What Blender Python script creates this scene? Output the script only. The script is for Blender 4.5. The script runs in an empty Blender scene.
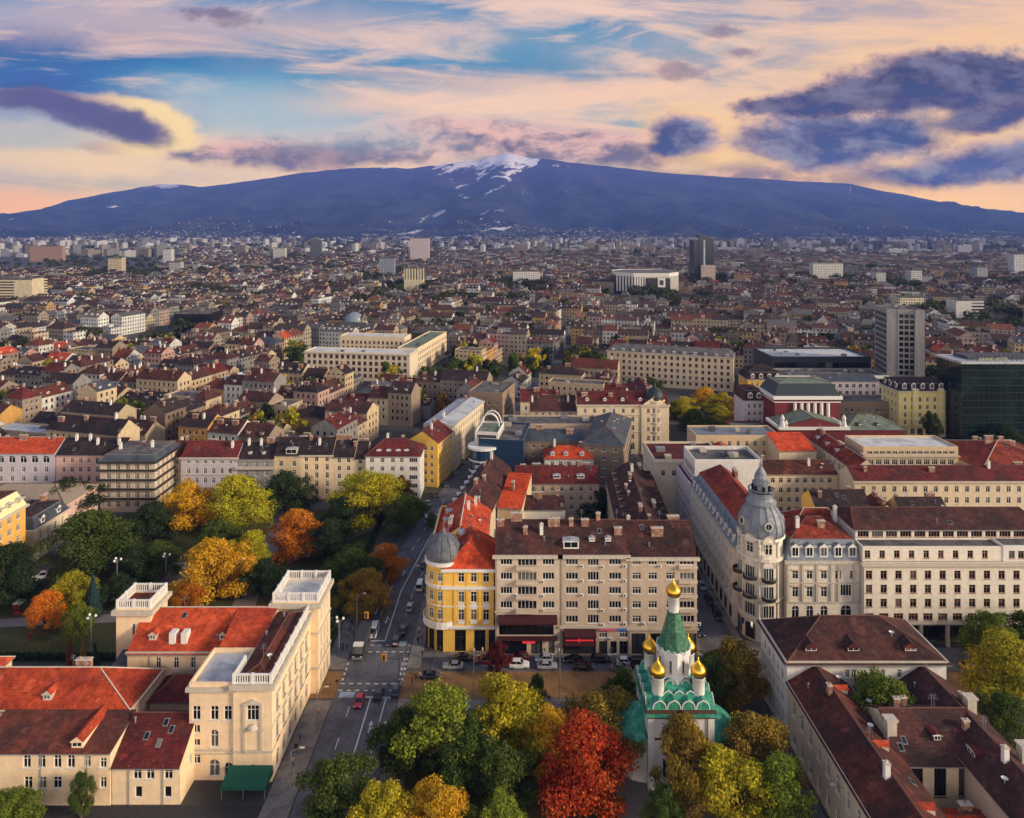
import bpy, math, random
from mathutils import Matrix, Vector
R = math.radians
random.seed(7)
SC = bpy.context.scene
COL = SC.collection

# ------------------------------------------------------------------ camera, sky, sun, exposure
CAM_H, F, HZ = 98.0, 700.0, 230.0
HAZE = 5.3e-5
cam_d = bpy.data.cameras.new('camera')
cam = bpy.data.objects.new('camera', cam_d); COL.objects.link(cam)
cam.location = (0, 0, CAM_H); cam.rotation_euler = (R(90), 0, 0)
cam_d.sensor_width = 36; cam_d.lens = 36 * F / 1024
cam_d.shift_y = -(409 - HZ) / 1024
cam_d.clip_start = 1; cam_d.clip_end = 60000
SC.camera = cam
SUN_EL, SUN_AZ = 20.0, 111.0          # azimuth measured from +Y towards +X
sun_d = bpy.data.lights.new('sun', 'SUN'); sun_d.energy = 3.3; sun_d.angle = R(10); sun_d.color = (1.0, .83, .60)
sun = bpy.data.objects.new('sun', sun_d); COL.objects.link(sun)
sdir = Vector((math.cos(R(SUN_EL)) * math.sin(R(SUN_AZ)), math.cos(R(SUN_EL)) * math.cos(R(SUN_AZ)), math.sin(R(SUN_EL))))
sun.rotation_euler = (-sdir).to_track_quat('-Z', 'Y').to_euler()
SC.view_settings.view_transform = 'Standard'; SC.view_settings.look = 'None'
SC.view_settings.exposure = EXPO = 0.46; SC.view_settings.gamma = 1
SC.render.engine = 'CYCLES'
cy = SC.cycles
cy.max_bounces = 5; cy.diffuse_bounces = 3; cy.glossy_bounces = 2; cy.transmission_bounces = 2; cy.transparent_max_bounces = 4; cy.volume_bounces = 0
cy.use_denoising = True; cy.sample_clamp_indirect = 4
cy.caustics_reflective = False; cy.caustics_refractive = False

def lin(c):
    if isinstance(c, str):
        c = tuple(int(c[i:i + 2], 16) for i in (0, 2, 4))
    return tuple(((x / 255 + .055) / 1.055) ** 2.4 if x > 10 else x / 255 / 12.92 for x in c)

class NT:
    """small helper for node trees"""
    def __init__(s, tree): s.t = tree; s.n = tree.nodes; s.l = tree.links
    def put(s, sock, v):
        if isinstance(v, bpy.types.NodeSocket): s.l.new(v, sock)
        elif v is not None:
            if hasattr(sock.default_value, '__len__'):
                if len(sock.default_value) == 4 and len(v) == 3: v = (*v, 1)
                sock.default_value = v
            else: sock.default_value = v
    def m(s, op, a, b=None, c=None, clamp=False):
        n = s.n.new('ShaderNodeMath'); n.operation = op; n.use_clamp = clamp
        for i, v in enumerate((a, b, c)):
            if v is not None: s.put(n.inputs[i], v)
        return n.outputs[0]
    def vm(s, op, a, b=None):
        n = s.n.new('ShaderNodeVectorMath'); n.operation = op
        s.put(n.inputs[0], a)
        if b is not None: s.put(n.inputs[1], b)
        return n.outputs[0]
    def mix(s, f, a, b, mode='MIX'):
        n = s.n.new('ShaderNodeMix'); n.data_type = 'RGBA'; n.blend_type = mode
        s.put(n.inputs[0], f); s.put(n.inputs[6], a); s.put(n.inputs[7], b)
        return n.outputs[2]
    def rng(s, v, a, b, lo=0., hi=1., smooth=True):
        n = s.n.new('ShaderNodeMapRange'); n.interpolation_type = 'SMOOTHSTEP' if smooth else 'LINEAR'
        s.put(n.inputs[0], v); s.put(n.inputs[1], a); s.put(n.inputs[2], b); s.put(n.inputs[3], lo); s.put(n.inputs[4], hi)
        return n.outputs[0]
    def noise(s, vec, scale, detail=4, rough=.55, dist=0., dim='3D'):
        n = s.n.new('ShaderNodeTexNoise'); n.noise_dimensions = dim
        s.put(n.inputs['Vector'], vec); n.inputs['Scale'].default_value = scale; n.inputs['Detail'].default_value = detail
        n.inputs['Roughness'].default_value = rough; n.inputs['Distortion'].default_value = dist
        return n.outputs[0]
    def comb(s, x, y, z=0.):
        n = s.n.new('ShaderNodeCombineXYZ'); s.put(n.inputs[0], x); s.put(n.inputs[1], y); s.put(n.inputs[2], z)
        return n.outputs[0]
    def sep(s, v):
        n = s.n.new('ShaderNodeSeparateXYZ'); s.put(n.inputs[0], v); return n.outputs
    def ramp(s, f, stops, interp='LINEAR'):
        n = s.n.new('ShaderNodeValToRGB'); n.color_ramp.interpolation = interp
        e = n.color_ramp.elements
        while len(e) < len(stops): e.new(.5)
        for el, (p, c) in zip(e, stops): el.position = p; el.color = (*c, 1)
        s.put(n.inputs[0], f); return n.outputs[0]

def make_world():
    w = bpy.data.worlds.new('World'); SC.world = w; w.use_nodes = True
    t = NT(w.node_tree); t.n.clear()
    out = t.n.new('ShaderNodeOutputWorld'); bg = t.n.new('ShaderNodeBackground'); t.l.new(bg.outputs[0], out.inputs[0])
    sky = t.n.new('ShaderNodeTexSky'); sky.sky_type = 'NISHITA'; sky.sun_disc = False
    sky.sun_elevation = R(SUN_EL); sky.sun_rotation = R(SUN_AZ)
    nish = t.vm('MULTIPLY', sky.outputs[0], (.1, .1, .1))
    g = t.n.new('ShaderNodeTexCoord').outputs['Generated']
    x, y, z = t.sep(g)
    yy = t.m('MAXIMUM', y, .08)
    u0 = t.m('DIVIDE', x, yy); v0 = t.m('DIVIDE', z, yy)
    # gentle domain warp so that cloud edges billow
    wv = t.comb(u0, t.m('MULTIPLY', v0, 1.6))
    n1 = t.m('SUBTRACT', t.noise(wv, 7, 6, .6), .5); n2 = t.m('SUBTRACT', t.noise(t.vm('ADD', wv, (7.3, 2.1, 0)), 7, 6, .6), .5)
    u = t.m('MULTIPLY_ADD', n1, .075, u0); v = t.m('MULTIPLY_ADD', n2, .045, v0)
    fine = t.m('SUBTRACT', t.noise(wv, 19, 10, .66), .5)
    P = lambda px, py: ((px - 512) / F, (HZ - py) / F)
    C = lambda r, g_, b: lin((r, g_, b))
    base = t.ramp(t.rng(v0, -.02, .36, smooth=False), [(0, C(232, 180, 150)), (.12, C(250, 208, 172)), (.28, C(214, 190, 192)), (.48, C(138, 168, 200)), (.68, C(92, 148, 196)), (1, C(112, 146, 190))])
    col = t.mix(.18, base, nish)
    def blob(px, py, a, b, slant=0., soft=.35, amp=.0, uu=u, vv=v):
        cu, cv = P(px, py)
        du = t.m('SUBTRACT', uu, cu); dv = t.m('SUBTRACT', vv, cv)
        if slant: dv = t.m('MULTIPLY_ADD', du, -slant, dv)
        du = t.m('DIVIDE', du, a / F); dv = t.m('DIVIDE', dv, b / F)
        e = t.m('SQRT', t.m('ADD', t.m('MULTIPLY', du, du), t.m('MULTIPLY', dv, dv)))
        if amp: e = t.m('MULTIPLY_ADD', fine, amp, e)
        return t.rng(e, 1 + soft, 1 - soft, 0, 1)
    def over(c, mask, colour, k=1.):
        return t.mix(t.m('MULTIPLY', mask, k) if k != 1 else mask, c, colour)
    # azure openings
    for a in ((130, 82, 260, 32, .0, .6, C(20, 104, 172), .95), (60, 45, 150, 18, 0, .7, C(58, 96, 156), .8), (340, 62, 220, 40, -.05, .8, C(66, 140, 186), .6),
              (700, 120, 160, 20, .0, .7, C(104, 160, 192), .75), (640, 60, 160, 26, 0, .8, C(92, 140, 180), .65), (470, 40, 170, 22, -.03, .8, C(112, 158, 190), .7), (760, 36, 150, 14, .05, .8, C(150, 170, 190), .6), (330, 90, 150, 14, -.06, .8, C(120, 168, 196), .6), (60, 182, 100, 9, 0, .8, C(128, 160, 180), .6)):
        col = over(col, blob(*a[:6]), a[6], a[7])
    # long cirrus streaks
    s1 = t.comb(t.m('MULTIPLY_ADD', v0, 1.2, t.m('MULTIPLY', u0, 1.5)), t.m('MULTIPLY_ADD', u0, .7, t.m('MULTIPLY', v0, 11)))
    c1 = t.noise(s1, 1.6, 7, .62, .6)
    s2 = t.comb(t.m('MULTIPLY', u0, 2.4), t.m('MULTIPLY_ADD', u0, -1.1, t.m('MULTIPLY', v0, 13)), 3.3)
    c2 = t.noise(s2, 1.7, 7, .64, .8)
    bias = t.m('MULTIPLY_ADD', u0, .10, t.m('MULTIPLY', v0, .12))
    m1 = t.rng(t.m('ADD', c1, bias), .475, .66); m2 = t.rng(t.m('ADD', c2, bias), .50, .68)
    peach = t.mix(t.rng(v0, .0, .3), C(255, 214, 178), C(246, 208, 190))
    peach = t.mix(t.rng(u0, .05, .7), peach, C(252, 206, 172))
    col = over(col, m1, peach, .82); col = over(col, m2, peach, .62)
    # named streaks and glows near the horizon
    for a in ((430, 103, 330, 15, .02, .9, C(254, 210, 186), .75), (620, 90, 250, 10, -.07, .9, C(252, 207, 182), .6), (90, 152, 240, 22, .0, .8, C(255, 218, 176), .9),
              (330, 160, 120, 24, -.15, .9, C(252, 214, 186), .7), (40, 205, 150, 14, .0, .8, C(246, 190, 165), .8), (820, 200, 300, 18, .0, .8, C(255, 208, 164), .85),
              (740, 150, 90, 45, .0, .9, C(255, 210, 160), .8), (900, 75, 240, 46, .05, .9, C(254, 206, 166), .5), (180, 25, 230, 20, -.03, .9, C(230, 192, 184), .6), (1000, 16, 240, 26, 0, .9, C(250, 200, 165), .45)):
        col = over(col, blob(*a[:6], .8), a[6], a[7])
    # cumulus bank behind the summit, rosy tops and slate undersides
    shade = t.rng(t.m('ADD', t.noise(t.comb(u, t.m('MULTIPLY', v, 2.2)), 16, 6, .6), t.m('MULTIPLY', t.m('SUBTRACT', v0, .12), 2.5)), .36, .62)
    bank = t.mix(shade, C(118, 116, 152), C(232, 188, 184))
    for a in ((300, 150, 110, 18, .03, .35), (430, 141, 110, 20, .05, .4), (560, 142, 95, 20, -.04, .45), (640, 150, 60, 18, 0, .5), (800, 178, 120, 14, 0, .7), (215, 153, 40, 8, .1, .5)):
        col = over(col, blob(*a, 1.2), bank, .92)
    col = over(col, blob(320, 155, 70, 10, 0, .6, 1.), C(110, 112, 152), .6)
    # heavy violet clouds
    dark = t.mix(t.rng(t.noise(t.comb(u, t.m('MULTIPLY', v, 2.2)), 15, 8, .64), .36, .66), C(68, 72, 114), C(124, 122, 154))
    slate = t.mix(t.rng(t.noise(t.comb(u, t.m('MULTIPLY', v, 2.2)), 12, 8, .64), .36, .66), C(66, 84, 138), C(142, 146, 176))
    glow = C(255, 206, 150)
    for a in ((930, 84, 130, 34, .16, .22), (830, 138, 88, 30, 0, .28), (1000, 100, 90, 30, 0, .25), (684, 134, 38, 18, 0, .3)):
        col = over(col, blob(a[0], a[1], a[2] * 1.12 + 6, a[3] * 1.25 + 5, *a[4:5], .5, 1.2), glow, .6)
    rimc = t.mix(t.rng(u0, .3, .75), C(206, 172, 190), C(232, 190, 176))
    for a in ((900, 92, 152, 22, .12, .25), (960, 78, 112, 28, .02, .25), (830, 140, 88, 30, 0, .3), (684, 135, 38, 18, 0, .3), (1000, 162, 86, 21, .05, .3)):
        col = over(col, blob(*a, 1.0), rimc, .7)
    for a, cc in (((830, 140, 84, 28, 0, .25), slate), ((905, 132, 40, 22, 0, .4), slate), ((1000, 162, 85, 20, .05, .35), slate), ((930, 176, 60, 9, 0, .6), slate), ((684, 135, 36, 16, 0, .3), slate), ((664, 148, 26, 7, 0, .5), slate),
                  ((900, 92, 150, 20, .12, .2), dark), ((960, 78, 110, 26, .02, .22), dark), ((1010, 92, 90, 34, 0, .25), dark), ((800, 105, 70, 9, .06, .3), dark), ((975, 122, 45, 11, 0, .4), dark)):
        col = over(col, blob(a[0], a[1], a[2] * .97, a[3] * .94, a[4], a[5] + .06, 1.15), cc, .95)
    # lenticular cloud, lit from the right
    for a in ((235, 100, 90, 24, -.1, .8, C(150, 186, 206), .75), (300, 128, 120, 16, -.1, .8, C(176, 196, 206), .6), (30, 140, 90, 10, 0, .8, C(150, 180, 196), .5)):
        col = over(col, blob(*a[:6]), a[6], a[7])
    body = t.mix(t.rng(u0, (60 - 512) / F, (150 - 512) / F), C(176, 150, 166), C(255, 222, 168))
    for a in ((142, 123, 66, 24, -.22, .16), (60, 101, 80, 9, -.05, .25), (120, 148, 40, 7, -.05, .4)):
        col = over(col, blob(*a, .5), body, .97)
    for a in ((84, 113, 84, 17, -.26, .3), (30, 101, 70, 9, -.08, .3), (118, 126, 44, 15, -.35, .45)):
        col = over(col, blob(*a, .7), C(100, 98, 144), .9)
    for a in ((222, 17, 30, 8, -.1, .4), (208, 12, 16, 5, 0, .4), (715, 29, 14, 5, 0, .5), (745, 50, 16, 4, 0, .5), (680, 72, 26, 6, 0, .6)):
        col = over(col, blob(*a[:5], a[5] + .25, 5.5), C(122, 110, 142), .6)
    # behind the camera: veiled evening sky, warm low band added to light front walls
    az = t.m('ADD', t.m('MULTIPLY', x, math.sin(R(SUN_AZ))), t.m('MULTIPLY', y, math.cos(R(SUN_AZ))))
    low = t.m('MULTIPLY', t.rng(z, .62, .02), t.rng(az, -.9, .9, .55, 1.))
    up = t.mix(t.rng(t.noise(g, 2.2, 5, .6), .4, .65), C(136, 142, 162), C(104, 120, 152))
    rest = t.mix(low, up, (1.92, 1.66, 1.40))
    # the veil of evening air takes contrast out of the sky towards the horizon: the clouds beyond it glow that much brighter
    dist = t.m('MINIMUM', t.m('DIVIDE', 1702., t.m('MAXIMUM', v0, .01)), 18600.)
    tr = t.m('POWER', 2.71828, t.m('MULTIPLY', -HAZE, dist))
    k = 2 ** -EXPO
    sv = t.n.new('ShaderNodeVectorMath'); sv.operation = 'SCALE'; t.put(sv.inputs[0], (.115, .16, .39)); t.l.new(t.m('SUBTRACT', 1., tr), sv.inputs[3])
    vis = t.vm('SUBTRACT', t.vm('MULTIPLY', col, (k, k, k)), sv.outputs[0])
    iv = t.n.new('ShaderNodeVectorMath'); iv.operation = 'SCALE'; t.l.new(vis, iv.inputs[0]); t.l.new(t.m('DIVIDE', 1., tr), iv.inputs[3])
    vis = t.vm('MAXIMUM', iv.outputs[0], (.012, .015, .03)); hg = t.rng(v0, .11, .03); vis = t.mix(hg, vis, t.vm('MULTIPLY', vis, (1.22, 1.14, .98)))
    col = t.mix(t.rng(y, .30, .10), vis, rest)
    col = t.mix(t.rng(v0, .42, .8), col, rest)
    t.l.new(col, bg.inputs[0]); bg.inputs[1].default_value = 1.0
make_world()

# ------------------------------------------------------------------ materials
_mats = {}
def mat(name, c, rough=.8, var=.18, scale=.35, c2=None, metal=0., streak=0., bump=0., bscale=3., spec=.3, stretch=(1, 1, 1), mixpos=(.45, .62), fine=.0, objvar=0.):
    if name in _mats: return _mats[name]
    m = bpy.data.materials.new(name); m.use_nodes = True
    t = NT(m.node_tree); b = t.n['Principled BSDF']
    co = t.n.new('ShaderNodeTexCoord').outputs['Object']
    oi = t.n.new('ShaderNodeObjectInfo')
    rnd = oi.outputs['Random']
    cs = t.vm('MULTIPLY', co, stretch) if stretch != (1, 1, 1) else co
    cs = t.vm('ADD', cs, t.comb(t.m('MULTIPLY', rnd, 90.), t.m('MULTIPLY', rnd, 37.)))
    n = t.noise(cs, scale, 6, .62)
    base = lin(c)
    col = base
    if c2: col = t.mix(t.rng(n, *mixpos), base, lin(c2))
    k = t.rng(t.noise(cs, scale * 6, 5, .65), .3, .72, 1 - var, 1 + var * .6)
    if streak:
        k = t.m('MULTIPLY', k, t.rng(t.noise(t.vm('MULTIPLY', cs, (1.2, 1.2, .09)), 1.0, 4, .6), .35, .7, 1 - streak, 1 + streak * .3))
    if fine: k = t.m('MULTIPLY', k, t.rng(t.noise(co, 2.4, 2, .7), .3, .7, 1 - fine, 1 + fine))
    if objvar: k = t.m('MULTIPLY', k, t.rng(rnd, 0, 1, 1 - objvar, 1 + objvar, False))
    n_ = t.n.new('ShaderNodeVectorMath'); n_.operation = 'SCALE'
    t.put(n_.inputs[0], col); t.l.new(k, n_.inputs[3])
    t.l.new(n_.outputs[0], b.inputs['Base Color'])
    b.inputs['Roughness'].default_value = rough; b.inputs['Metallic'].default_value = metal
    b.inputs['Specular IOR Level'].default_value = spec
    if bump:
        bp = t.n.new('ShaderNodeBump'); bp.inputs['Strength'].default_value = bump; bp.inputs['Distance'].default_value = .12
        t.l.new(t.noise(co, bscale, 3), bp.inputs['Height']); t.l.new(bp.outputs[0], b.inputs['Normal'])
    _mats[name] = m
    return m

def wall_mat(name, c, win=False): return (facade_mat if win else mat)(name, c, **({} if win else dict(rough=.9, var=.10, scale=.12, streak=.06)))

def facade_mat(name, c, cattr=False, wx=3.0, wz=3.3):
    """render wall whose far-away windows are a pattern in metres along the wall (uv)"""
    if name in _mats: return _mats[name]
    m = bpy.data.materials.new(name); m.use_nodes = True
    t = NT(m.node_tree); b = t.n['Principled BSDF']
    uvn = t.n.new('ShaderNodeUVMap'); uvn.uv_map = 'UVMap'
    ux, uy, _ = t.sep(uvn.outputs[0])
    if cattr:
        a = t.n.new('ShaderNodeAttribute'); a.attribute_name = 'tint'; base = a.outputs['Color']
    else: base = lin(c)
    fx = t.m('FRACT', t.m('DIVIDE', ux, wx)); fz = t.m('FRACT', t.m('DIVIDE', uy, wz))
    inx = t.m('MULTIPLY', t.m('GREATER_THAN', fx, .29), t.m('LESS_THAN', fx, .71))
    inz = t.m('MULTIPLY', t.m('GREATER_THAN', fz, .30), t.m('LESS_THAN', fz, .78))
    ok = t.m('GREATER_THAN', uy, .01)
    w = t.m('MULTIPLY', t.m('MULTIPLY', inx, inz), ok)
    cell = t.n.new('ShaderNodeTexWhiteNoise'); cell.noise_dimensions = '2D'
    t.put(cell.inputs['Vector'], t.comb(t.m('FLOOR', t.m('DIVIDE', ux, wx)), t.m('FLOOR', t.m('DIVIDE', uy, wz))))
    glass = t.mix(t.rng(cell.outputs[0], .55, 1.), lin((30, 33, 38)), lin((120, 112, 100)))
    co = t.n.new('ShaderNodeTexCoord').outputs['Object']
    k = t.m('MULTIPLY', t.rng(t.noise(co, .3, 5, .65), .3, .7, .82, 1.1), t.rng(t.noise(t.vm('MULTIPLY', co, (1, 1, .1)), .9, 4), .35, .7, .85, 1.05))
    s = t.n.new('ShaderNodeVectorMath'); s.operation = 'SCALE'; t.put(s.inputs[0], base); t.l.new(k, s.inputs[3])
    t.l.new(t.mix(w, s.outputs[0], glass), b.inputs['Base Color'])
    t.l.new(t.m('MULTIPLY_ADD', w, -.6, .85), b.inputs['Roughness'])
    b.inputs['Specular IOR Level'].default_value = .3
    _mats[name] = m
    return m

def glass_mat():
    m = bpy.data.materials.new('window_glass'); m.use_nodes = True
    t = NT(m.node_tree); b = t.n['Principled BSDF']
    r = t.n.new('ShaderNodeObjectInfo').outputs['Random']
    c = t.ramp(r, [(0, lin((18, 20, 24))), (.7, lin((28, 31, 36))), (.82, lin((58, 60, 62))), (.95, lin((110, 106, 98))), (1, lin((90, 84, 76)))])
    t.l.new(c, b.inputs['Base Color']); b.inputs['Roughness'].default_value = .22; b.inputs['Specular IOR Level'].default_value = .4
    _mats['glass'] = m
    return m
GLASS = glass_mat()
def roof_mat(name, c, c2, rough=.85):
    m = mat(name, c, rough=rough, var=.30, scale=.16, c2=c2, mixpos=(.40, .62), bump=.5, bscale=2.5, fine=.22, spec=.2)
    t = NT(m.node_tree); b = t.n['Principled BSDF']; src = b.inputs['Base Color'].links[0].from_socket
    co = t.n.new('ShaderNodeTexCoord').outputs['Object']; rnd = t.n.new('ShaderNodeObjectInfo').outputs['Random']
    vo = t.n.new('ShaderNodeTexVoronoi'); vo.distance = 'CHEBYCHEV'; vo.inputs['Scale'].default_value = .85
    t.put(vo.inputs['Vector'], t.vm('ADD', co, t.comb(t.m('MULTIPLY', rnd, 70.), 0.)))
    cr = t.sep(vo.outputs['Color'])[0]
    k = t.m('MULTIPLY', t.rng(cr, 0, 1, .8, 1.06, False), t.rng(rnd, 0, 1, .76, 1.14, False))
    # mended places: a few squares of newer tiles; grey lichen in streaks
    new = t.m('MULTIPLY', t.m('GREATER_THAN', cr, .965), .22)
    lich = t.m('MULTIPLY', t.rng(t.noise(t.vm('MULTIPLY', co, (1, 1, .5)), .55, 6, .7), .54, .74), .45)
    sc = t.n.new('ShaderNodeVectorMath'); sc.operation = 'SCALE'; t.l.new(src, sc.inputs[0]); t.l.new(k, sc.inputs[3])
    c_ = t.mix(new, sc.outputs[0], lin(tuple(min(230, int(x * 1.35 + 12)) for x in c))); c_ = t.mix(lich, c_, lin((96, 88, 78)))
    t.l.new(c_, b.inputs['Base Color'])
    w = t.n.new('ShaderNodeTexWave'); w.bands_direction = 'Z'; w.inputs['Scale'].default_value = 1.1; w.inputs['Distortion'].default_value = 1.; t.put(w.inputs['Vector'], co)
    bp = t.n.new('ShaderNodeBump'); bp.inputs['Strength'].default_value = .35; bp.inputs['Distance'].default_value = .1; t.l.new(w.outputs['Fac'], bp.inputs['Height']); t.l.new(b.inputs['Normal'].links[0].from_socket, bp.inputs['Normal']); t.l.new(bp.outputs[0], b.inputs['Normal'])
    return m
ROOF = dict(
    red=roof_mat('clay_tiles_red', (150, 62, 42), (112, 46, 36)), orange=roof_mat('clay_tiles_orange', (190, 76, 42), (158, 60, 38)),
    brown=roof_mat('weathered_tiles_brown', (84, 50, 44), (58, 40, 38)), dark=roof_mat('weathered_tiles_dark', (60, 46, 46), (44, 38, 40)),
    rust=roof_mat('weathered_tiles_rust', (108, 56, 42), (76, 46, 40)), bright=roof_mat('new_tiles_orange', (214, 80, 40), (186, 66, 36)),
    slate=mat('slate_grey', (72, 78, 86), .6, .2, .3, c2=(58, 62, 70)), metal=mat('pale_sheet_metal', (176, 180, 184), .45, .12, .2, c2=(146, 150, 154), spec=.5),
    zinc=mat('blue_grey_zinc', (118, 124, 132), .55, .16, .4, c2=(96, 104, 114), spec=.5), flat=mat('roofing_felt', (104, 100, 98), .9, .25, .25, c2=(76, 74, 74)),
    green=mat('verdigris_copper', (116, 126, 106), .7, .2, .3, c2=(92, 104, 90)), darkred=roof_mat('weathered_tiles_wine', (106, 42, 38), (78, 38, 36)),
    white=mat('white_membrane', (206, 206, 202), .7, .12, .2, c2=(176, 176, 174)))
WHITE = mat('white_paint', (222, 218, 210), .6, .08, .5); STONE = mat('pale_stone', (196, 184, 166), .85, .12, .4, streak=.12)
DARKM = mat('dark_metal', (42, 42, 44), .5, .1, 1); BRICK = mat('chimney_brick', (140, 96, 78), .9, .25, 1.2, c2=(176, 150, 130)); GREYM = mat('grey_metal', (128, 130, 132), .45, .15, .8)
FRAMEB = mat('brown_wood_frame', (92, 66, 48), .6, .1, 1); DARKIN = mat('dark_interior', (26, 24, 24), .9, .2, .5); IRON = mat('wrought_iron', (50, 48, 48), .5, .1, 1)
WALL = {k: wall_mat('plaster_' + k, c) for k, c in dict(cream=(218, 198, 166), peach=(234, 204, 166), yellow=(232, 184, 84), ochre=(222, 168, 84), taupe=(192, 170, 148), greige=(202, 182, 160), grey=(150, 146, 142), white=(220, 214, 206), lilac=(196, 186, 192), pink=(214, 172, 158), stone=(216, 200, 176), brown=(142, 120, 100), lemon=(226, 210, 140), wine=(112, 48, 50), sand=(206, 182, 146)).items()}
for n in ('cream', 'taupe', 'grey', 'white', 'ochre', 'pink', 'sand', 'brown'):
    WALL['far_' + n] = facade_mat('far_plaster_' + n, dict(cream=(192, 168, 134), taupe=(140, 122, 106), grey=(126, 122, 120), white=(198, 194, 188), ochre=(190, 144, 80), pink=(176, 140, 128), sand=(170, 148, 120), brown=(116, 98, 84))[n])

for n, c in dict(cream=(198, 176, 142), taupe=(150, 132, 116), grey=(136, 132, 130), white=(206, 202, 196), ochre=(196, 150, 84), pink=(184, 150, 138), sand=(178, 158, 130), brown=(124, 106, 92)).items(): WALL['old_' + n] = mat('old_plaster_' + n, c, rough=.92, var=.18, scale=.14, streak=.16)
# ------------------------------------------------------------------ mesh helpers
class MB:
    def __init__(s): s.v = []; s.f = []; s.mi = []; s.uv = []
    def q(s, pts, mi=0, uv=None):
        n = len(s.v); s.v += [tuple(p) for p in pts]; s.f.append(tuple(range(n, n + len(pts)))); s.mi.append(mi); s.uv += (uv or [(0, -1)] * len(pts))
    def box(s, x0, x1, y0, y1, z0, z1, mi=0, bottom=True, top=True):
        s.q([(x0, y0, z0), (x1, y0, z0), (x1, y0, z1), (x0, y0, z1)], mi); s.q([(x1, y0, z0), (x1, y1, z0), (x1, y1, z1), (x1, y0, z1)], mi)
        s.q([(x1, y1, z0), (x0, y1, z0), (x0, y1, z1), (x1, y1, z1)], mi); s.q([(x0, y1, z0), (x0, y0, z0), (x0, y0, z1), (x0, y1, z1)], mi)
        if top: s.q([(x0, y0, z1), (x1, y0, z1), (x1, y1, z1), (x0, y1, z1)], mi)
        if bottom: s.q([(x0, y1, z0), (x1, y1, z0), (x1, y0, z0), (x0, y0, z0)], mi)
    def lathe(s, prof, cx=0, cy_=0, n=16, mi=0, a0=0., a1=2 * math.pi):
        full = a1 - a0 > 6.28
        k0 = len(s.v); m = n if full else n + 1
        for r, z in prof:
            for i in range(m):
                a = a0 + (a1 - a0) * i / n
                s.v.append((cx + r * math.cos(a), cy_ + r * math.sin(a), z))
        for j in range(len(prof) - 1):
            for i in range(n):
                i2 = (i + 1) % m
                s.f.append((k0 + j * m + i, k0 + j * m + i2, k0 + (j + 1) * m + i2, k0 + (j + 1) * m + i)); s.mi.append(mi)
                s.uv += [(0, -1)] * 4
    def tube(s, p0, p1, r0, r1=None, n=6, mi=0):
        r1 = r0 if r1 is None else r1
        p0 = Vector(p0); p1 = Vector(p1); d = (p1 - p0).normalized()
        a = d.orthogonal().normalized(); b = d.cross(a)
        k = len(s.v)
        for p, r in ((p0, r0), (p1, r1)):
            for i in range(n):
                t = 2 * math.pi * i / n; s.v.append(tuple(p + a * (r * math.cos(t)) + b * (r * math.sin(t))))
        for i in range(n):
            j = (i + 1) % n; s.f.append((k + i, k + j, k + n + j, k + n + i)); s.mi.append(mi); s.uv += [(0, -1)] * 4
        s.f.append(tuple(k + n + i for i in range(n))); s.mi.append(mi); s.uv += [(0, -1)] * n
    def prism(s, poly, z0, z1, mi=0, top=True, uvs=False):
        n = len(poly)
        acc = 0
        for i in range(n):
            a = poly[i]; b = poly[(i + 1) % n]; L = math.hypot(b[0] - a[0], b[1] - a[1])
            s.q([(*a, z0), (*b, z0), (*b, z1), (*a, z1)], mi, [(acc, z0 + .02), (acc + L, z0 + .02), (acc + L, z1), (acc, z1)] if uvs else None); acc += L
        if top: s.q([(*p, z1) for p in poly], mi)
    def mesh(s, name, mats, smooth=False):
        me = bpy.data.meshes.new(name); me.from_pydata(s.v, [], s.f)
        for m in mats: me.materials.append(m)
        me.polygons.foreach_set('material_index', s.mi)
        if any(c[1] >= 0 for c in s.uv):
            l = me.uv_layers.new(name='UVMap'); l.data.foreach_set('uv', [c for p in s.uv for c in p])
        if smooth: me.polygons.foreach_set('use_smooth', [True] * len(s.f))
        me.update(); return me
    def build(s, name, mats, parent=None, M=None, smooth=False):
        if not s.f: return None
        return link(name, s.mesh(name, mats, smooth), parent, M)
def link(name, me, parent=None, M=None):
    o = bpy.data.objects.new(name, me); COL.objects.link(o)
    if parent: o.parent = parent
    if M is not None: o.matrix_basis = M
    return o
def split_build(mb, name, mats, parent=None, M=None):
    """one object per separate piece"""
    par = {}
    def find(a):
        while par[a] != a: par[a] = par[par[a]]; a = par[a]
        return a
    keys = []
    for f in mb.f:
        ks = [tuple(round(c, 2) for c in mb.v[i]) for i in f]; keys.append(ks[0])
        for k in ks: par.setdefault(k, k)
        for k in ks[1:]: par[find(k)] = find(ks[0])
    groups = {}
    for f, mi, k in zip(mb.f, mb.mi, keys): groups.setdefault(find(k), []).append((f, mi))
    out = []
    for fs in groups.values():
        n = MB()
        for f, mi in fs: n.q([mb.v[i] for i in f], mi)
        out.append(n.build(name, mats, parent, M))
    return out
def tag(o, label=None, cat=None, group=None, kind=None):
    if label: o['label'] = label
    if cat: o['category'] = cat
    if group: o['group'] = group
    if kind: o['kind'] = kind
    return o
def empty(name, x, y, z=0., ang=0., label=None, cat=None, group=None):
    o = bpy.data.objects.new(name, None); COL.objects.link(o); o.empty_display_size = .5
    o.location = (x, y, z); o.rotation_euler = (0, 0, ang)
    return tag(o, label, cat, group)
def TR(x, y, z=0., a=0.): return Matrix.Translation((x, y, z)) @ Matrix.Rotation(a, 4, 'Z')
def G(px, py, z=0.):
    D = F * (CAM_H - z) / (py - HZ); return ((px - 512) / F * D, D)
def clone(o, parent=None):
    c = o.copy(); COL.objects.link(c)
    if parent: c.parent = parent
    for ch in o.children: clone(ch, c)
    return c

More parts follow.
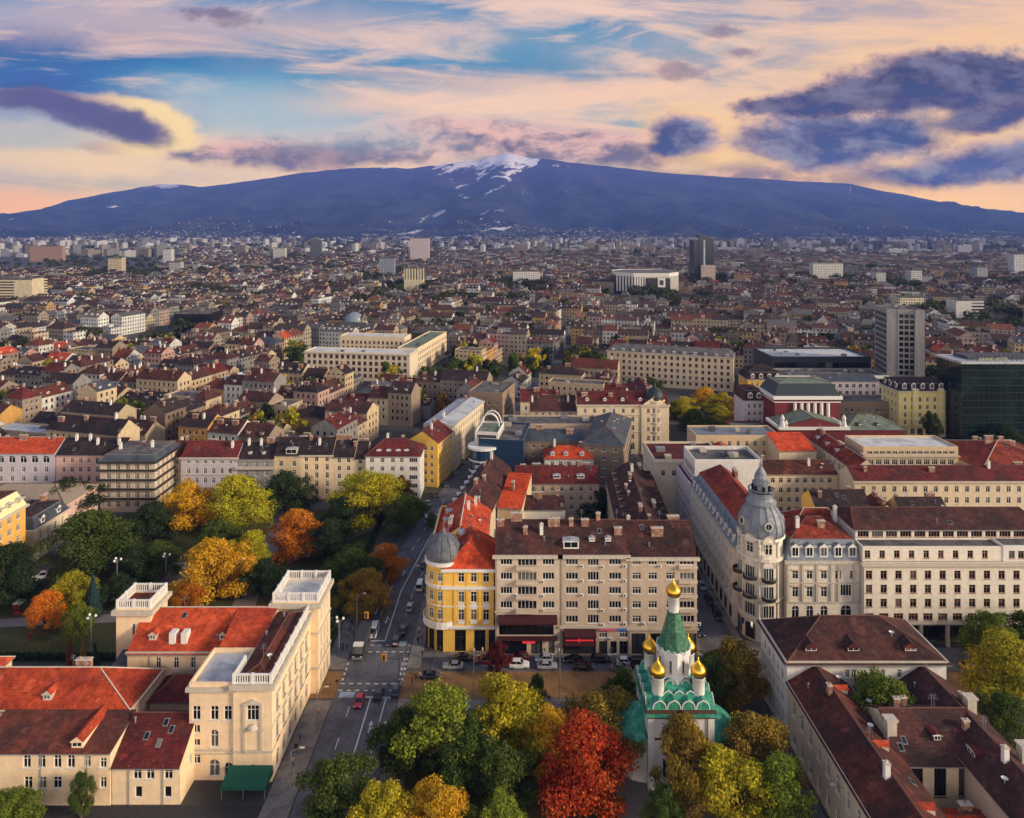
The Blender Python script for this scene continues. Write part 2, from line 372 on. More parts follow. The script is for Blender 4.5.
# ------------------------------------------------------------------ windows
_win = {}
SHOPF = mat('shop_frame', (58, 54, 52), .5, .1, 1)
def window_meshes(w, h, style, frame):
    if style == 'shop' and frame is WHITE: frame = SHOPF
    key = (round(w, 1), round(h, 1), style, frame.name)
    if key in _win: return _win[key]
    w, h = key[0], key[1]
    fr = MB(); t = .09; x0, x1 = -w / 2, w / 2
    def bar(a, b, c, d): fr.box(a, b, -.08, 0., c, d)
    bar(x0, x0 + t, 0, h); bar(x1 - t, x1, 0, h); bar(x0 + t, x1 - t, 0, t); bar(x0 + t, x1 - t, h - t, h)
    n = {'a': 2, 'arch': 2, 'w3': 3, 'w4': 4, 'w5': 5, 'shop': max(2, int(w / 1.6)), 'plain': 1, 's': 1}.get(style, 2)
    for i in range(1, n):
        x = x0 + w * i / n; bar(x - .045, x + .045, t, h - t)
    if style in ('a', 'arch', 'shop', 'w3') and h > 1.5: 
        zt = h * .66
        for i in range(n):
            bar(x0 + w * i / n + .05, x0 + w * (i + 1) / n - .05, zt, zt + .07)
    if style != 'shop': fr.box(x0 - .12, x1 + .12, -.36, -.23, -.1, .0)
    pn = MB(); pn.q([(x0, 0.02, 0), (x1, 0.02, 0), (x1, 0.02, h), (x0, 0.02, h)])
    _win[key] = (fr.mesh('window', [frame]), pn.mesh('pane', [GLASS]))
    return _win[key]

FACES = {'front': lambda w, d: ((0, 0), (1, 0), w, 0.), 'right': lambda w, d: ((w, 0), (0, 1), d, math.pi / 2),
         'back': lambda w, d: ((w, d), (-1, 0), w, math.pi), 'left': lambda w, d: ((0, d), (0, -1), d, -math.pi / 2)}
def facade(mb, o, dr, L, z0, z1, ops, depth=.22, mi=0):
    """wall strip with real openings; outward normal is (dy,-dx)"""
    nx, ny = dr[1], -dr[0]
    def P(s, z, k=0.): return (o[0] + dr[0] * s - nx * k, o[1] + dr[1] * s - ny * k, z)
    xs = sorted({0., L, *[max(0, a[0] - a[2] / 2) for a in ops], *[min(L, a[0] + a[2] / 2) for a in ops]})
    for i in range(len(xs) - 1):
        a, b = xs[i], xs[i + 1]
        if b - a < 1e-5: continue
        mid = (a + b) / 2; z = z0
        for op in sorted([p for p in ops if p[0] - p[2] / 2 < mid < p[0] + p[2] / 2], key=lambda p: p[1]):
            if op[1] > z + 1e-4: mb.q([P(a, z), P(b, z), P(b, op[1]), P(a, op[1])], mi)
            z = max(z, op[1] + op[3])
        if z < z1 - 1e-4: mb.q([P(a, z), P(b, z), P(b, z1), P(a, z1)], mi)
    for s, z, w, h, st in ops:
        a, b, t = s - w / 2, s + w / 2, z + h
        mb.q([P(a, z), P(b, z), P(b, z, depth), P(a, z, depth)], mi); mb.q([P(a, t, depth), P(b, t, depth), P(b, t), P(a, t)], mi)
        mb.q([P(a, z, depth), P(a, t, depth), P(a, t), P(a, z)], mi); mb.q([P(b, z), P(b, t), P(b, t, depth), P(b, z, depth)], mi)
        if st == 'arch':
            r = w / 2; zs = t - r; N = 6
            for sg in (-1, 1):
                for k in range(N):
                    t0, t1 = math.pi / 2 * k / N, math.pi / 2 * (k + 1) / N
                    p = [P(s + sg * r, t, -.004), P(s + sg * r * math.cos(t0), zs + r * math.sin(t0), -.004), P(s + sg * r * math.cos(t1), zs + r * math.sin(t1), -.004)]
                    mb.q(p if sg < 0 else [p[0], p[2], p[1]], mi)

def spread(L, n, m=1.2):
    p = (L - 2 * m) / n; return [m + p * (i + .5) for i in range(n)]
_chim = {}
def chimney_mesh(k=0):
    if k not in _chim:
        m = MB(); w, d, h = ((.5, .35, 1.5), (.9, .4, 1.3), (.4, .4, 2.1), (1.4, .45, 1.6))[k]
        m.box(-w, w, -d, d, -1.6, h, 0, False); m.box(-w - .1, w + .1, -d - .1, d + .1, h, h + .15, 1)
        for i in range(max(1, int(w * 2))): 
            x = -w + (i + .5) * 2 * w / max(1, int(w * 2)); m.lathe([(.14, h + .15), (.11, h + .55)], x, 0, 6, 0)
        _chim[k] = m.mesh('chimney', [BRICK if k != 2 else WHITE, STONE])
    return _chim[k]
_dorm = {}
def dormer_mesh(slope, w=1.5, h=1.4, wall=None, roof=None, flat=False):
    """small roof window house: local -y is outward, origin on the roof surface"""
    key = (round(slope, 2), w, h, wall.name, roof.name, flat)
    if key in _dorm: return _dorm[key]
    m = MB(); x = w / 2; L = h / slope; pk = h + (.12 if flat else w * .38); Lp = pk / slope
    m.q([(-x, 0, -.2), (x, 0, -.2), (x, 0, h), (-x, 0, h)], 0)
    m.q([(x, 0, -.2), (x, L, h), (x, 0, h)], 0); m.q([(-x, 0, -.2), (-x, 0, h), (-x, L, h)], 0)
    if not flat: m.q([(-x, 0, h), (x, 0, h), (0, 0, pk)], 0)
    o = .18
    m.q([(-x - o, -o, h - .08), (0, -o, pk), (0, Lp, pk), (-x - o, L, h - .08)], 1); m.q([(0, -o, pk), (x + o, -o, h - .08), (x + o, L, h - .08), (0, Lp, pk)], 1)
    m.q([(-x - o, -o - .002, h - .2), (x + o, -o - .002, h - .2), (0, -o - .002, pk), (-x - o, -o - .002, h - .06)], 2 if flat else 0)
    m.box(-x + .18, x - .18, -.05, .02, .25, h - .1, 2); m.q([(-x + .28, -.055, .35), (x - .28, -.055, .35), (x - .28, -.055, h - .2), (-x + .28, -.055, h - .2)], 3)
    m.box(-.05, .05, -.075, -.05, .35, h - .2, 2)
    _dorm[key] = m.mesh('dormer', [wall, roof, WHITE, GLASS]); return _dorm[key]

ACU = None
def ac_mesh():
    global ACU
    if not ACU:
        m = MB(); m.box(-.42, .42, -.34, -.02, 0, .58, 0); m.lathe([(.2, 0), (.2, .02)], 0, 0, 10, 1)
        m.q([(.26 * math.cos(a) - .1, -.345, .29 + .24 * math.sin(a)) for a in [i * math.pi / 5 for i in range(10)]], 1); ACU = m.mesh('air_conditioner', [WHITE, DARKM])
    return ACU

# ------------------------------------------------------------------ roofs (local frame: 0..w, 0..d, eave height h)
def roof_gable(mb, wb, w, d, h, rise, o=.45, along='x', th=.18, wmi=0):
    if along == 'x':
        T = lambda a, b, c: (a, b, c); A, B = w, d
    else:
        T = lambda a, b, c: (b, a, c); A, B = d, w
    k = rise / (B / 2); e = h - k * o
    def q(pts, mi): mb.q([T(*p) for p in (pts if along == 'x' else pts[::-1])], mi)
    q([(-.0, -o, e), (A, -o, e), (A, B / 2, h + rise), (0, B / 2, h + rise)], 0)
    q([(A, B + o, e), (0, B + o, e), (0, B / 2, h + rise), (A, B / 2, h + rise)], 0)
    q([(0, -o, e - th), (A, -o, e - th), (A, -o, e), (0, -o, e)], 1); q([(A, B + o, e - th), (0, B + o, e - th), (0, B + o, e), (A, B + o, e)], 1)
    q([(0, -o, e - th), (0, B / 2, h + rise - th), (A, B / 2, h + rise - th), (A, -o, e - th)], 1); q([(A, B + o, e - th), (A, B / 2, h + rise - th), (0, B / 2, h + rise - th), (0, B + o, e - th)], 1)
    for x, s in ((0, 1), (A, -1)):
        p = [(x, 0, h), (x, B, h), (x, B / 2, h + rise)]
        if wb is not None: wb.q([T(*a) for a in (p if (s > 0) == (along != 'x') else p[::-1])], wmi)
        for (ya, za), (yb, zb) in (((-o, e), (B / 2, h + rise)), ((B + o, e), (B / 2, h + rise))):
            pts = [T(x, ya, za), T(x, yb, zb), T(x, yb, zb - th), T(x, ya, za - th)]; mb.q(pts, 1)
    m2 = MB(); 
    # ridge cap
    for y in (B / 2,): 
        q([(0, y - .18, h + rise - .02), (A, y - .18, h + rise - .02), (A, y, h + rise + .1), (0, y, h + rise + .1)], 2); q([(A, y + .18, h + rise - .02), (0, y + .18, h + rise - .02), (0, y, h + rise + .1), (A, y, h + rise + .1)], 2)
    return k
def roof_hip(mb, w, d, h, rise, o=.5, th=.2, hipl=None):
    sw = d > w
    T = (lambda a, b, c: (b, a, c)) if sw else (lambda a, b, c: (a, b, c)); A, B = (d, w) if sw else (w, d)
    hl = min(hipl if hipl is not None else B / 2, A / 2 - .01)
    k = rise / (B / 2); e = h - k * o
    def q(pts, mi): mb.q([T(*p) for p in (pts[::-1] if sw else pts)], mi)
    r0, r1 = (hl, B / 2, h + rise), (A - hl, B / 2, h + rise)
    c = [(-o, -o, e), (A + o, -o, e), (A + o, B + o, e), (-o, B + o, e)]
    q([c[0], c[1], r1, r0], 0); q([c[2], c[3], r0, r1], 0); q([c[1], c[2], r1], 0); q([c[3], c[0], r0], 0)
    for i in range(4):
        a, b = c[i], c[(i + 1) % 4]; q([(a[0], a[1], e - th), (b[0], b[1], e - th), b, a], 1)
    q([(p[0], p[1], e - th) for p in c[::-1]], 1)
    for a, b in ((r0, r1), (c[0], r0), (c[3], r0), (c[1], r1), (c[2], r1)):
        mb.tube(T(a[0], a[1], a[2] + .03), T(b[0], b[1], b[2] + .03), .13, .13, 5, 2)
    return k
def roof_shed(mb, wb, w, d, h, rise, o=.4, th=.18):
    k = rise / d; e = h - k * o
    mb.q([(-.1, -o, e), (w + .1, -o, e), (w + .1, d, h + rise), (-.1, d, h + rise)], 0); mb.q([(-.1, -o, e - th), (w + .1, -o, e - th), (w + .1, -o, e), (-.1, -o, e)], 1)
    mb.q([(-.1, -o, e - th), (-.1, d, h + rise - th), (w + .1, d, h + rise - th), (w + .1, -o, e - th)], 1)
    for x in (-.1, w + .1): mb.q([(x, -o, e - th), (x, -o, e), (x, d, h + rise), (x, d, h + rise - th)], 1)
    wb.q([(0, 0, h), (0, d, h), (0, d, h + rise)]); wb.q([(w, d, h), (w, 0, h), (w, d, h + rise)]); wb.q([(w, d, h), (0, d, h), (0, d, h + rise), (w, d, h + rise)])
    return k
def roof_mansard(mb, w, d, h, low, top, inset=1.3, rise=1.6, o=.25):
    """steep slopes of material 0, low hip of material 3 on top"""
    c = [(-o, -o, h), (w + o, -o, h), (w + o, d + o, h), (-o, d + o, h)]; i = inset
    t = [(i, i, h + low), (w - i, i, h + low), (w - i, d - i, h + low), (i, d - i, h + low)]
    for k in range(4): mb.q([c[k], c[(k + 1) % 4], t[(k + 1) % 4], t[k]], 0)
    mb.q([(p[0], p[1], h - .002) for p in c[::-1]], 1)
    m2 = MB(); roof_hip(m2, w - 2 * i, d - 2 * i, 0, rise, .15)
    off = len(mb.v); mb.v += [(x + i, y + i, z + h + low + .05) for x, y, z in m2.v]; mb.f += [tuple(a + off for a in f) for f in m2.f]; mb.mi += [3 if a == 0 else a for a in m2.mi]; mb.uv += m2.uv
    return low / inset
def roof_flat(mb, w, d, h, par=.7, th=.3):
    mb.q([(.0, .0, h), (w, .0, h), (w, d, h), (0, d, h)], 0)
    p = 0.02
    for a in ((-p, w + p, -p, th), (-p, w + p, d - th, d + p), (-p, th, th, d - th), (w - th, w + p, th, d - th)): mb.box(*a, h - .25, h + par, 1)
    return 1.
def balustrade(name, segs, z, h, M, parent, matl=WHITE):
    m = MB(); done = set()
    for (x0, y0), (x1, y1) in segs:
        L = math.hypot(x1 - x0, y1 - y0); n = max(1, int(L / 2.6)); dx, dy = (x1 - x0) / L, (y1 - y0) / L
        e = .05 if abs(dx) > .5 else .0; m.tube((x0, y0, z + .08), (x1, y1, z + .08), .2 + e * .3, .2 + e * .3, 4); m.tube((x0, y0, z + h - .1 + e * .2), (x1, y1, z + h - .1 + e * .2), .2, .2, 4)
        for i in range(n + 1):
            x, y = x0 + (x1 - x0) * i / n, y0 + (y1 - y0) * i / n
            if (round(x, 1), round(y, 1)) in done: continue
            done.add((round(x, 1), round(y, 1))); m.box(x - .24, x + .24, y - .24, y + .24, z, z + h + .12)
        k = int(L / .42)
        for i in range(k): 
            x, y = x0 + (x1 - x0) * (i + .5) / k, y0 + (y1 - y0) * (i + .5) / k; m.box(x - .09, x + .09, y - .09, y + .09, z + .1, z + h - .15)
    return m.build(name, [matl], parent, M)

_fit = {}
def fit_mesh(kind):
    if kind not in _fit:
        m = MB()
        if kind == 'skylight': m.box(-.45, .45, -.65, .65, -.1, .10, 0); m.box(-.34, .34, -.52, .52, .10, .115, 1); _fit[kind] = m.mesh(kind, [GREYM, GLASS])
        elif kind == 'aerial':
            m.tube((0, 0, -.6), (0, 0, 2.4), .035, .03, 4)
            for z, l in ((1.5, .7), (1.8, .6), (2.1, .5), (2.35, .4)): m.tube((-l, 0, z), (l, 0, z), .02, .02, 4)
            m.tube((0, -.5, 2.0), (0, .5, 2.0), .02, .02, 4); _fit[kind] = m.mesh(kind, [GREYM])
        elif kind == 'satellite_dish': m.tube((0, 0, -.4), (0, 0, .5), .04, .04, 5); m.lathe([(.05, .62), (.28, .66), (.5, .8)], 0, 0, 12); _fit[kind] = m.mesh(kind, [WHITE])
        else: m.lathe([(.14, -.4), (.14, .7), (.22, .75), (.2, .95), (.02, 1.05)], 0, 0, 8); _fit[kind] = m.mesh(kind, [GREYM])
    return _fit[kind]
def mass(root, M, w, d, h, wall, roof='gable', rmat=None, rise=None, faces=None, z0=0., cornice=(), plinth=None, frame=None, chim=0, dorm=None, along=None, low=3., top=None, inset=1.3, par=.7, base=None, over=.45, part='wall', seed=0, gutters=0, hipl=None, vents=0, flatwin=False, ac=0):
    """one building volume: wall with openings, windows, trim, roof, chimneys, dormers. faces = {face: [(z, h, w, style, centres)]}"""
    rs = random.Random(seed + int(w * 10 + h * 100)); frame = frame or WHITE
    wb = MB(); wins = []
    for fn, fg in FACES.items():
        o, dr, L, rot = fg(w, d); ops = []
        for row in (faces or {}).get(fn, ()):
            z, hh, ww, st, cs = row[:5]
            if isinstance(cs, int): cs = spread(L, cs)
            for s in cs: ops.append((s, z, ww, hh, st))
        if flatwin:
            wb.q([(o[0], o[1], z0), (o[0] + dr[0] * L, o[1] + dr[1] * L, z0), (o[0] + dr[0] * L, o[1] + dr[1] * L, h), (o[0], o[1], h)], 0, [(0, .02), (L, .02), (L, h - z0), (0, h - z0)])
        else: facade(wb, o, dr, L, z0, h, ops)
        nx, ny = dr[1], -dr[0]
        for op in ops:
            p = (o[0] + dr[0] * op[0] - nx * .2, o[1] + dr[1] * op[0] - ny * .2); wins.append((p[0], p[1], rot, op))
    rise = rise if rise is not None else (min(w, d) * .32)
    top = top or ROOF['brown']; rmat = rmat or ROOF['brown']
    along = along or ('x' if w >= d else 'y')
    rb = MB(); k = 1.
    ridge = STONE if rmat.name in ('clay_tiles_red', 'clay_tiles_orange') else mat('ridge_tiles', (104, 70, 58), .9)
    if roof == 'gable': k = roof_gable(rb, wb, w, d, h, rise, over, along)
    elif roof == 'hip': k = roof_hip(rb, w, d, h, rise, over, hipl=hipl)
    elif roof == 'shed': k = roof_shed(rb, wb, w, d, h, rise)
    elif roof == 'mansard': k = roof_mansard(rb, w, d, h, low, top, inset, rise)
    elif roof == 'flat': roof_flat(rb, w, d, h, par)
    wb.build(part, [wall], root, M)
    ro = rb.build('roof', [rmat, GREYM if roof != 'flat' else wall, ridge, top], root, M) if rb.f else None
    tb = MB()
    for c in cornice:
        z, hh, pr = c[:3]
        for fn, fg in FACES.items():
            if len(c) > 3 and fn not in c[3]: continue
            o, dr, L, rot = fg(w, d); nx, ny = dr[1], -dr[0]
            a = (o[0], o[1]); b = (o[0] + dr[0] * L, o[1] + dr[1] * L)
            tb.box(min(a[0], b[0]) - (pr if nx <= 0 else -.0) * (abs(nx) > .5) - (pr * .98 if abs(ny) > .5 else 0), max(a[0], b[0]) + (pr if nx > .5 else 0) + (pr * .98 if abs(ny) > .5 else 0),
                   min(a[1], b[1]) - (pr if ny < -.5 else 0), max(a[1], b[1]) + (pr if ny > .5 else 0), z + (.003 if abs(nx) > .5 else 0), z + hh - (.003 if abs(nx) > .5 else 0))
    split_build(tb, 'cornice', [base or STONE], root, M)
    if gutters:
        gb = MB()
        for i in range(gutters):
            x = w * (i + .5) / gutters if gutters > 1 else .3; gb.tube((x, -.12, z0), (x, -.12, h), .07, .07, 5)
        split_build(gb, 'drainpipe', [GREYM], root, M)
    if len(wins) > 100:
        wins.sort(key=lambda q: (M @ Vector((q[0], q[1], 0))).y if not root else (root.matrix_basis @ M @ Vector((q[0], q[1], 0))).y)
    rest = MB(); restp = MB()
    for i, (x, y, rot, op) in enumerate(wins):
        fm, pm = window_meshes(op[2], op[3], op[4], frame)
        L = M @ TR(x, y, op[1], rot)
        if i < 100:
            o = link('window', fm, root, L); link('pane', pm, o)
            if ac and rs.random() < ac: link('air_conditioner', ac_mesh(), root, M @ TR(x + op[2] * .8 * math.cos(rot), y + op[2] * .8 * math.sin(rot), op[1] - .5, rot) @ Matrix.Translation((0, -.2, 0)))
        else:
            L2 = TR(x, y, op[1], rot)
            for me, mi in ((fm, 0), (pm, 1)):
                for p in me.polygons: rest.q([L2 @ me.vertices[v].co for v in p.vertices], mi)
    if rest.f: tag(rest.build('window', [frame, GLASS], root, M), kind='stuff')
    if ro is not None and roof in ('gable', 'hip', 'mansard', 'shed'):
        B = d if along == 'x' else w; A = w if along == 'x' else d
        for i in range(chim):
            s = A * (i + .5 + rs.uniform(-.3, .3)) / chim; tq = rs.choice((.3, .42, .5, .6, .72)); 
            zz = h + rise * (1 - abs(tq - .5) * 2) if roof != 'mansard' else h + low + rise * .6
            if roof == 'hip': s = max(B * .4, min(A - B * .4, s))
            x, y = (s, B * tq) if along == 'x' else (B * tq, s)
            link('chimney', chimney_mesh(rs.randrange(4)), ro, TR(x, y, zz, 0 if along == 'x' else math.pi / 2))
        if not flatwin and w * d > 90 and roof in ('gable', 'hip'):
            for i in range(rs.choice((3, 4, 5, 6))):
                kd = rs.choice(('skylight', 'skylight', 'aerial', 'aerial', 'vent_pipe', 'vent_pipe', 'satellite_dish')); mg = B * .45 if roof == 'hip' else .8
                if A - 2 * mg < 1: continue
                s = rs.uniform(mg, A - mg); tq = rs.choice((.14, .2, .27, .33, .4, .66, .75, .85)) if kd != 'aerial' else .5
                zz = h + rise * (1 - abs(tq - .5) * 2); x, y = (s, B * tq) if along == 'x' else (B * tq, s); sl_ = math.atan(k) * (1 if tq < .5 else -1)
                L_ = TR(x, y, zz)
                if kd == 'skylight': L_ = L_ @ (Matrix.Rotation(sl_, 4, 'X') if along == 'x' else Matrix.Rotation(-sl_, 4, 'Y'))
                link(kd, fit_mesh(kd), ro, L_)
        for dd in (dorm or ()):
            fn, poss, t, dw, dh, flat = dd[:6]; dmat = dd[6] if len(dd) > 6 else wall; drm = dd[7] if len(dd) > 7 else rmat
            o, dr, L, rot = FACES[fn](w, d); nx, ny = dr[1], -dr[0]
            sl = k
            off = -over + t if roof != 'mansard' else -.25 + t
            zz = (h + k * off) if roof != 'mansard' else h + k * (t) * (inset / (inset + .25))
            for s in (spread(L, poss, .5) if isinstance(poss, int) else poss):
                link('dormer', dormer_mesh(sl, dw, dh, dmat, drm, flat), ro, TR(o[0] + dr[0] * s - nx * off, o[1] + dr[1] * s - ny * off, zz, rot))
    if ro is not None and roof == 'flat' and vents:
        for i in range(vents):
            m = MB(); a, b, c = rs.uniform(.6, 1.6), rs.uniform(.6, 1.4), rs.uniform(.5, 1.5); m.box(-a, a, -b, b, 0, c); m.box(-a - .1, a + .1, -b - .1, b + .1, c, c + .1)
            m.build('vent', [rs.choice((GREYM, STONE, ROOF['flat']))], ro, TR(rs.uniform(2, w - 2), rs.uniform(1.6, max(1.7, d - 1.6)), h))
    return ro
def house(name, label, cat, x, y, w, d, h, wall, ang=0., group=None, **kw):
    r = empty(name, x, y, 0, ang, label, cat, group)
    mass(r, Matrix.Identity(4), w, d, h, wall, **kw)
    return r
def floors(n, z, dz, hh, ww, st, cs): return [(z + i * dz, hh, ww, st, cs) for i in range(n)]

# ------------------------------------------------------------------ ground, roads, pavements
ASPH = mat('asphalt', (100, 99, 104), .9, .2, .25, c2=(84, 84, 88), fine=.1); PAVE = mat('paving_slabs', (128, 122, 116), .9, .18, .4, c2=(108, 104, 100), fine=.12)
YELB = mat('yellow_brick_paving', (142, 106, 66), .8, .22, .3, c2=(118, 88, 58), fine=.15); GRASS = mat('lawn', (74, 78, 40), .95, .3, .2, c2=(92, 80, 42), fine=.25)
GRAV = mat('park_path', (138, 128, 122), .95, .15, .3); CITYG = mat('city_ground', (84, 80, 76), .95, .2, .02, c2=(66, 66, 58)); PAINT = mat('road_paint', (206, 206, 202), .7, .15, 1.5); BLUEP = mat('blue_road_paint', (150, 168, 184), .8, .15, 1.)
YARD = mat('yard_asphalt', (58, 56, 56), .95, .2, .3)
def sheet(name, poly, z, m, kerb=None):
    b = MB()
    if kerb: b.prism(poly, -.05, z)
    else: b.q([(*p, z) for p in poly])
    return tag(b.build(name, [m]), kind='structure')
def rect(x0, x1, y0, y1): return [(x0, y0), (x1, y0), (x1, y1), (x0, y1)]
g = MB(); g.q([(-20000, -300, 0), (20000, -300, 0), (20000, 18000, 0), (-20000, 18000, 0)]); tag(g.build('ground', [CITYG]), kind='structure')
RAK = [(-30.5, 60), (-30.5, 185), (-27.5, 215), (-21.5, 255), (-6, 325), (10, 395), (30, 480)]
def ribbon(pts, hw):
    l, r = [], []
    for i, p in enumerate(pts):
        a = Vector(pts[max(0, i - 1)]); b = Vector(pts[min(len(pts) - 1, i + 1)]); d = (b - a).normalized(); n = Vector((-d.y, d.x)) * hw
        l.append((p[0] + n.x, p[1] + n.y)); r.append((p[0] - n.x, p[1] - n.y))
    return r + l[::-1]
sheet('avenue', ribbon(RAK, 6.7), .012, ASPH)
sheet('boulevard', rect(-150, 210, 146.6, 155.4), .008, YELB); sheet('parking_lane', rect(-18, 120, 155.4, 160.3), .010, ASPH)
sheet('crossing', rect(-37.2, -23.8, 145, 161), .016, ASPH)
sheet('side_street', rect(44.5, 53, 160, 420), .010, ASPH); sheet('side_street', rect(47, 52.3, 60, 146), .010, ASPH)
sheet('cross_street', rect(-170, -12, 246, 254), .008, ASPH); sheet('cross_street', rect(-12, 60, 246, 258), .008, ASPH)
sheet('cross_street', rect(-141, -134, 120, 250), .010, ASPH)
for p in (rect(-42.3, -37.4, 60, 145.6), rect(-42.0, -37.4, 156, 186), rect(-23.6, -20.6, 156.6, 186), rect(-23.5, 43.5, 160.4, 162.5), rect(-23.6, -19, 60, 146), rect(43.2, 44.4, 163, 250), rect(53.1, 55, 150, 420), rect(53.2, 130, 156, 164), rect(-23.5, 46, 143, 146.2)):
    _q = globals().get('_q', 0) + 1; sheet('pavement', p, .13 + .004 * _q, PAVE, True)
sheet('yard', rect(-110, -42.4, 96, 119.2), .014, YARD)
sheet('park_lawn', rect(-133, -42.2, 158.5, 245), .05, GRASS); sheet('church_lawn', rect(-19, 46, 92, 142.8), .06, GRASS); sheet('church_court', rect(18, 42, 112, 146), .075, GRAV)
for p in ([(-133, 172), (-133, 176), (-60, 182), (-42.4, 176), (-42.4, 172), (-60, 178)], [(-72, 176), (-82, 244), (-76, 244), (-66, 176)], [(-66, 205), (-42.4, 232), (-42.4, 236), (-68, 210)], rect(-100, -70, 190, 206)):
    _k = globals().get('_k', 0) + 1; sheet('park_path', p, .065 + .005 * _k, GRAV)
def paint(name, pts, w=.16, z=.021, m=PAINT, dash=None):
    b = MB()
    for (x0, y0), (x1, y1) in zip(pts, pts[1:]):
        L = math.hypot(x1 - x0, y1 - y0); dx, dy = (x1 - x0) / L, (y1 - y0) / L; nx, ny = -dy * w, dx * w
        segs = [(0, L)] if not dash else [(i * sum(dash), min(L, i * sum(dash) + dash[0])) for i in range(int(L / sum(dash)) + 1)]
        for a, c in segs:
            p, q_ = (x0 + dx * a, y0 + dy * a), (x0 + dx * c, y0 + dy * c)
            b.q([(p[0] - nx, p[1] - ny, z), (q_[0] - nx, q_[1] - ny, z), (q_[0] + nx, q_[1] + ny, z), (p[0] + nx, p[1] + ny, z)][::-1])
    tag(b.build(name, [m]), kind='structure')
paint('lane_line', [(-29.6, 146.8), (-29.6, 60)], .14); paint('lane_line', [(-33.4, 144), (-33.4, 60)], .09, dash=(3, 6)); paint('lane_line', [(-26.4, 146.6), (-26.4, 60)], .1)
paint('stop_line', [(-30.7, 146.9), (-24.3, 146.6)], .22); paint('stop_line', [(-33.6, 167), (-30.4, 167)], .22)
paint('lane_line', [(-30.3, 167), (-30.1, 190), (-26.4, 222), (-19.5, 262)], .13); paint('lane_line', [(-33.4, 170), (-33.2, 190), (-29.9, 220), (-24, 258)], .09, dash=(3, 5)); paint('lane_line', [(-27.2, 170), (-26.8, 190), (-23, 222)], .08, dash=(3, 5))
for y0, x0, x1 in ((165.2, -37, -24), (162.6, -37, -24), (151.2, -37, -24), (149., -37, -24)): paint('crosswalk_line', [(x0, y0), (x1, y0)], .16, dash=(.9, .9))
paint('crosswalk_line', [(-36.9, 152.3), (-37.1, 159.6)], .2, dash=(.8, 1.)); paint('crosswalk_line', [(-23.9, 152.3), (-23.9, 161)], .2, dash=(.8, 1.)); paint('crosswalk_line', [(-24.6, 152.3), (-24.6, 161)], .2, dash=(.8, 1.))
for i in range(9): paint('crosswalk_line', [(-29.8 + i * 1.15, 238 + i * .1), (-29.2 + i * 1.15, 241.5 + i * .1)], .28)
paint('cycle_box', [(-36.4, 147.6), (-33.2, 147.6)], .9, m=BLUEP); paint('cycle_box', [(-28.2, 166), (-25, 166)], .8, m=BLUEP)
def arrow(x, y, s=1):
    b = MB(); z = .023
    b.q([(x - .12, y - 1.6 * s, z), (x + .12, y - 1.6 * s, z), (x + .12, y + .8 * s, z), (x - .12, y + .8 * s, z)][::s]); b.q([(x - .45, y + .6 * s, z), (x + .45, y + .6 * s, z), (x, y + 1.8 * s, z)][::s])
    b.q([(x + .12, y - .9 * s, z), (x + .8, y - .1 * s, z), (x + .8, y + .2 * s, z), (x + .12, y - .5 * s, z)][::s])
    tag(b.build('lane_arrow', [PAINT]), kind='structure')
for a in ((-28, 138, 1), (-25.2, 138, 1), (-31.5, 176, -1), (-34.9, 180, -1), (-31, 200, -1), (-33.5, 203, -1), (-34.9, 196, -1)): arrow(*a)

# ------------------------------------------------------------------ hero buildings
RES = []
def reserve(x0, x1, y0, y1): RES.append((x0, x1, y0, y1))
# --- military club
CLUB = dict(frame=WHITE)
club = empty('club_building', -57.5, 124.7, 0, 0, 'long peach classical building with square balustraded towers and red roofs beside the avenue', 'club building')
def cm(x, y, w, d, h, wall, **kw): return mass(club, TR(x + 57.5, y - 124.7), w, d, h, wall, **kw)
W = WALL
cm(-57.5, 135.2, 8.05, 12.8, 15.2, W['peach'], roof='shed', rmat=ROOF['orange'], rise=3.4, part='rear_wall')
cm(-57.5, 124.7, 8, 10.4, 16.6, W['peach'], roof='flat', rmat=ROOF['metal'], par=.8, cornice=((15.9, .7, .5, ('front', 'left')), (5.2, .35, .15, ('front',)), (4.6, .2, .1, ('front',))), faces={'front': [(10.7, 2.5, 1.4, 'a', [1.3, 4.5, 6.9]), (8.4, 1.4, 1.3, 'a', [1.3]), (6.1, 1.2, 1.3, 'a', [1.3]), (5.9, 3.1, 1.4, 'arch', [4.5]), (.7, 3.0, 1.9, 'arch', [4.5]), (2.9, 1.8, 1.4, 'a', [1.3]), (.15, 3.0, 1.4, 'arch', [7.0])]}, part='wing_wall')
cm(-49.5, 124.7 - .4, 6.9, 23.7, 17.3, W['peach'], roof='hip', rmat=ROOF['rust'], rise=1.6, over=-.5, cornice=((16.5, .8, .6, ('front', 'right')), (5.2, .35, .15, ('front', 'right')), (9.7, .25, .12, ('right',))),
   faces={'front': [(10.9, 2.8, 2.1, 'w3', [3.5]), (.9, 2.2, 1.3, 'arch', [3.5])], 'right': [(10.9, 3.1, 1.6, 'a', 6), (5.7, 3.6, 1.7, 'arch', 6), (.9, 2.9, 1.7, 'arch', 6)]}, part='pavilion_wall')
balustrade('balustrade', [((8.0, -.1), (14.6, -.1)), ((14.6, -.1), (14.6, 23.2)), ((8.0, -.1), (8.0, 5))], 17.3, 1.7, Matrix.Identity(4), club)
tb = MB()
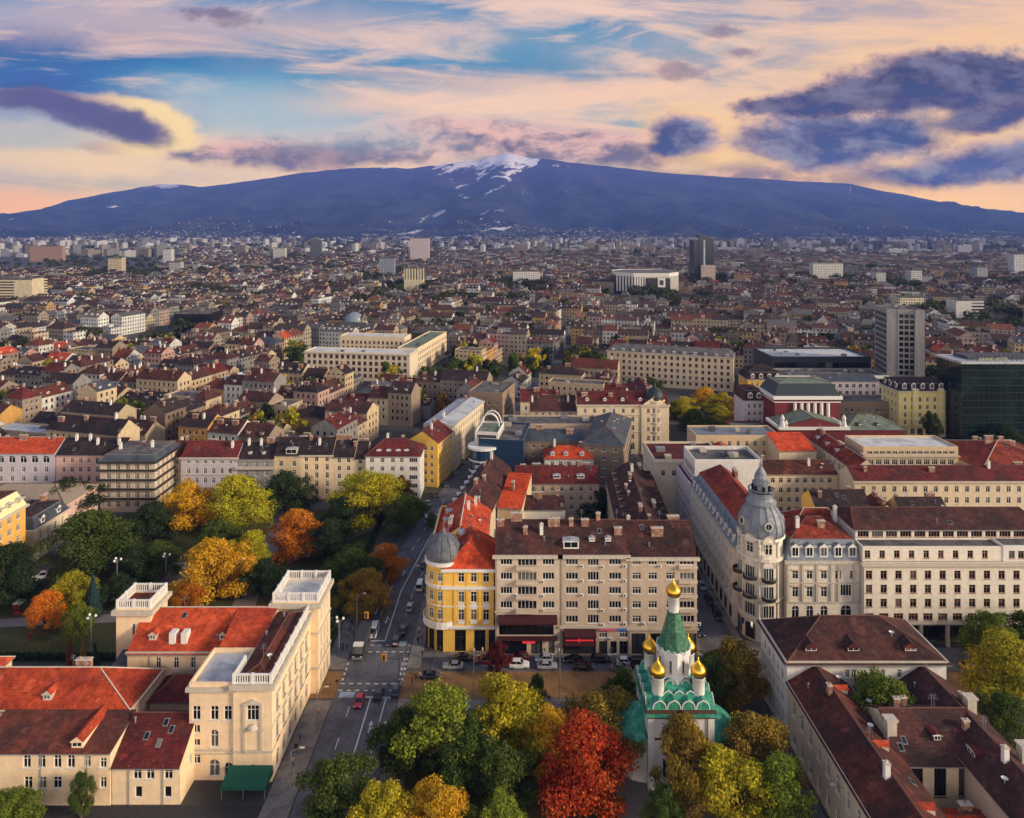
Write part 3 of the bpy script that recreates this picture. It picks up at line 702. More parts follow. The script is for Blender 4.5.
for x, z, hw in ((11.5, 13.8, 1.4),): 
    tb.box(x - hw - .2, x + hw + .2, -.75, -.4, z, z + .25); tb.q([(x - hw - .3, -.7, z + .25), (x + hw + .3, -.7, z + .25), (x, -.7, z + .95)]); tb.q([(x - hw - .3, -.7, z + .25), (x, -.7, z + .95), (x, -.4, z + .95), (x - hw - .3, -.4, z + .25)]); tb.q([(x + hw + .3, -.4, z + .25), (x, -.4, z + .95), (x, -.7, z + .95), (x + hw + .3, -.7, z + .25)])
    for sx in (-1.5, 1.5): tb.box(x + sx - .22, x + sx + .22, -.62, -.4, 5.6, z)
    tb.box(x - 1.9, x + 1.9, -.65, -.4, 9.2, 9.5); tb.lathe([(1.0, 9.5), (.9, 9.9), (.4, 10.3)], x, -.35, 8); tb.box(x - 1.3, x + 1.3, -.9, -.4, 5.5, 5.75)
for s in spread(23.7, 6): 
    for z in (14.1, 9.3): tb.box(14.9, 15.2, s - 1.0 - .4, s + 1.0 - .4, z, z + .25)
    for z in (10.8, 5.5): tb.box(14.9, 15.15, s - .9 - .4, s + .9 - .4, z, z + .2)
split_build(tb, 'window_surround', [STONE], club)
cm(-50.6, 148, 9.6, 9.8, 19.2, W['peach'], roof='flat', rmat=ROOF['white'], par=.2, cornice=((18.2, .9, .7), (12.6, .3, .2), (5.2, .4, .2)), faces={'right': [(14.6, 2.2, 1.0, 'arch', 3), (9, 3, 1.1, 'a', 3), (5.9, 2.2, 1.2, 'arch', 3), (.9, 2.8, 1.3, 'arch', 3)], 'front': []}, part='tower_wall')
balustrade('balustrade', [((7.1, 23.5), (16.4, 23.5)), ((16.4, 23.5), (16.4, 33)), ((16.4, 33), (7.1, 33)), ((7.1, 33), (7.1, 23.5))], 19.4, 1.8, Matrix.Identity(4), club)
cm(-82, 145, 7.2, 7, 19.4, W['peach'], roof='flat', rmat=ROOF['rust'], par=.2, cornice=((18.4, .9, .7),), faces={'front': [(14.0, 2.4, .7, 's', [3.6])]}, part='tower_wall')
balustrade('balustrade', [((-24.3, 20.5), (-17.6, 20.5)), ((-17.6, 20.5), (-17.6, 27.2)), ((-17.6, 27.2), (-24.3, 27.2)), ((-24.3, 27.2), (-24.3, 20.5))], 19.6, 1.7, Matrix.Identity(4), club)
cm(-77.2, 140.5, 27, 14, 13.4, W['peach'], roof='gable', rmat=ROOF['orange'], rise=5.2, cornice=((12.9, .5, .3, ('front',)),), faces={'front': [(10, 2.2, 1.0, 'a', [6.2, 9.8, 13.2]), (10.6, 1.4, .6, 's', [16.2])]}, dorm=(('front', [4.2, 18.5], 2.2, 1.5, 1.2, False, STONE, ROOF['orange']),), gutters=3, chim=0, part='hall_wall', over=.5)
m = MB()
for x in (-68.8, -66.4): m.box(x - .6, x + .6, 141.6, 143.4, 13.8, 16.4)
split_build(m, 'chimney', [WHITE], club, TR(57.5, -124.7))
aw = MB()
X0, X1, Y0, Y1 = -50.2, -42.4, 120.4, 124.25
aw.q([(X0, Y0, 2.1), (X1, Y0, 2.1), (X1, Y1, 3.0), (X0, Y1, 3.0)]); aw.q([(X0, Y0, 1.6), (X1, Y0, 1.6), (X1, Y0, 2.1), (X0, Y0, 2.1)])
aw.q([(X1, Y0, 1.6), (X1, Y1, 1.6), (X1, Y1, 3.0), (X1, Y0, 2.1)]); aw.q([(X0, Y1, 1.6), (X0, Y0, 1.6), (X0, Y0, 2.1), (X0, Y1, 3.0)])
a = aw.build('canopy', [mat('green_canvas', (22, 84, 66), .8, .12, .6)], club, TR(57.5, -124.7))
ap = MB(); [ap.tube((x, 120.5, 0), (x, 120.5, 1.9), .06, .06, 5) for x in (-50.0, -46.3, -42.6)]; split_build(ap, 'canopy_post', [GREYM], a)
house('low_wing', 'peach courtyard wing with a large red hip roof and one slanting dormer, left edge', 'building', -112, 127.6, 42.5, 11.6, 10.7, W['peach'], roof='hip', rmat=ROOF['orange'], rise=4.0, hipl=9, cornice=((10.1, .5, .35, ('right', 'front')),), dorm=(('front', [26.5], 1.6, 1.6, 1.2, False, STONE, ROOF['orange']),), chim=2, seed=3)
house('low_wing', 'low peach building with arched upper windows and dark red roof, lower left corner', 'building', -92, 119.2, 23.6, 8.3, 9.1, W['peach'], roof='shed', rmat=ROOF['rust'], rise=1.6, frame=WHITE, faces={'front': [(6.4, 2.3, 1.3, 'arch', [9.4, 11.9, 14.6, 16.9]), (6.6, 1.8, 1.1, 'a', [19.7]), (6.4, 1.7, 1.1, 'a', [22.4]), (2.9, 2.0, 1.4, 'a', [9.6, 12, 14.6]), (3, 1.8, 1.1, 'a', [19.8, 22.4]), (.1, 2.4, 1.6, 's', [17.8])]}, dorm=(('front', [17.5], 1.2, 2.0, 1.2, False, WALL['peach'], ROOF['orange']),), gutters=3, ac=.15)
house('gabled_house', 'small peach gabled building with a plain dark red roof in front of the balustraded club', 'building', -68.2, 119.4, 11.6, 13.6, 6.7, W['peach'], roof='gable', along='x', rmat=ROOF['darkred'], rise=4.4, faces={'front': [(4.3, 1.8, 1.4, 'a', [4.3, 6.5, 9.6]), (1.2, 1.9, 1.2, 'plain', [4.5, 9.5])], 'right': [(4.2, 1.5, .9, 'a', [4.])]}, gutters=2)
house('link_building', 'low link building with a dark wine roof wedged between the peach wings', 'building', -69, 133.2, 11, 7.0, 8.6, W['peach'], roof='hip', rmat=ROOF['darkred'], rise=2.6)
house('link_building', 'small grey-roofed lean-to under the rear left tower of the club', 'building', -80.5, 140.2, 3.2, 6, 10, W['peach'], roof='shed', rmat=ROOF['slate'], rise=1.4)
house('low_wing', 'cream building corner with a red roof by the park road at the left edge', 'building', -130, 146.6, 21, 6, 5, W['peach'], roof='hip', rmat=ROOF['orange'], rise=1.8)

# --- yellow corner building with grey dome
yb = empty('corner_building', -20.5, 162.6, 0, 0, 'yellow and white corner building with a grey dome and orange roofs', 'corner building')
def ym(x, y, w, d, h, **kw): return mass(yb, TR(x + 20.5, y - 162.6), w, d, h, W['yellow'], **kw)
yr = {'front': [(16.2, 2.1, 1.35, 'a', [4.2, 7.1, 10.0]), (11.5, 2.5, 1.35, 'a', [4.2, 7.1, 10.0]), (7.3, 2.5, 1.35, 'a', [4.2, 7.1, 10.0]), (.1, 5.0, 2.6, 'shop', [4.0, 8.5]), (.1, 5.0, 1.4, 'shop', [11.3])]}
ym(-16, 162.6, 11.8, 15.4, 19.3, roof='hip', rmat=ROOF['bright'], rise=5, faces=yr, cornice=((18.7, .6, .5, ('front',)), (14.6, .7, .35, ('front',)), (5.5, .6, .45, ('front',)), (10.4, .25, .12, ('front',))), base=WHITE, hipl=4)
ym(-20.2, 168, 4.5, 32, 18.6, roof='flat', rmat=ROOF['orange'], cornice=((18.0, .6, .4, ('left', 'front')),), base=WHITE, part='wing_wall')
ym(-20.0, 177.8, 13.6, 22.2, 18.4, roof='gable', along='y', rmat=ROOF['orange'], rise=4.4, chim=4, dorm=(('left', [6, 12], 2.2, 1.8, 1.1, True, STONE, ROOF['metal']),), part='wing_wall')
sp_ = MB()
for x in (4.2, 7.1, 10.0): sp_.box(4.5 + x - .7, 4.5 + x + .7, -.05, .1, 9.95, 10.35); sp_.box(4.5 + x - .7, 4.5 + x + .7, -.05, .1, 10.7, 11.3); sp_.box(4.5 + x - .8, 4.5 + x + .8, -.16, .1, 14.1, 14.3); sp_.box(4.5 + x - .8, 4.5 + x + .8, -.12, .1, 6.6, 7.1)
split_build(sp_, 'spandrel_panel', [WHITE], yb)
sp_ = MB()
for x in (2.75, 5.65, 8.55, 11.4): sp_.box(4.5 + x - .3, 4.5 + x + .3, -.14, .1, 6.25, 14.5); sp_.box(4.5 + x - .25, 4.5 + x + .25, -.10, .1, 15.35, 18.65)
split_build(sp_, 'pilaster', [W['yellow']], yb)
t_ = MB(); n = 24; cx, cyy, r = 4.2, 4.2, 4.0
t_.lathe([(r, 0), (r, 20.3)], cx, cyy, n, 0)
for z, hh, pr in ((5.5, .7, .9), (14.6, .7, .4), (19.7, .7, .5), (10.4, .25, .12)): t_.lathe([(r, z), (r + pr, z), (r + pr, z + hh), (r, z + hh + .05)], cx, cyy, n, 1)
t_.lathe([(r + .9, 6.2), (r + .9, 7.1), (r + .75, 7.1), (r + .75, 6.2)], cx, cyy, n, 1)
t_.build('round_bay', [W['yellow'], WHITE], yb, None)
for z, hh in ((16.3, 1.9), (11.7, 2.2), (7.5, 2.3), (.2, 4.9)):
    for a in (-160, -128, -96, -62):
        fm, pm = window_meshes(1.1 if z > 1 else 1.5, hh, 'a' if z > 1 else 'shop', WHITE); aa = R(a)
        o = link('window', fm, yb, TR(cx + (r + .02) * math.cos(aa), cyy + (r + .02) * math.sin(aa), z, aa + math.pi / 2)); link('pane', pm, o)
d_ = MB(); d_.lathe([(3.9, 20.3), (4.15, 20.6), (4.2, 21.6), (3.95, 22.9), (3.3, 24.2), (2.2, 25.2), (1.0, 25.8), (.45, 26.0), (.4, 26.8), (.1, 27.2), (.05, 29)], cx, cyy, 24, 0)
for i in range(12): 
    a = i * math.pi / 6
    for (r0, z0), (r1, z1) in (((4.2, 20.6), (4.25, 21.6)), ((4.25, 21.6), (4.0, 22.9)), ((4.0, 22.9), (3.35, 24.25)), ((3.35, 24.25), (2.2, 25.3))): d_.tube((cx + r0 * math.cos(a), cyy + r0 * math.sin(a), z0), (cx + r1 * math.cos(a), cyy + r1 * math.sin(a), z1), .07, .07, 4)
d_.build('dome', [mat('dome_lead', (104, 106, 110), .55, .15, .6, c2=(84, 88, 94))], yb, None, True)
dm = MB(); dm.lathe([(1.1, 0), (1.1, .5), (.9, 1.0), (.3, 1.3)], 0, 0, 12); dm.build('roof_lantern', [ROOF['metal']], yb, TR(8, 9, 23.6))
pk = MB(); pk.q([(.6, 9, 19.6), (4.6, 9, 22.4), (4.6, 16, 22.4), (.6, 16, 19.6)]); pk.q([(.6, 9, 19.5), (.6, 16, 19.5), (4.6, 16, 22.3), (4.6, 9, 22.3)]); pk.build('roof_panel', [mat('faded_pink_sheet', (206, 84, 96), .7, .12, .4)], yb, None)

# --- the grey-brown apartment trio
SIGN_R = bpy.data.materials.new('lit_red_sign'); SIGN_R.use_nodes = True
_b = SIGN_R.node_tree.nodes['Principled BSDF']; _b.inputs['Base Color'].default_value = (.5, .02, .03, 1); _b.inputs['Emission Color'].default_value = (1, .04, .05, 1); _b.inputs['Emission Strength'].default_value = .35
AWN = mat('dark_red_awning', (64, 26, 30), .8, .15, .8)
def rows5(cs, w, st='w4', h=1.6): return [(z, h, w, st, cs) for z in (20.8, 17.4, 14.1, 10.8, 7.5)]
c1 = house('apartment_block', 'grey-brown apartment block with five-pane balconies beside the yellow domed building', 'apartment block', -3.9, 161.4, 15, 14, 23.1, W['greige'], roof='gable', along='x', rmat=ROOF['brown'], rise=5.3, chim=5,
    faces={'front': [(z, 1.6, 2.7, 'w4', [2.6, 12.3]) for z in (20.8, 17.4, 14.1, 10.8)] + [(z, 1.9, 4.4, 'w5', [7.4]) for z in (20.6, 17.2, 13.9, 10.6)] + [(4.6, 2.9, 12.6, 'shop', [7.2]), (.2, 3.6, 6.2, 'shop', [4.2]), (.2, 3.2, 1.6, 'plain', [13]), (.2, 3.6, 2.6, 'shop', [9.6])]}, cornice=((22.4, .7, .6, ('front',)), (9.9, .3, .2, ('front',))), ac=.1, gutters=1, seed=1)
c2 = house('apartment_block', 'grey-brown middle apartment block with a white roof window box and many air conditioners', 'apartment block', 11.12, 161.4, 15.6, 14, 23.1, W['taupe'], roof='gable', along='x', rmat=ROOF['brown'], rise=5.3, chim=4,
    faces={'front': rows5([2.7, 12.65], 2.8) + [(z, 2.0, 2.6, 'w4', [7.6]) for z in (20.6, 17.2, 13.9, 10.6, 7.3)] + [(.2, 5.2, 7.6, 'shop', [4.4]), (.2, 3.0, 1.9, 'shop', [9.9, 14.6]), (.2, 3.0, 1.6, 'plain', [12.3]), (4.0, 1.6, 1.9, 'w3', [9.9, 14.6])]}, cornice=((22.4, .7, .6, ('front',)), (6.3, .5, .35, ('front',))), dorm=(('front', [2.6], 1.6, 3.6, 1.8, True, WHITE, ROOF['metal']), ('front', [7.6, 11.4], 3.0, 1.3, .9, True, WHITE, ROOF['metal'])), ac=.5, gutters=1, seed=2)
c3 = house('apartment_block', 'grey-brown apartment block with banded corner bays at the side street corner', 'apartment block', 26.75, 161.4, 15.9, 14, 22.6, W['taupe'], roof='gable', along='x', rmat=ROOF['brown'], rise=5.6, chim=3,
    faces={'front': rows5([2., 5.7, 9.8], 2.0, 'w3') + rows5([13.6], 3.4, 'w4') + [(.2, 4.8, 3.2, 'shop', [2.4, 6.6, 10.6, 14.2])]}, cornice=((21.9, .7, .6, ('front',)), (5.8, .5, .35, ('front',))), ac=.25, gutters=1, seed=5)
for root, x0, x1 in ((c1, 4.9, 9.9), (c1, 4.9, 9.9)):
    pass
m = MB()
for z in (20.0, 16.6, 13.3, 10.0): m.box(4.8, 10, -1.0, -.02, z, z + .75)
split_build(m, 'balcony', [W['greige']], c1)
m = MB()
for z in (20.1, 16.8, 13.5, 10.1, 6.9): m.box(11.6, 15.9, -.7, -.02, z, z + .6); 
split_build(m, 'balcony', [W['greige']], c3)
m = MB(); m.q([(.6, -1.8, 8.3), (14.3, -1.8, 8.3), (14.3, -.02, 9.3), (.6, -.02, 9.3)]); m.q([(.6, -1.8, 7.9), (14.3, -1.8, 7.9), (14.3, -1.8, 8.3), (.6, -1.8, 8.3)]); m.box(.6, 14.3, -1.2, -.02, 3.9, 4.4)
split_build(m, 'awning', [AWN], c1)
m = MB(); m.q([(.8, -1.6, 5.2), (8.2, -1.6, 5.2), (8.2, -.02, 6.0), (.8, -.02, 6.0)]); m.q([(.8, -1.6, 4.8), (8.2, -1.6, 4.8), (8.2, -1.6, 5.2), (.8, -1.6, 5.2)]); m.q([(.8, -1.3, 2.8), (8.2, -1.3, 2.8), (8.2, -.02, 3.4), (.8, -.02, 3.4)])
split_build(m, 'awning', [AWN], c2)
m = MB(); m.box(6.3, 9.2, -.9, -.7, 3.2, 4.2); split_build(m, 'lit_sign', [SIGN_R], c1)
m = MB(); m.box(1.2, 7.6, -.5, -.35, 3.5, 3.75); m.box(4.2, 4.5, -.5, -.35, 2.8, 4.6); split_build(m, 'lit_sign', [SIGN_R], c2)
m = MB(); m.box(8.8, 15.5, -.25, -.02, 0.1, 6.2); 
m = MB(); m.box(8.9, 12.9, -.3, -.02, 5.65, 6.25, 0); m.box(12.9, 15.4, -.3, -.02, 5.65, 6.25, 1); split_build(m, 'shop_fascia', [mat('pink_fascia', (196, 92, 116), .6, .1, 1), mat('blue_fascia', (72, 104, 176), .6, .1, 1)], c2)
reserve(-22, 44, 160, 178)

# --- Russian church
GOLD = mat('gilded_metal', (250, 192, 66), .30, .06, .8, metal=1., spec=.5); COPPER = mat('green_enamel_roof', (52, 138, 112), .5, .3, .8, c2=(84, 166, 140), fine=.2, streak=.15); SPIRE = mat('green_tile_spire', (52, 98, 74), .6, .35, 1.2, c2=(84, 128, 98), fine=.25)
CWALL = mat('whitewash', (220, 216, 210), .8, .06, .3, streak=.08); CTRIM = mat('brown_eave_timber', (84, 62, 48), .8, .2, .8)
ch = empty('church', 29.6, 128.3, 0, 0, 'white Russian church with golden onion domes, green kokoshnik roofs and a green spire', 'church')
m = MB(); H = 5.75
m.box(-H, H, -H, H, 0, 12.6, 0); 
for sx in (-1, 1): m.box(sx * (H - .5) - .55, sx * (H - .5) + .55, -H - .25, -H + .1, 0, 12.6, 0)
m.box(-H - .3, H + .3, -H - .3, H + .3, 12.6, 13.0, 1); m.box(-H - .6, H + .6, -H - .6, H + .6, 13.0, 13.5, 2); m.box(-H - .35, H + .35, -H - .35, H + .35, 13.5, 14.2, 1)
m.box(-H - .2, H + .2, -H - .2, H + .2, 8.8, 9.1, 1)
m.build('wall', [CWALL, CTRIM, COPPER], ch)
for s in (-2.9, 2.9):
    for z, hh in ((2.2, 3.2), (9.6, 1.7)):
        fm, pm = window_meshes(.8, hh, 's', WHITE); o = link('window', fm, ch, TR(s, -H - .12, z)); link('pane', pm, o)
def frustum(mb, h0, z0, h1, z1, mi=0):
    c0 = [(-h0, -h0, z0), (h0, -h0, z0), (h0, h0, z0), (-h0, h0, z0)]; c1 = [(-h1, -h1, z1), (h1, -h1, z1), (h1, h1, z1), (-h1, h1, z1)]
    for i in range(4): mb.q([c0[i], c0[(i + 1) % 4], c1[(i + 1) % 4], c1[i]], mi)
m = MB(); frustum(m, H + .3, 14.2, 4.4, 15.6); frustum(m, 4.4, 15.6, 3.0, 17.0)
def koko(mb, x, y, z, r, a, tilt=.5):
    """one kokoshnik gable: a round-headed plate with a raised white edge"""
    Mx = Matrix.Translation((x, y, z)) @ Matrix.Rotation(a, 4, 'Z'); N = 8
    def P(px, py, pz): return tuple(Mx @ Vector((px, py, pz)))
    arc = [(-r, 0), *[(-r * math.cos(math.pi * k / N), .25 * r + r * math.sin(math.pi * k / N) * (1.1 if k == N // 2 else 1)) for k in range(N + 1)], (r, 0)]
    mb.q([P(p[0], -.16, p[1]) for p in arc][::-1], 0)
    for (a0, b0), (a1, b1) in zip(arc, arc[1:]):
        mb.q([P(a0, -.16, b0), P(a1, -.16, b1), P(a1, 1.5, b1), P(a0, 1.5, b0)], 0)
        k = .85
        mb.q([P(a0, -.24, b0), P(a1, -.24, b1), P(a1 * k, -.24, b1 * k + .05), P(a0 * k, -.24, b0 * k + .05)], 1); mb.q([P(a0, -.24, b0), P(a0, -.0, b0), P(a1, -.0, b1), P(a1, -.24, b1)], 1)
for k in range(4):
    a = k * math.pi / 2
    for row, (dist, z, r, n) in enumerate(((H + .05, 14.2, 1.22, 4), (H - 1.55, 15.2, .95, 3), (3.0, 16.7, .72, 3))):
        for i in range(n):
            s = (i - (n - 1) / 2) * r * 2.08; x, y = s, -dist
            koko(m, x * math.cos(a) - y * math.sin(a), x * math.sin(a) + y * math.cos(a), z, r, a)
m.build('tiered_roof', [COPPER, WHITE], ch)
m = MB(); m.lathe([(3.3, 16.4), (3.3, 17.6), (3.1, 17.7), (3.1, 21.6), (3.3, 21.7), (3.3, 22.0), (3.1, 22.2)], 0, 0, 8, 0)
m.build('drum', [CWALL], ch)
for k in range(8):
    a = R(22.5 + 45 * k); fm, pm = window_meshes(.5, 2.3, 'plain', STONE); o = link('window', fm, ch, TR(2.9 * math.cos(a), 2.9 * math.sin(a), 18.4, a + math.pi / 2)); link('pane', pm, o)
m = MB()
for k in range(16):
    a = 2 * math.pi * (k + .5) / 16; koko(m, 2.85 * math.cos(a), 2.85 * math.sin(a), 21.7, .55, a + math.pi / 2)
m.build('kokoshnik_ring', [COPPER, WHITE], ch)
m = MB(); m.lathe([(2.95, 22.1), (2.55, 23.2), (1.15, 28.0), (1.25, 28.15), (1.0, 28.3)], 0, 0, 8, 0); m.build('spire', [SPIRE], ch)
def onion(name, x, y, z, r, rn, zn, cross=1.0):
    m = MB(); m.lathe([(rn, zn), (rn, z - .25), (rn * 1.12, z - .2), (rn * 1.12, z)], x, y, 14, 1); d = m.build(name + '_neck', [GOLD, CWALL], ch, None, True)
    m = MB(); pr = [(.55, 0), (.8, .12), (.97, .36), (1.0, .62), (.93, .9), (.72, 1.2), (.45, 1.45), (.22, 1.68), (.1, 1.95), (.05, 2.2)]
    m.lathe([(a * r, z + b * r) for a, b in pr], x, y, 20, 0)
    o = m.build(name, [GOLD], ch, None, True)
    m = MB(); zt = z + 2.15 * r; m.lathe([(.02, zt - .1), (.13 * cross, zt + .05), (.02, zt + .2)], x, y, 8); c = cross; m.box(x - .04, x + .04, y - .04, y + .04, zt, zt + 1.5 * c); m.box(x - .4 * c, x + .4 * c, y - .035, y + .035, zt + .95 * c, zt + 1.03 * c); m.box(x - .22 * c, x + .22 * c, y - .03, y + .03, zt + 1.2 * c, zt + 1.27 * c)
    m.build('cross', [GOLD], o)
onion('onion_dome', 0, 0, 31.0, 1.4, 1.0, 28.2)
for x, y in ((-3.6, -3.6), (3.6, -3.6), (-3.6, 3.6), (3.6, 3.6)): onion('onion_dome', x, y, 18.7, 1.4, 1.1, 15.2)
m = MB()  # porch gable and side chapels
m.box(-2.0, 2.0, -H - 5, -H, 0, 9.4, 0); m.q([(-2.0, -H - 5, 9.4), (2.0, -H - 5, 9.4), (0, -H - 5, 13.4)], 0)
m.build('porch_wall', [CWALL], ch)
m = MB()
for s in (-1, 1): m.q([(s * 2.7, -H - 5.4, 8.6), (0, -H - 5.4, 14.3), (0, -H + .0, 14.3), (s * 2.7, -H + .0, 8.6)][::s], 0); m.q([(s * 2.7, -H - 5.42, 8.3), (s * 2.75, -H - 5.42, 8.7), (0, -H - 5.42, 14.4), (0, -H - 5.42, 13.7)], 1)
m.build('porch_roof', [CTRIM, mat('gilded_bargeboard', (150, 112, 58), .5, .2, 1)], ch)
for s in (-1, 1):
    m = MB(); m.lathe([(4.3, 0), (4.3, 7.8)], s * (H + .2), 0, 12, 0); m.box(s * H - 1.5, s * H + 1.5, -3.2, 3.2, 0, 8.9, 0); m.build('chapel_wall', [CWALL], ch)
    m = MB(); m.lathe([(5.3, 7.6), (5.2, 8.0), (2.6, 10.2), (.2, 11.6)], s * (H + .3), 0, 10, 0); m.build('chapel_roof', [COPPER], ch)
reserve(15, 45, 110, 145)

# --- grand hotel-like corner building with zinc dome
HW = mat('hotel_plaster', (222, 210, 192), .9, .1, .15, streak=.06)
ho = empty('corner_hotel', 54.6, 165.6, 0, 0, 'ornate cream corner building with a big blue-grey domed turret and dormered mansards', 'corner building')
def hm(x, y, w, d, h, **kw): return mass(ho, TR(x - 54.6, y - 165.6), w, d, h, kw.pop('wall', HW), **kw)
hz = [15.4, 11.0, 6.4]
hm(65.2, 166, 17.9, 16, 19.6, roof='mansard', rmat=ROOF['zinc'], top=ROOF['red'], low=4.6, inset=1.5, rise=2.6, faces={'front': [(15.2, 2.0, 1.4, 'a', [2.0, 5.4, 8.8, 12.2, 15.6]), (10.9, 2.5, 1.4, 'a', [2.0, 5.4, 8.8]), (11.2, 2.7, 2.6, 'w4', [14.0]), (6.0, 2.9, 1.7, 'arch', [2.0, 5.4, 8.8]), (6.0, 3.0, 2.6, 'arch', [14.0]), (.6, 3.4, 2.2, 'shop', 5)]},
   cornice=((19.0, .7, .6, ('front',)), (14.2, .3, .2, ('front',)), (9.6, .35, .25, ('front',)), (4.9, .4, .3, ('front',))), dorm=(('front', [2.0, 5.4, 8.8, 12.2, 15.6], .3, 1.9, 2.5, False, WHITE, ROOF['zinc']), ('front', [3.7, 7.1, 10.5, 13.9], 1.0, .8, .7, True, WHITE, ROOF['zinc'])), chim=3, seed=9)
hm(54.9, 173, 14, 42, 19.6, roof='mansard', rmat=ROOF['zinc'], top=ROOF['red'], low=4.6, inset=2.2, rise=4.0, faces={'left': [(15.2, 2.0, 1.3, 'a', 12), (10.9, 2.5, 1.3, 'a', 12), (6.0, 2.9, 1.5, 'arch', 12), (.6, 3.4, 2.4, 'shop', 10)]}, cornice=((19.0, .7, .6, ('left',)), (9.6, .35, .25, ('left',)), (4.9, .4, .3, ('left',))), dorm=(('left', 12, .3, 1.7, 2.3, False, WHITE, ROOF['zinc']),), part='side_wall', along='y', chim=2)
hm(69, 176, 21, 15, 20.0, roof='hip', rmat=ROOF['red'], rise=5.2, wall=W['cream'], faces={'front': [(17.4, 1.6, 1.5, 'w3', [13, 18])]}, part='rear_wall')
m = MB(); cx, cyy, r = 6.2, 5.4, 5.15
m.lathe([(r, 0), (r, 5)], cx, cyy, 20, 0); m.lathe([(r, 5), (r + .35, 5.1), (r + .35, 5.6), (r, 5.7), (r, 9.6), (r + .3, 9.7), (r + .3, 10.1), (r, 10.2), (r, 19.2), (r + .7, 19.4), (r + .7, 20.1), (r, 20.3), (r, 23.8), (r + .5, 24.1), (r + .3, 24.6)], cx, cyy, 20, 0)
m.build('turret_wall', [HW], ho)
for z, hh, w_, st in ((21.0, 2.4, 1.7, 'arch'), (15.0, 2.8, 2.4, 'w4'), (10.6, 2.9, 2.4, 'w4'), (6.0, 3.0, 2.6, 'w4'), (.5, 3.6, 2.4, 'shop')):
    for a in (-90, -138, -180):
        aa = R(a); fm, pm = window_meshes(w_, hh, st, WHITE); o = link('window', fm, ho, TR(cx + (r + .0) * math.cos(aa), cyy + (r + .0) * math.sin(aa), z, aa + math.pi / 2)); link('pane', pm, o)
        if z in (15.0, 10.6):
            b = MB(); b.lathe([(1.75, 0), (1.75, .18), (.1, .18)], 0, 0, 8, 0, math.pi, 2 * math.pi); b.lathe([(1.72, .18), (1.72, 1.0), (1.64, 1.0), (1.64, .18)], 0, 0, 8, 1, math.pi, 2 * math.pi); b.build('balcony', [STONE, IRON], ho, TR(cx + r * math.cos(aa), cyy + r * math.sin(aa), z - .35, aa + math.pi / 2))
m = MB()
for a in (-114, -66, -162, -158, -118): 
    aa = R(a); m.box(-.35, .35, -.3, .1, 0, .1)
for a in (-114, -160):
    aa = R(a); x, y = cx + (r + .5) * math.cos(aa), cyy + (r + .5) * math.sin(aa)
    m.lathe([(.5, 20.3), (.6, 21.2), (.35, 22.2), (.55, 23.0), (.3, 23.8), (.32, 24.3), (.05, 24.7)], x, y, 8); m.lathe([(.7, 20.2), (.9, 21.0), (.3, 22.0)], x + .7, y + .2, 7)
split_build(m, 'statue', [STONE], ho)
m = MB()
for a in (-64, -114, -160, -205):
    aa = R(a)
    for z0, z1 in ((5.7, 9.6), (10.2, 19.2), (20.3, 23.8)): m.lathe([(.42, z0), (.3, z0 + .4), (.28, z1 - .5), (.45, z1)], cx + (r + .05) * math.cos(aa), cyy + (r + .05) * math.sin(aa), 8)
split_build(m, 'half_column', [HW], ho)
m = MB()
for a in (-90, -138, -182):
    aa = R(a); koko(m, cx + (r + .15) * math.cos(aa), cyy + (r + .15) * math.sin(aa), 23.6, 1.5, aa + math.pi / 2); koko(m, cx + (r + .3) * math.cos(aa), cyy + (r + .3) * math.sin(aa), 18.0, 1.5, aa + math.pi / 2)
split_build(m, 'round_pediment', [HW, STONE], ho)
m = MB()
for x in (.3, 3.7, 7.1, 10.5, 12.2, 15.9, 17.5): m.box(10.6 + x - .28, 10.6 + x + .28, .12, .5, 9.95, 14.1); m.box(10.6 + x - .24, 10.6 + x + .24, .16, .5, 14.5, 18.9)
for x in (2.0, 5.4, 8.8): m.box(10.6 + x - 1.0, 10.6 + x + 1.0, .1, .5, 13.5, 13.75); m.box(10.6 + x - .85, 10.6 + x + .85, .14, .5, 17.35, 17.55)
split_build(m, 'pilaster', [STONE], ho)
m = MB(); m.lathe([(5.15, 24.4), (5.35, 25.2), (5.4, 26.2), (5.2, 27.6), (4.65, 29.2), (3.8, 30.6), (3.0, 31.5), (3.6, 31.6), (3.6, 32.0), (3.0, 32.4), (2.6, 33.2), (2.9, 33.3), (2.9, 33.9), (2.3, 34.1)], cx, cyy, 16, 0); m.lathe([(1.75, 34.1), (1.75, 36.2), (2.1, 36.3), (2.1, 36.6), (1.5, 36.8), (1.6, 37.6), (1.3, 38.6), (.7, 39.6), (.35, 40.2), (.4, 40.9), (.1, 41.4), (.05, 43.6)], cx, cyy, 12, 0)
do = m.build('dome', [mat('dome_zinc', (130, 134, 140), .55, .14, .5, c2=(106, 112, 120), spec=.5)], ho, None)
m = MB()
for i in range(16):
    a = 2 * math.pi * i / 16
    for (r0, z0), (r1, z1) in zip([(5.25, 24.4), (5.48, 26.2), (5.26, 27.6), (4.7, 29.2), (3.85, 30.6)], [(5.48, 26.2), (5.26, 27.6), (4.7, 29.2), (3.85, 30.6), (3.1, 31.6)]): m.tube((cx + r0 * math.cos(a), cyy + r0 * math.sin(a), z0), (cx + r1 * math.cos(a), cyy + r1 * math.sin(a), z1), .12, .12, 4)
split_build(m, 'dome_rib', [ROOF['zinc']], do)
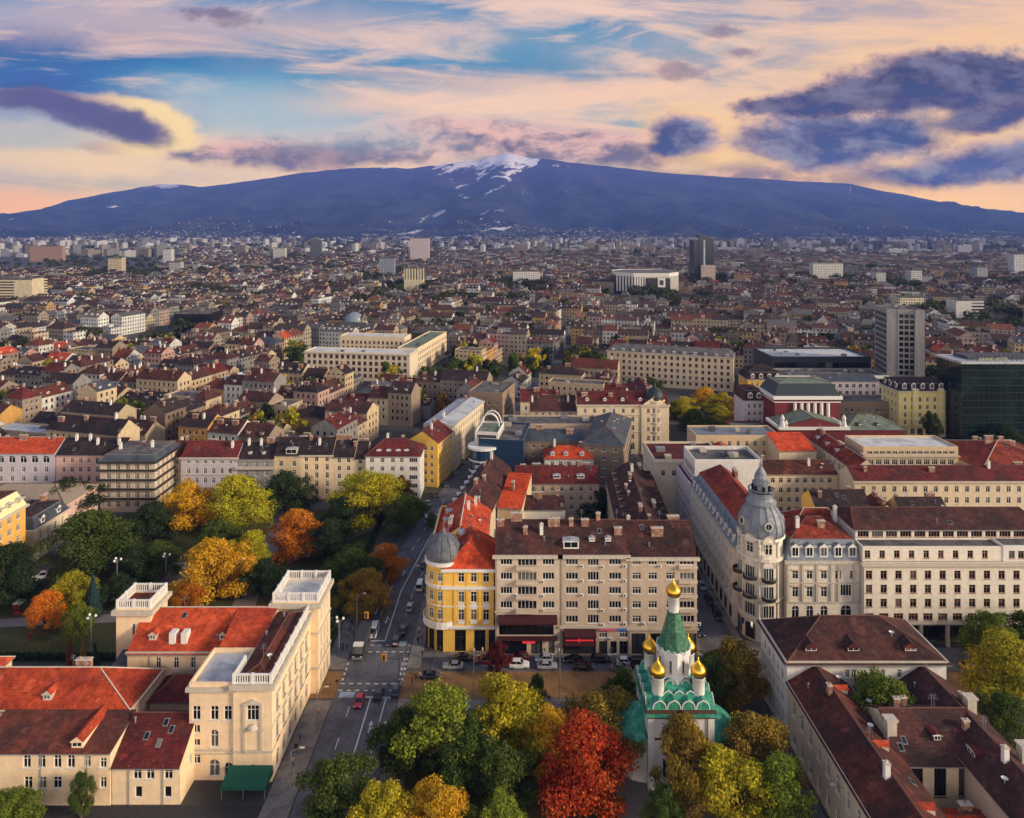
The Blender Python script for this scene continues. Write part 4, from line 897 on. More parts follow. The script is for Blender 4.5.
for a in (-90, -165, 0):
    aa = R(a); m = MB(); m.lathe([(1.0, 0), (1.0, .35), (.72, .4), (.72, .1)], 0, 0, 14, 0); m.lathe([(.72, .12), (.01, .12)], 0, 0, 14, 1)
    m.build('round_window', [STONE, GLASS], do, Matrix.Translation((cx + 5.05 * math.cos(aa), cyy + 5.05 * math.sin(aa), 27.6)) @ Matrix.Rotation(aa, 4, 'Z') @ Matrix.Rotation(R(82), 4, 'Y'))
m = MB()
for i in range(8):
    a = 2 * math.pi * i / 8; m.tube((cx + 3.0 * math.cos(a), cyy + 3.0 * math.sin(a), 33.9), (cx + 3.0 * math.cos(a), cyy + 3.0 * math.sin(a), 34.9), .1, .1, 4)
m.lathe([(3.1, 34.8), (3.1, 35.0), (2.9, 35.0), (2.9, 34.8)], cx, cyy, 16); 
for i in range(6):
    a = 2 * math.pi * (i + .5) / 6; m.box(cx + 1.9 * math.cos(a) - .3, cx + 1.9 * math.cos(a) + .3, cyy + 1.9 * math.sin(a) - .3, cyy + 1.9 * math.sin(a) + .3, 34.4, 35.8, 1)
split_build(m, 'lantern_gallery', [ROOF['zinc'], DARKIN], do)
for i, a in enumerate((-150, -128, -104, -82)):
    aa = R(a); m = MB(); m.tube((0, 0, 0), (0, -2.0, 1.2), .04, .04, 4); m.q([(0, -.7, .42), (0, -2.0, 1.2), (.05, -2.0, -.3), (.05, -.7, -.9)], 1); m.q([(0.02, -.7, .42), (.06, -.7, -.9), (.06, -2.0, -.3), (0.02, -2.0, 1.2)], 1)
    m.build('flag', [GREYM, mat('blue_cloth', (40, 58, 110), .8, .1, 1) if i != 1 else WHITE], ho, TR(cx + r * math.cos(aa), cyy + r * math.sin(aa), 4.4, aa + math.pi / 2))
pw = empty('office_wing', 82.6, 164.2, 0, 0, 'long plain cream office wing with rows of small square windows and a brown tiled roof', 'office building')
cs = [1.15 + 3.46 * i for i in range(13)]
mass(pw, TR(0, 0), 46, 18, 20, HW, roof='flat', rmat=ROOF['flat'], par=.05, z0=5.6, faces={'front': [(16.1, 2.0, 1.5, 'a', cs), (12.8, 2.0, 1.5, 'a', cs), (9.5, 2.0, 1.5, 'a', cs), (6.4, 1.7, 2.2, 'w3', cs)]}, cornice=((19.5, .5, .9, ('front',)),), frame=BRICK)
mass(pw, TR(.0, .7), 33, 10, 23.3, HW, roof='flat', rmat=ROOF['flat'], par=.15, z0=20, faces={'front': [(20.7, 1.8, 1.3, 'a', cs[:9])]}, part='attic_wall', frame=BRICK)
mass(pw, TR(33.0, .5), 13, 10, 23.6, W['white'], roof='flat', rmat=ROOF['flat'], par=.15, z0=20, faces={'front': [(20.7, 1.8, 1.4, 'a', [2, 4.2, 6.4, 8.8, 11])]}, part='attic_wall', frame=BRICK)
mass(pw, TR(.2, 4.6), 46, 13, 26.0, HW, roof='hip', rmat=ROOF['brown'], rise=2.6, hipl=2, z0=23.2, faces={'front': [(24.0, 1.4, 2.7, 'w4', [1.9 + 3.42 * i for i in range(12)])]}, part='upper_wall', frame=BRICK)
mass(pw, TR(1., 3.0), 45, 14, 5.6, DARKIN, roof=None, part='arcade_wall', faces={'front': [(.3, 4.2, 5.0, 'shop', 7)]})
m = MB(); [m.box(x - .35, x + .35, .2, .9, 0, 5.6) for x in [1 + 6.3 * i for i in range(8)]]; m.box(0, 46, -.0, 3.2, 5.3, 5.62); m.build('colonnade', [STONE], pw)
reserve(54, 140, 160, 222)

# --- white building and courtyard ranges, lower right
sr = empty('school_building', 52.8, 134.4, 0, 0, 'white three-storey building with a broad brown hip roof and three small dormers', 'building')
mass(sr, TR(0, 0), 30.6, 14, 15.3, W['white'], roof='hip', rmat=ROOF['brown'], rise=4.8, hipl=9.5, over=.7, faces={'front': [(12.0, 1.6, .8, 'a', [11.6, 12.8, 16.2, 17.3, 18.4, 21.6, 25.2]), (8, 1.6, 1., 'a', [12, 17, 22])], 'left': [(z, 2.0, 1.2, 'a', 5) for z in (1.2, 5.8, 10.4)]}, cornice=((14.6, .7, .35), (4.6, .3, .15), (9.4, .3, .15)), dorm=(('front', [5.2, 13.4, 24.5], 2.0, 2.5, 1.0, False, ROOF['darkred'], ROOF['brown']),), chim=0)
y0 = 90
cr = empty('courtyard_building', 52.8, y0, 0, 0, 'pale building of low ranges round two courtyards under reddish brown roofs', 'building')
mass(cr, TR(.2, 0), 10.6, 134.3 - y0, 11.6, W['greige'], roof='gable', along='y', rmat=ROOF['rust'], rise=3.0, over=.6, faces={'left': [(1.2, 2.6, 1.3, 'a', 12), (6.4, 3.0, 1.3, 'a', 12)]}, part='left_wall', cornice=((11.0, .5, .3, ('left',)),), dorm=(('right', [12.5, 25, 39], 2.6, 1.3, 1.0, False, STONE, ROOF['orange']),), chim=2, gutters=0)
mass(cr, TR(10.8, 114.4 - y0), 15.4, 14.5, 10.8, W['cream'], roof='gable', along='x', rmat=ROOF['brown'], rise=4.2, faces={'front': [(5.4, 4.6, 2.0, 'w4', [2.6, 6.4, 10.4])]}, part='cross_wall', dorm=(('front', [7.6], 3.2, 1.5, 1.2, True, ROOF['darkred'], ROOF['darkred']),), chim=3, frame=IRON)
mass(cr, TR(21.2, 0), 9.4, 134.3 - y0, 11.6, W['greige'], roof='gable', along='y', rmat=ROOF['brown'], rise=3.0, over=.6, part='right_wall', dorm=(('left', [15, 20], 1.6, 2.2, 1.1, True, ROOF['darkred'], ROOF['darkred']),), chim=3, seed=4)
m = MB()
for x, y in ((11.2, 28.5), (28.3, 34.0), (29.5, 22.5)): m.box(x - .8, x + .8, y - .7, y + .7, 10, 15.2); m.box(x - 1, x + 1, y - .9, y + .9, 15.2, 15.5)
split_build(m, 'chimney', [STONE], cr)
house('courtyard_shed', 'small white shed with a bright orange tiled roof inside the near courtyard', 'shed', 66.5, 106.2, 8, 5, 6.0, W['white'], roof='hip', rmat=ROOF['bright'], rise=1.2, chim=1)
reserve(50, 86, 88, 150)

# ------------------------------------------------------------------ left: houses facing the park
def row(z0, n, dz, h, w, st, cs): return [(z0 + i * dz, h, w, st, cs) for i in range(n)]
GB = dict(cat='house')
y0 = 255
house('terraced_house', 'lilac-white terraced house with a bright red roof facing the park', 'house', -120.6, y0, 20.6, 12, 15.3, W['lilac'], roof='gable', along='x', rmat=ROOF['darkred'], rise=4.2, faces={'front': row(2.2, 3, 3.5, 2.0, 1.2, 'a', 6) + [(12.9, 1.1, 1.4, 'w3', 6)], 'right': []}, cornice=((14.6, .6, .5, ('front',)), (8.6, .3, .2, ('front',))), chim=2, seed=21)
house('terraced_house', 'dark-roofed grey-brown terraced house with a balcony behind the yellow park tree', 'house', -100, y0, 13.4, 12, 14.6, W['grey'], roof='gable', along='x', rmat=ROOF['dark'], rise=4.4, faces={'front': row(2., 4, 3.2, 1.9, 1.3, 'w3', 3)}, cornice=((13.9, .5, .4, ('front',)), (11, .8, .9, ('front',))), chim=3, dorm=(('front', [4, 9], 2, 1.2, .8, True, STONE, ROOF['metal']),), seed=22)
house('terraced_house', 'narrow cream terraced house with a metal roof hatch between the grey and the peach house', 'house', -86.6, y0, 9.6, 12, 16.2, W['sand'], roof='gable', along='x', rmat=ROOF['dark'], rise=4.6, faces={'front': row(2., 4, 3.3, 2.0, 1.4, 'a', [2.4, 7.2])}, chim=2, dorm=(('front', [6.2], .6, 4.0, 1.9, True, STONE, ROOF['metal']),), seed=23)
house('terraced_house', 'tall peach terraced house with stacked narrow balconies and a dark roof facing the park', 'house', -77, y0, 11.6, 12, 16.0, W['peach'], roof='gable', along='x', rmat=ROOF['dark'], rise=4.8, faces={'front': row(1.6, 5, 3.0, 2.1, 1.3, 'a', [2, 5.8, 9.6])}, cornice=((15.5, .5, .5, ('front',)),), chim=3, seed=24)
house('terraced_house', 'pale peach terraced house with a tall white chimney pair facing the park', 'house', -65.4, y0, 8, 12, 15.6, W['cream'], roof='gable', along='x', rmat=ROOF['dark'], rise=4.6, faces={'front': row(1.6, 5, 2.9, 1.8, 1.3, 'a', [2.4, 5.8])}, chim=4, seed=27)
house('terraced_house', 'slim beige terraced house with small balconies beside the white corner house', 'house', -57.4, y0, 4.4, 12, 15.0, W['sand'], roof='gable', along='x', rmat=ROOF['dark'], rise=4.4, faces={'front': row(1.6, 5, 2.8, 1.7, 1.6, 'w3', [2.2])}, chim=1, seed=25)
house('corner_house', 'white five-storey corner house with a red skylit roof where the avenue narrows', 'house', -53, 253.5, 19.6, 13, 16.4, W['white'], roof='hip', rmat=ROOF['darkred'], rise=4.2, hipl=6, faces={'front': row(1.4, 5, 3.1, 1.7, 1.5, 'w3', [2.2, 6, 9.8, 13]) + row(1.4, 5, 3.1, 1.6, 3.0, 'w4', [17.2]), 'right': row(1.4, 5, 3.1, 1.7, 1.3, 'a', 4)}, dorm=(('front', [4.5, 8, 11.5, 14.5], 2.0, 1.6, .5, True, WHITE, ROOF['white']),), chim=2, seed=26)
AV = -R(14.4)
house('avenue_house', 'bright yellow five-storey house with a dark red roof lining the avenue', 'house', -40.4, 269.5, 12.5, 17, 17, W['yellow'], ang=AV, roof='gable', along='y', rmat=ROOF['darkred'], rise=4, faces={'right': row(1.4, 5, 3.1, 1.8, 1.2, 'a', 6), 'front': row(1.4, 5, 3.1, 1.7, 1.2, 'a', 4)}, chim=2, seed=31)
house('avenue_house', 'long cream apartment house with a pale metal roof lining the avenue', 'house', -36.2, 286.2, 12.5, 44, 18.6, W['cream'], ang=AV, roof='gable', along='y', rmat=ROOF['metal'], rise=1.6, faces={'right': row(1.4, 5, 3.35, 2.0, 1.3, 'a', 14)}, cornice=((18, .6, .5, ('right',)),), chim=2, seed=32)
house('avenue_house', 'dark brown brick apartment house closing the view down the avenue', 'house', -21, 336, 17, 24, 20, W['brown'], ang=AV, roof='flat', rmat=ROOF['flat'], faces={'right': row(1.4, 5, 3.5, 2.0, 1.3, 'a', 7), 'front': row(4, 4, 3.6, 1.8, 1.3, 'a', 4)}, vents=2)
reserve(-126, -32, 250, 269); reserve(-54, -28, 250, 284); reserve(-44, -20, 284, 316); reserve(-36, -4, 316, 362); reserve(-142, -20, 150, 258)
house('mansard_house', 'rounded cream corner block with a grey mansard and stacked balconies at the park edge', 'house', -143, 243, 19, 18, 17.4, W['greige'], roof='mansard', rmat=ROOF['slate'], top=ROOF['flat'], low=2.4, inset=1.2, rise=1, faces={'front': row(1.8, 5, 3.25, 2.0, 1.6, 'w3', 5), 'right': row(1.8, 5, 3.25, 2.0, 1.3, 'a', 5)}, base=IRON, cornice=tuple((z, .5, .9, ('front', 'right')) for z in (4.6, 7.9, 11.1, 14.4, 17.1)), chim=3, seed=33)
house('terraced_house', 'narrow sand-coloured house between the grey mansard corner and the red roof', 'house', -128, 257, 7.2, 12, 15, W['sand'], roof='gable', along='x', rmat=ROOF['rust'], rise=4, faces={'front': row(2, 4, 3.3, 1.9, 1.2, 'a', 2)}, chim=2, seed=39)
house('terraced_house', 'pink terraced house with a dark slate roof left of the rounded grey corner block', 'house', -168, 258, 24, 12, 15.4, W['pink'], roof='gable', along='x', rmat=ROOF['dark'], rise=4.4, faces={'front': row(2, 4, 3.4, 1.9, 1.2, 'a', 7)}, chim=4, seed=34)
house('terraced_house', 'lilac-white terraced house with an orange roof and round-headed windows at the left edge', 'house', -196, 258, 27.6, 12, 16, W['lilac'], roof='gable', along='x', rmat=ROOF['orange'], rise=4, faces={'front': row(2, 3, 3.4, 1.9, 1.3, 'a', 6) + [(12.2, 2.6, 2.4, 'arch', 6)]}, chim=3, seed=35)
house('park_hall', 'low pale pink hall under a broad beige-grey hip roof behind the dark park trees', 'building', -176, 222, 34, 18, 11, W['pink'], roof='hip', rmat=mat('fibre_cement', (150, 134, 116), .9, .15, .3), rise=3.4, faces={'front': row(1.6, 3, 3.2, 1.8, 1.2, 'a', 9), 'right': row(1.6, 3, 3.2, 1.8, 1.2, 'a', 5)}, seed=36)
house('villa', 'cream two-storey villa with a slate mansard and gabled dormers by the park', 'villa', -153, 206.5, 12, 16, 9.6, W['cream'], roof='mansard', rmat=ROOF['slate'], top=ROOF['dark'], low=3.2, inset=1.5, rise=1, faces={'right': [(1.2, 2.6, 1.0, 'arch', 4), (5.6, 2.6, 1.0, 'arch', 4)]}, cornice=((9, .6, .4), (4.7, .3, .2)), dorm=(('right', [4, 11.5], .3, 1.7, 1.7, False, WHITE, ROOF['slate']),), chim=2, seed=37)
house('mansard_house', 'tall yellow apartment house with a cream mansard storey at the left edge', 'house', -162, 180, 20.5, 23.6, 18.2, W['ochre'], roof='mansard', rmat=mat('cream_render', (226, 212, 164), .9, .1, .3), top=ROOF['brown'], low=4.6, inset=1.6, rise=2.5, faces={'right': row(2, 5, 3.3, 1.9, 1.5, 'w3', 6), 'back': []}, cornice=((17.6, .6, .7), (20.2, .3, -1.0)), dorm=(('right', 6, .5, 1.8, 1.6, True, W['lemon'], ROOF['metal']),), seed=38)
reserve(-200, -110, 176, 272)

# ------------------------------------------------------------------ right of the avenue, behind the apartment trio
AJ = -R(10.2)
house('avenue_row', 'long dark brown gabled roof with white-framed dormers along the right side of the avenue', 'house', -19.3, 201.6, 12.6, 40, 16.6, W['greige'], ang=AJ, roof='gable', along='y', rmat=ROOF['brown'], rise=4.6, faces={'left': row(1.4, 4, 3.6, 1.9, 1.3, 'a', 10)}, dorm=(('left', 8, .8, 1.6, .9, True, WHITE, ROOF['white']),), chim=5, seed=41)
m = empty('courtyard_house', -10, 203, 0, AJ, 'small courtyard house with a bright orange tiled roof beside the dark avenue roofs', 'house')
mass(m, TR(4.2, 8), 7.4, 20, 15, W['sand'], roof='shed', rmat=ROOF['bright'], rise=3.5, chim=1)
house('courtyard_house', 'plain white gable-ended courtyard house behind the orange roof', 'house', 3.2, 213, 13, 9, 13.2, W['white'], roof='gable', along='x', rmat=ROOF['brown'], rise=2.4, faces={'front': [(8, 1.6, 1.1, 'a', [3])]}, chim=2, seed=42)
house('courtyard_annex', 'flat-roofed grey courtyard annex full of roof clutter behind the apartment trio', 'annex', -5, 180, 14, 15, 14, W['grey'], roof='flat', rmat=ROOF['flat'], vents=6, faces={'front': row(8, 2, 3.2, 1.5, 1.5, 'w3', 4)}, seed=43)
house('courtyard_annex', 'cluttered red-roofed courtyard annex behind the middle apartment block', 'annex', 10, 180, 17, 10, 13.5, W['sand'], roof='shed', rmat=ROOF['rust'], rise=2, chim=4, dorm=(('front', [4, 9], 2, 1.4, 1., True, W['cream'], ROOF['metal']),), seed=44)
house('courtyard_annex', 'low grey flat annex with a satellite dish in the courtyard', 'annex', 9.6, 195, 14, 8, 11, W['grey'], roof='flat', rmat=ROOF['flat'], vents=4, seed=45)
house('side_street_row', 'long ridge of jumbled dark brown dormered roofs along the narrow side street', 'house', 28.6, 179.5, 15.2, 56, 16, W['taupe'], ang=-R(3), roof='gable', along='y', rmat=ROOF['brown'], rise=4.4, faces={'right': row(1.4, 4, 3.5, 1.9, 1.3, 'a', 14)}, chim=9, dorm=(('right', 12, 1.4, 1.9, 1.0, False, W['brown'], ROOF['brown']), ('left', 10, 2.2, 1.7, 1.0, True, W['taupe'], ROOF['rust'])), seed=46)
house('back_row', 'dark wine-red roofed row closing the courtyard with the green trees', 'house', 1, 233, 28, 10, 14, W['taupe'], roof='gable', along='x', rmat=ROOF['darkred'], rise=4.0, chim=6, faces={'front': row(5, 3, 3, 1.6, 1.2, 'a', 8)}, dorm=(('front', [4, 14, 22], 1.5, 2.4, 1.2, True, WHITE, ROOF['metal']),), seed=47)
BG = mat('blue_glass', (34, 58, 84), .12, .15, .4, spec=.7)
mo = empty('glass_office', -17, 262, 0, -R(8), 'modern blue glass office with a rounded front and a white arch on its roof', 'office building')
mass(mo, TR(4, 3), 17, 24, 18.5, BG, roof='flat', rmat=ROOF['flat'], vents=3, part='glass_wall')
mass(mo, TR(2.2, 5), 9, 15, 20.6, W['white'], roof='flat', rmat=ROOF['green'], part='upper_wall', faces={'front': [(18.9, 1.2, 7.4, 'shop', [4.5])], 'right': [(18.9, 1.2, 2.4, 'w3', 4)]})
m = MB(); m.lathe([(5.2, 0), (5.2, 15.4)], 5.4, 5.6, 20, 0); m.lathe([(6.0, 15.4), (6.0, 16.2), (4.8, 16.3), (.1, 16.3)], 5.4, 5.6, 20, 1); m.lathe([(5.6, 11), (5.6, 11.6)], 5.4, 5.6, 20, 1); m.lathe([(5.6, 7), (5.6, 7.6)], 5.4, 5.6, 20, 1); m.build('round_bay', [BG, WHITE], mo)
m = MB(); pts = [(6.5 + 3.6 * math.cos(math.pi * k / 14), 21.0 + 4.8 * math.sin(math.pi * k / 14)) for k in range(15)]
for a, b in zip(pts, pts[1:]):
    for y in (14, 19): m.tube((a[0], y, a[1]), (b[0], y, b[1]), .3, .3, 6)
    m.q([(a[0], 14, a[1] + .3), (b[0], 14, b[1] + .3), (b[0], 14.9, b[1] + .3), (a[0], 14.9, a[1] + .3)])
m.build('roof_arch', [WHITE], mo)
house('orange_roofed_house', 'small white house with a vivid orange roof and dormers behind the courtyard', 'house', 12.2, 261, 18.2, 10, 13, W['white'], roof='hip', rmat=ROOF['bright'], rise=3.2, faces={'front': [(9.6, 2, 1.4, 'a', 5)]}, chim=2, dorm=(('front', [3, 8, 14], 1.3, 1.5, 1.1, True, WHITE, ROOF['metal']),), seed=48)
house('slate_roofed_block', 'grey-brown block with a dark slate hip roof and a sunlit right flank', 'apartment block', 27, 265, 15, 38, 17.6, W['brown'], ang=-R(14), roof='hip', hipl=8, rmat=ROOF['slate'], rise=4.4, faces={'front': row(2, 5, 3.2, 1.7, 1.6, 'w3', [3, 7.5, 12]), 'right': row(2, 5, 3.2, 1.8, 1.2, 'a', 12)}, chim=3, seed=49)
house('slate_roofed_block', 'low dark slate-roofed block between the glass office and the slate hip roof', 'apartment block', 2, 275, 26, 10, 15.5, W['brown'], roof='gable', rmat=ROOF['slate'], rise=3, chim=2, faces={'front': row(6, 3, 3.2, 1.7, 1.3, 'a', 7)}, seed=50)
house('flat_block', 'flat grey-roofed block with a white roof cabin behind the glass office', 'apartment block', -4, 292, 40, 14, 16.5, W['taupe'], roof='flat', rmat=ROOF['flat'], vents=5, faces={'front': row(6, 3, 3.3, 1.6, 2.2, 'w3', 9)}, dorm=None, seed=51)
kb = empty('corner_building', 8, 306, 0, 0, 'cream and pink corner building with a dark green corner dome and red roofs', 'corner building')
mass(kb, TR(20.6, 0), 40, 13, 21.8, W['cream'], roof='gable', along='x', rmat=ROOF['darkred'], rise=4.4, faces={'front': [(2, 3, 1.6, 'arch', 9), (6.6, 2.2, 1.3, 'a', 9), (10.4, 2.2, 1.3, 'a', 9), (14.2, 2.2, 1.3, 'a', 9), (18, 1.9, 1.3, 'a', 9)], 'right': row(2, 5, 4, 2.1, 1.3, 'a', 3)}, cornice=((21, .7, .5), (17, .3, .25), (9.6, .35, .25), (5.6, .3, .2)), chim=4, dorm=(('front', 5, 2, 1.5, 1.1, False, WHITE, ROOF['darkred']),), seed=52)
mass(kb, TR(48.5, -.5), 11.6, 40, 21.6, W['cream'], roof='gable', along='y', rmat=ROOF['darkred'], rise=4, faces={'right': row(2, 5, 4, 2.1, 1.3, 'a', 10), 'front': row(2, 5, 4, 2.1, 1.2, 'a', [3, 6])}, cornice=((20.9, .7, .5, ('right', 'front')),), part='side_wall', chim=3)
mass(kb, TR(0, 3), 20.4, 13, 18.4, W['taupe'], roof='gable', along='x', rmat=ROOF['brown'], rise=5.2, faces={'front': row(2, 5, 3.4, 1.9, 1.2, 'a', 6)}, chim=4, part='wing_wall', seed=53)
m = MB(); m.lathe([(4, 0), (4, 22.6), (4.5, 22.7), (4.5, 23.3), (4, 23.4)], 55, 3.2, 16); 
for z in (5.4, 9.4, 13.4, 17.4): m.lathe([(4, z), (4.35, z + .05), (4.35, z + .5), (4, z + .55)], 55, 3.2, 16)
m.build('turret_wall', [W['cream']], kb)
for z in row(2, 5, 4, 2.2, 1.3, 'a', 0):
    for a in (-150, -110, -70, -30):
        aa = R(a); fm, pm = window_meshes(1.4, 2.3, 'a', WHITE); o = link('window', fm, kb, TR(55 + 4.0 * math.cos(aa), 3.2 + 4.0 * math.sin(aa), z[0], aa + math.pi / 2)); link('pane', pm, o)
m = MB(); m.lathe([(3.9, 23.3), (4.0, 24.5), (3.7, 26), (2.8, 27.4), (1.5, 28.4), (.6, 28.8), (.5, 29.8), (.1, 30.6)], 55, 3.2, 16); m.build('dome', [mat('dark_green_copper', (46, 54, 52), .5, .2, .5)], kb, None, True)
house('avenue_house', 'cream house with a red gable roof behind the flat grey roof-cabin block', 'house', 4, 332, 19, 13, 17, W['cream'], roof='gable', along='x', rmat=ROOF['darkred'], rise=4, faces={'front': row(2, 4, 3.5, 1.9, 1.2, 'a', 6)}, chim=3, seed=90)
reserve(-22, 80, 196, 346)
house('white_flat_block', 'white flat-roofed office block with a blue glass flank beside the domed corner building', 'office building', 57.2, 219, 21, 14, 25, W['white'], roof='flat', rmat=ROOF['flat'], vents=6, par=1.2, faces={'left': row(1.5, 7, 3.2, 2.4, 2.6, 'w3', 5)}, seed=54)
house('stone_block', 'beige stone block with a wine-red flat roof beyond the white office block', 'office building', 48, 236, 24, 20, 20, W['stone'], roof='flat', rmat=ROOF['darkred'], vents=3, faces={'left': row(1.5, 5, 3.6, 2, 1.3, 'a', 6), 'front': row(15, 1, 3.4, 2, 1.3, 'a', 6)}, cornice=((19.3, .6, .5), (4.8, .3, .2)), seed=55)
house('hotel_annex', 'lower pinkish-grey side wing behind the domed corner building in the narrow street', 'building', 55.2, 215.2, 1.9, 34, 18.6, W['lilac'], roof='flat', rmat=ROOF['red'], faces={'left': row(1.5, 5, 3.4, 2, 1.2, 'a', 11)}, seed=56)
house('rear_house', 'yellow rear house with a dark roof right behind the domed corner building', 'house', 91, 210, 17, 10, 14.8, W['yellow'], roof='gable', rmat=ROOF['dark'], rise=3.6, faces={'front': row(6, 3, 3, 1.5, 1.2, 'a', 6)}, chim=2, seed=57)
house('rear_house', 'pale yellow rear house with a flat gable between two dark roofs', 'house', 108.4, 209, 7, 9, 14, W['lemon'], roof='gable', rmat=ROOF['rust'], rise=2, faces={'front': row(6, 3, 2.7, 1.4, 1.2, 'a', 3)}, chim=2, seed=58)
house('rear_house', 'yellow rear house with a dark brown skylit roof behind the office wing', 'house', 115.6, 207, 14.4, 10, 13.4, W['yellow'], roof='gable', rmat=ROOF['dark'], rise=3.8, faces={'front': row(5, 3, 2.8, 1.5, 1.2, 'a', 5)}, dorm=(('front', [4, 10], 2.4, 1.2, .5, True, WHITE, GLASS),), chim=2, seed=59)

# ------------------------------------------------------------------ far right: the red-roofed ministry complex, theatre, hotels
q1 = empty('ministry_building', 112, 229, 0, 0, 'sprawling cream institution with long red tiled roofs behind the office wing', 'building')
mass(q1, TR(0, 0), 84, 11, 16, W['cream'], roof='gable', along='x', rmat=ROOF['darkred'], rise=3.2, faces={'front': row(1.4, 4, 3.6, 2.0, 1.3, 'a', 24)}, cornice=((15.3, .6, .5, ('front',)),), chim=5, seed=61)
mass(q1, TR(5.4, 11.2), 8.4, 38, 16, W['cream'], roof='gable', along='y', rmat=ROOF['red'], rise=3.2, faces={'left': row(1.4, 4, 3.6, 2.0, 1.3, 'a', 9)}, part='link_wall', chim=3, dorm=(('left', [6, 14, 22], 1.6, 1.4, 1, True, WHITE, ROOF['metal']),), seed=62)
mass(q1, TR(14, 22), 34, 14, 19.6, W['sand'], roof='flat', rmat=ROOF['white'], faces={'front': row(3, 4, 3.6, 1.9, 2.0, 'w3', 11) + [(17.6, 1.1, 1.8, 'w3', 14)]}, cornice=((16.6, .5, .5, ('front',)),), part='white_roofed_wall', seed=63)
mass(q1, TR(50, 12), 34, 34, 15.5, W['cream'], roof='hip', rmat=ROOF['red'], rise=5, part='rear_wall', chim=4, seed=64)
house('ministry_wing', 'lower cream wing with a brownish red roof left of the sprawling institution', 'building', 84, 240, 27.6, 10, 14.6, W['cream'], roof='gable', along='x', rmat=ROOF['rust'], rise=3, faces={'front': row(1.4, 4, 3.3, 1.7, 1.4, 'a', 9)}, chim=2, seed=65)
house('pedimented_house', 'beige building with a dark flat roof and a small red-gabled centre bay', 'building', 72, 274, 33, 14, 17, W['sand'], roof='flat', rmat=ROOF['zinc'], vents=4, faces={'front': row(2, 4, 3.8, 2.0, 1.2, 'a', 9)}, seed=66)
house('pedimented_house', 'small beige block with an orange pitched roof beside the wine-red theatre', 'building', 100, 262, 14, 14, 15.4, W['cream'], roof='shed', rmat=ROOF['bright'], rise=3, seed=67)
house('pedimented_house', 'tiny sand-coloured pavilion with a red gable in front of the dark flat roof', 'building', 76, 268, 10, 6, 13.4, W['sand'], roof='gable', along='y', rmat=ROOF['orange'], rise=1.8, faces={'front': row(8.6, 1, 3, 3.6, .9, 'a', [3.4, 5, 6.6])}, seed=68)
th = empty('theatre', 111.5, 291, 0, 0, 'wine-red theatre with white columns, green pediment and a dark copper stage roof', 'theatre')
mass(th, TR(0, 0), 28, 14, 16.2, W['wine'], roof='gable', along='y', rmat=ROOF['green'], rise=3.8, faces={'front': row(4.4, 2, 5, 2.6, 1.3, 'arch', [7, 10.5, 14, 17.5, 21])}, cornice=((15, 1.2, .8), (9.2, .4, .3)), base=WHITE, part='foyer_wall')
mass(th, TR(3.4, 15), 28.4, 18, 25.6, W['wine'], roof='mansard', rmat=mat('dark_copper', (44, 54, 58), .5, .15, .4), top=ROOF['green'], low=5, inset=2.6, rise=.8, cornice=((24, 1.5, .9), (22.6, .4, .3)), base=WHITE, part='stage_wall')
m = MB(); [m.lathe([(.75, 15), (.7, 22.6)], 4 + 8 + i * 2.9, 14.6, 10) for i in range(6)]; split_build(m, 'column', [WHITE], th)
m = MB(); 
for x in (1.2, 26.8): m.lathe([(1.2, 16.2), (1.0, 17.4), (.7, 18.6), (.9, 19.6), (.4, 20.6), (.1, 21.2)], x, .6, 8); m.lathe([(1.0, 16.2), (.6, 17.8), (.1, 18.8)], x + (1.6 if x < 10 else -1.6), .8, 8)
split_build(m, 'statue', [WHITE], th)
mass(th, TR(32, 10), 26, 20, 12.4, W['wine'], roof='hip', rmat=ROOF['green'], rise=4, part='side_wall', dorm=(('front', [7, 15], 2, 1.6, 1.1, True, ROOF['slate'], ROOF['slate']),))
mass(th, TR(-16, 8), 15, 14, 12, W['wine'], roof='flat', rmat=ROOF['green'], part='side_wall', vents=2)
house('mansard_house', 'lilac-white house with a purple-brown mansard beside the wine-red theatre', 'house', 106, 320, 10, 14, 20, W['lilac'], roof='mansard', rmat=ROOF['brown'], top=ROOF['brown'], low=4.4, inset=1.4, rise=1, faces={'front': row(3, 5, 3.4, 2, 1.2, 'a', 3)}, dorm=(('front', [3, 7], .4, 2.0, 2.2, False, WHITE, ROOF['brown']),), seed=71)
house('mansard_house', 'yellow house with a brown mansard, white dormers and a central gable behind the autumn trees', 'house', 134, 398, 20, 16, 13, W['yellow'], roof='mansard', rmat=ROOF['brown'], top=ROOF['dark'], low=4, inset=1.5, rise=3, faces={'front': row(2, 3, 3.6, 2, 1.3, 'a', 6)}, dorm=(('front', 4, .3, 2.0, 2.2, False, WHITE, ROOF['brown']),), cornice=((12.4, .6, .5),), seed=72)
house('long_cream_block', 'long five-storey cream block with a grey dormered attic roof in the centre distance', 'office building', 61, 448, 77, 18, 21, W['cream'], ang=-R(19), roof='mansard', rmat=ROOF['flat'], top=ROOF['flat'], low=2.6, inset=2.4, rise=1.0, frame=BRICK, faces={'front': row(2.2, 5, 3.8, 2.0, 1.6, 'a', 20)}, cornice=((20.3, .7, .6), (5.0, .4, .3)), dorm=(('front', 12, .4, 1.8, 1.2, True, WHITE, ROOF['white']),), seed=73)
house('white_roofed_hall', 'long beige hall with a flat white roof in the left middle distance', 'office building', -137, 462, 72, 17, 17.6, W['far_sand'] if 0 else W['stone'], ang=-R(9), roof='flat', rmat=ROOF['white'], frame=BRICK, faces={'front': row(2, 4, 4, 2.4, 2.2, 'a', 18)}, cornice=((17, .6, .6),), vents=2, seed=74)
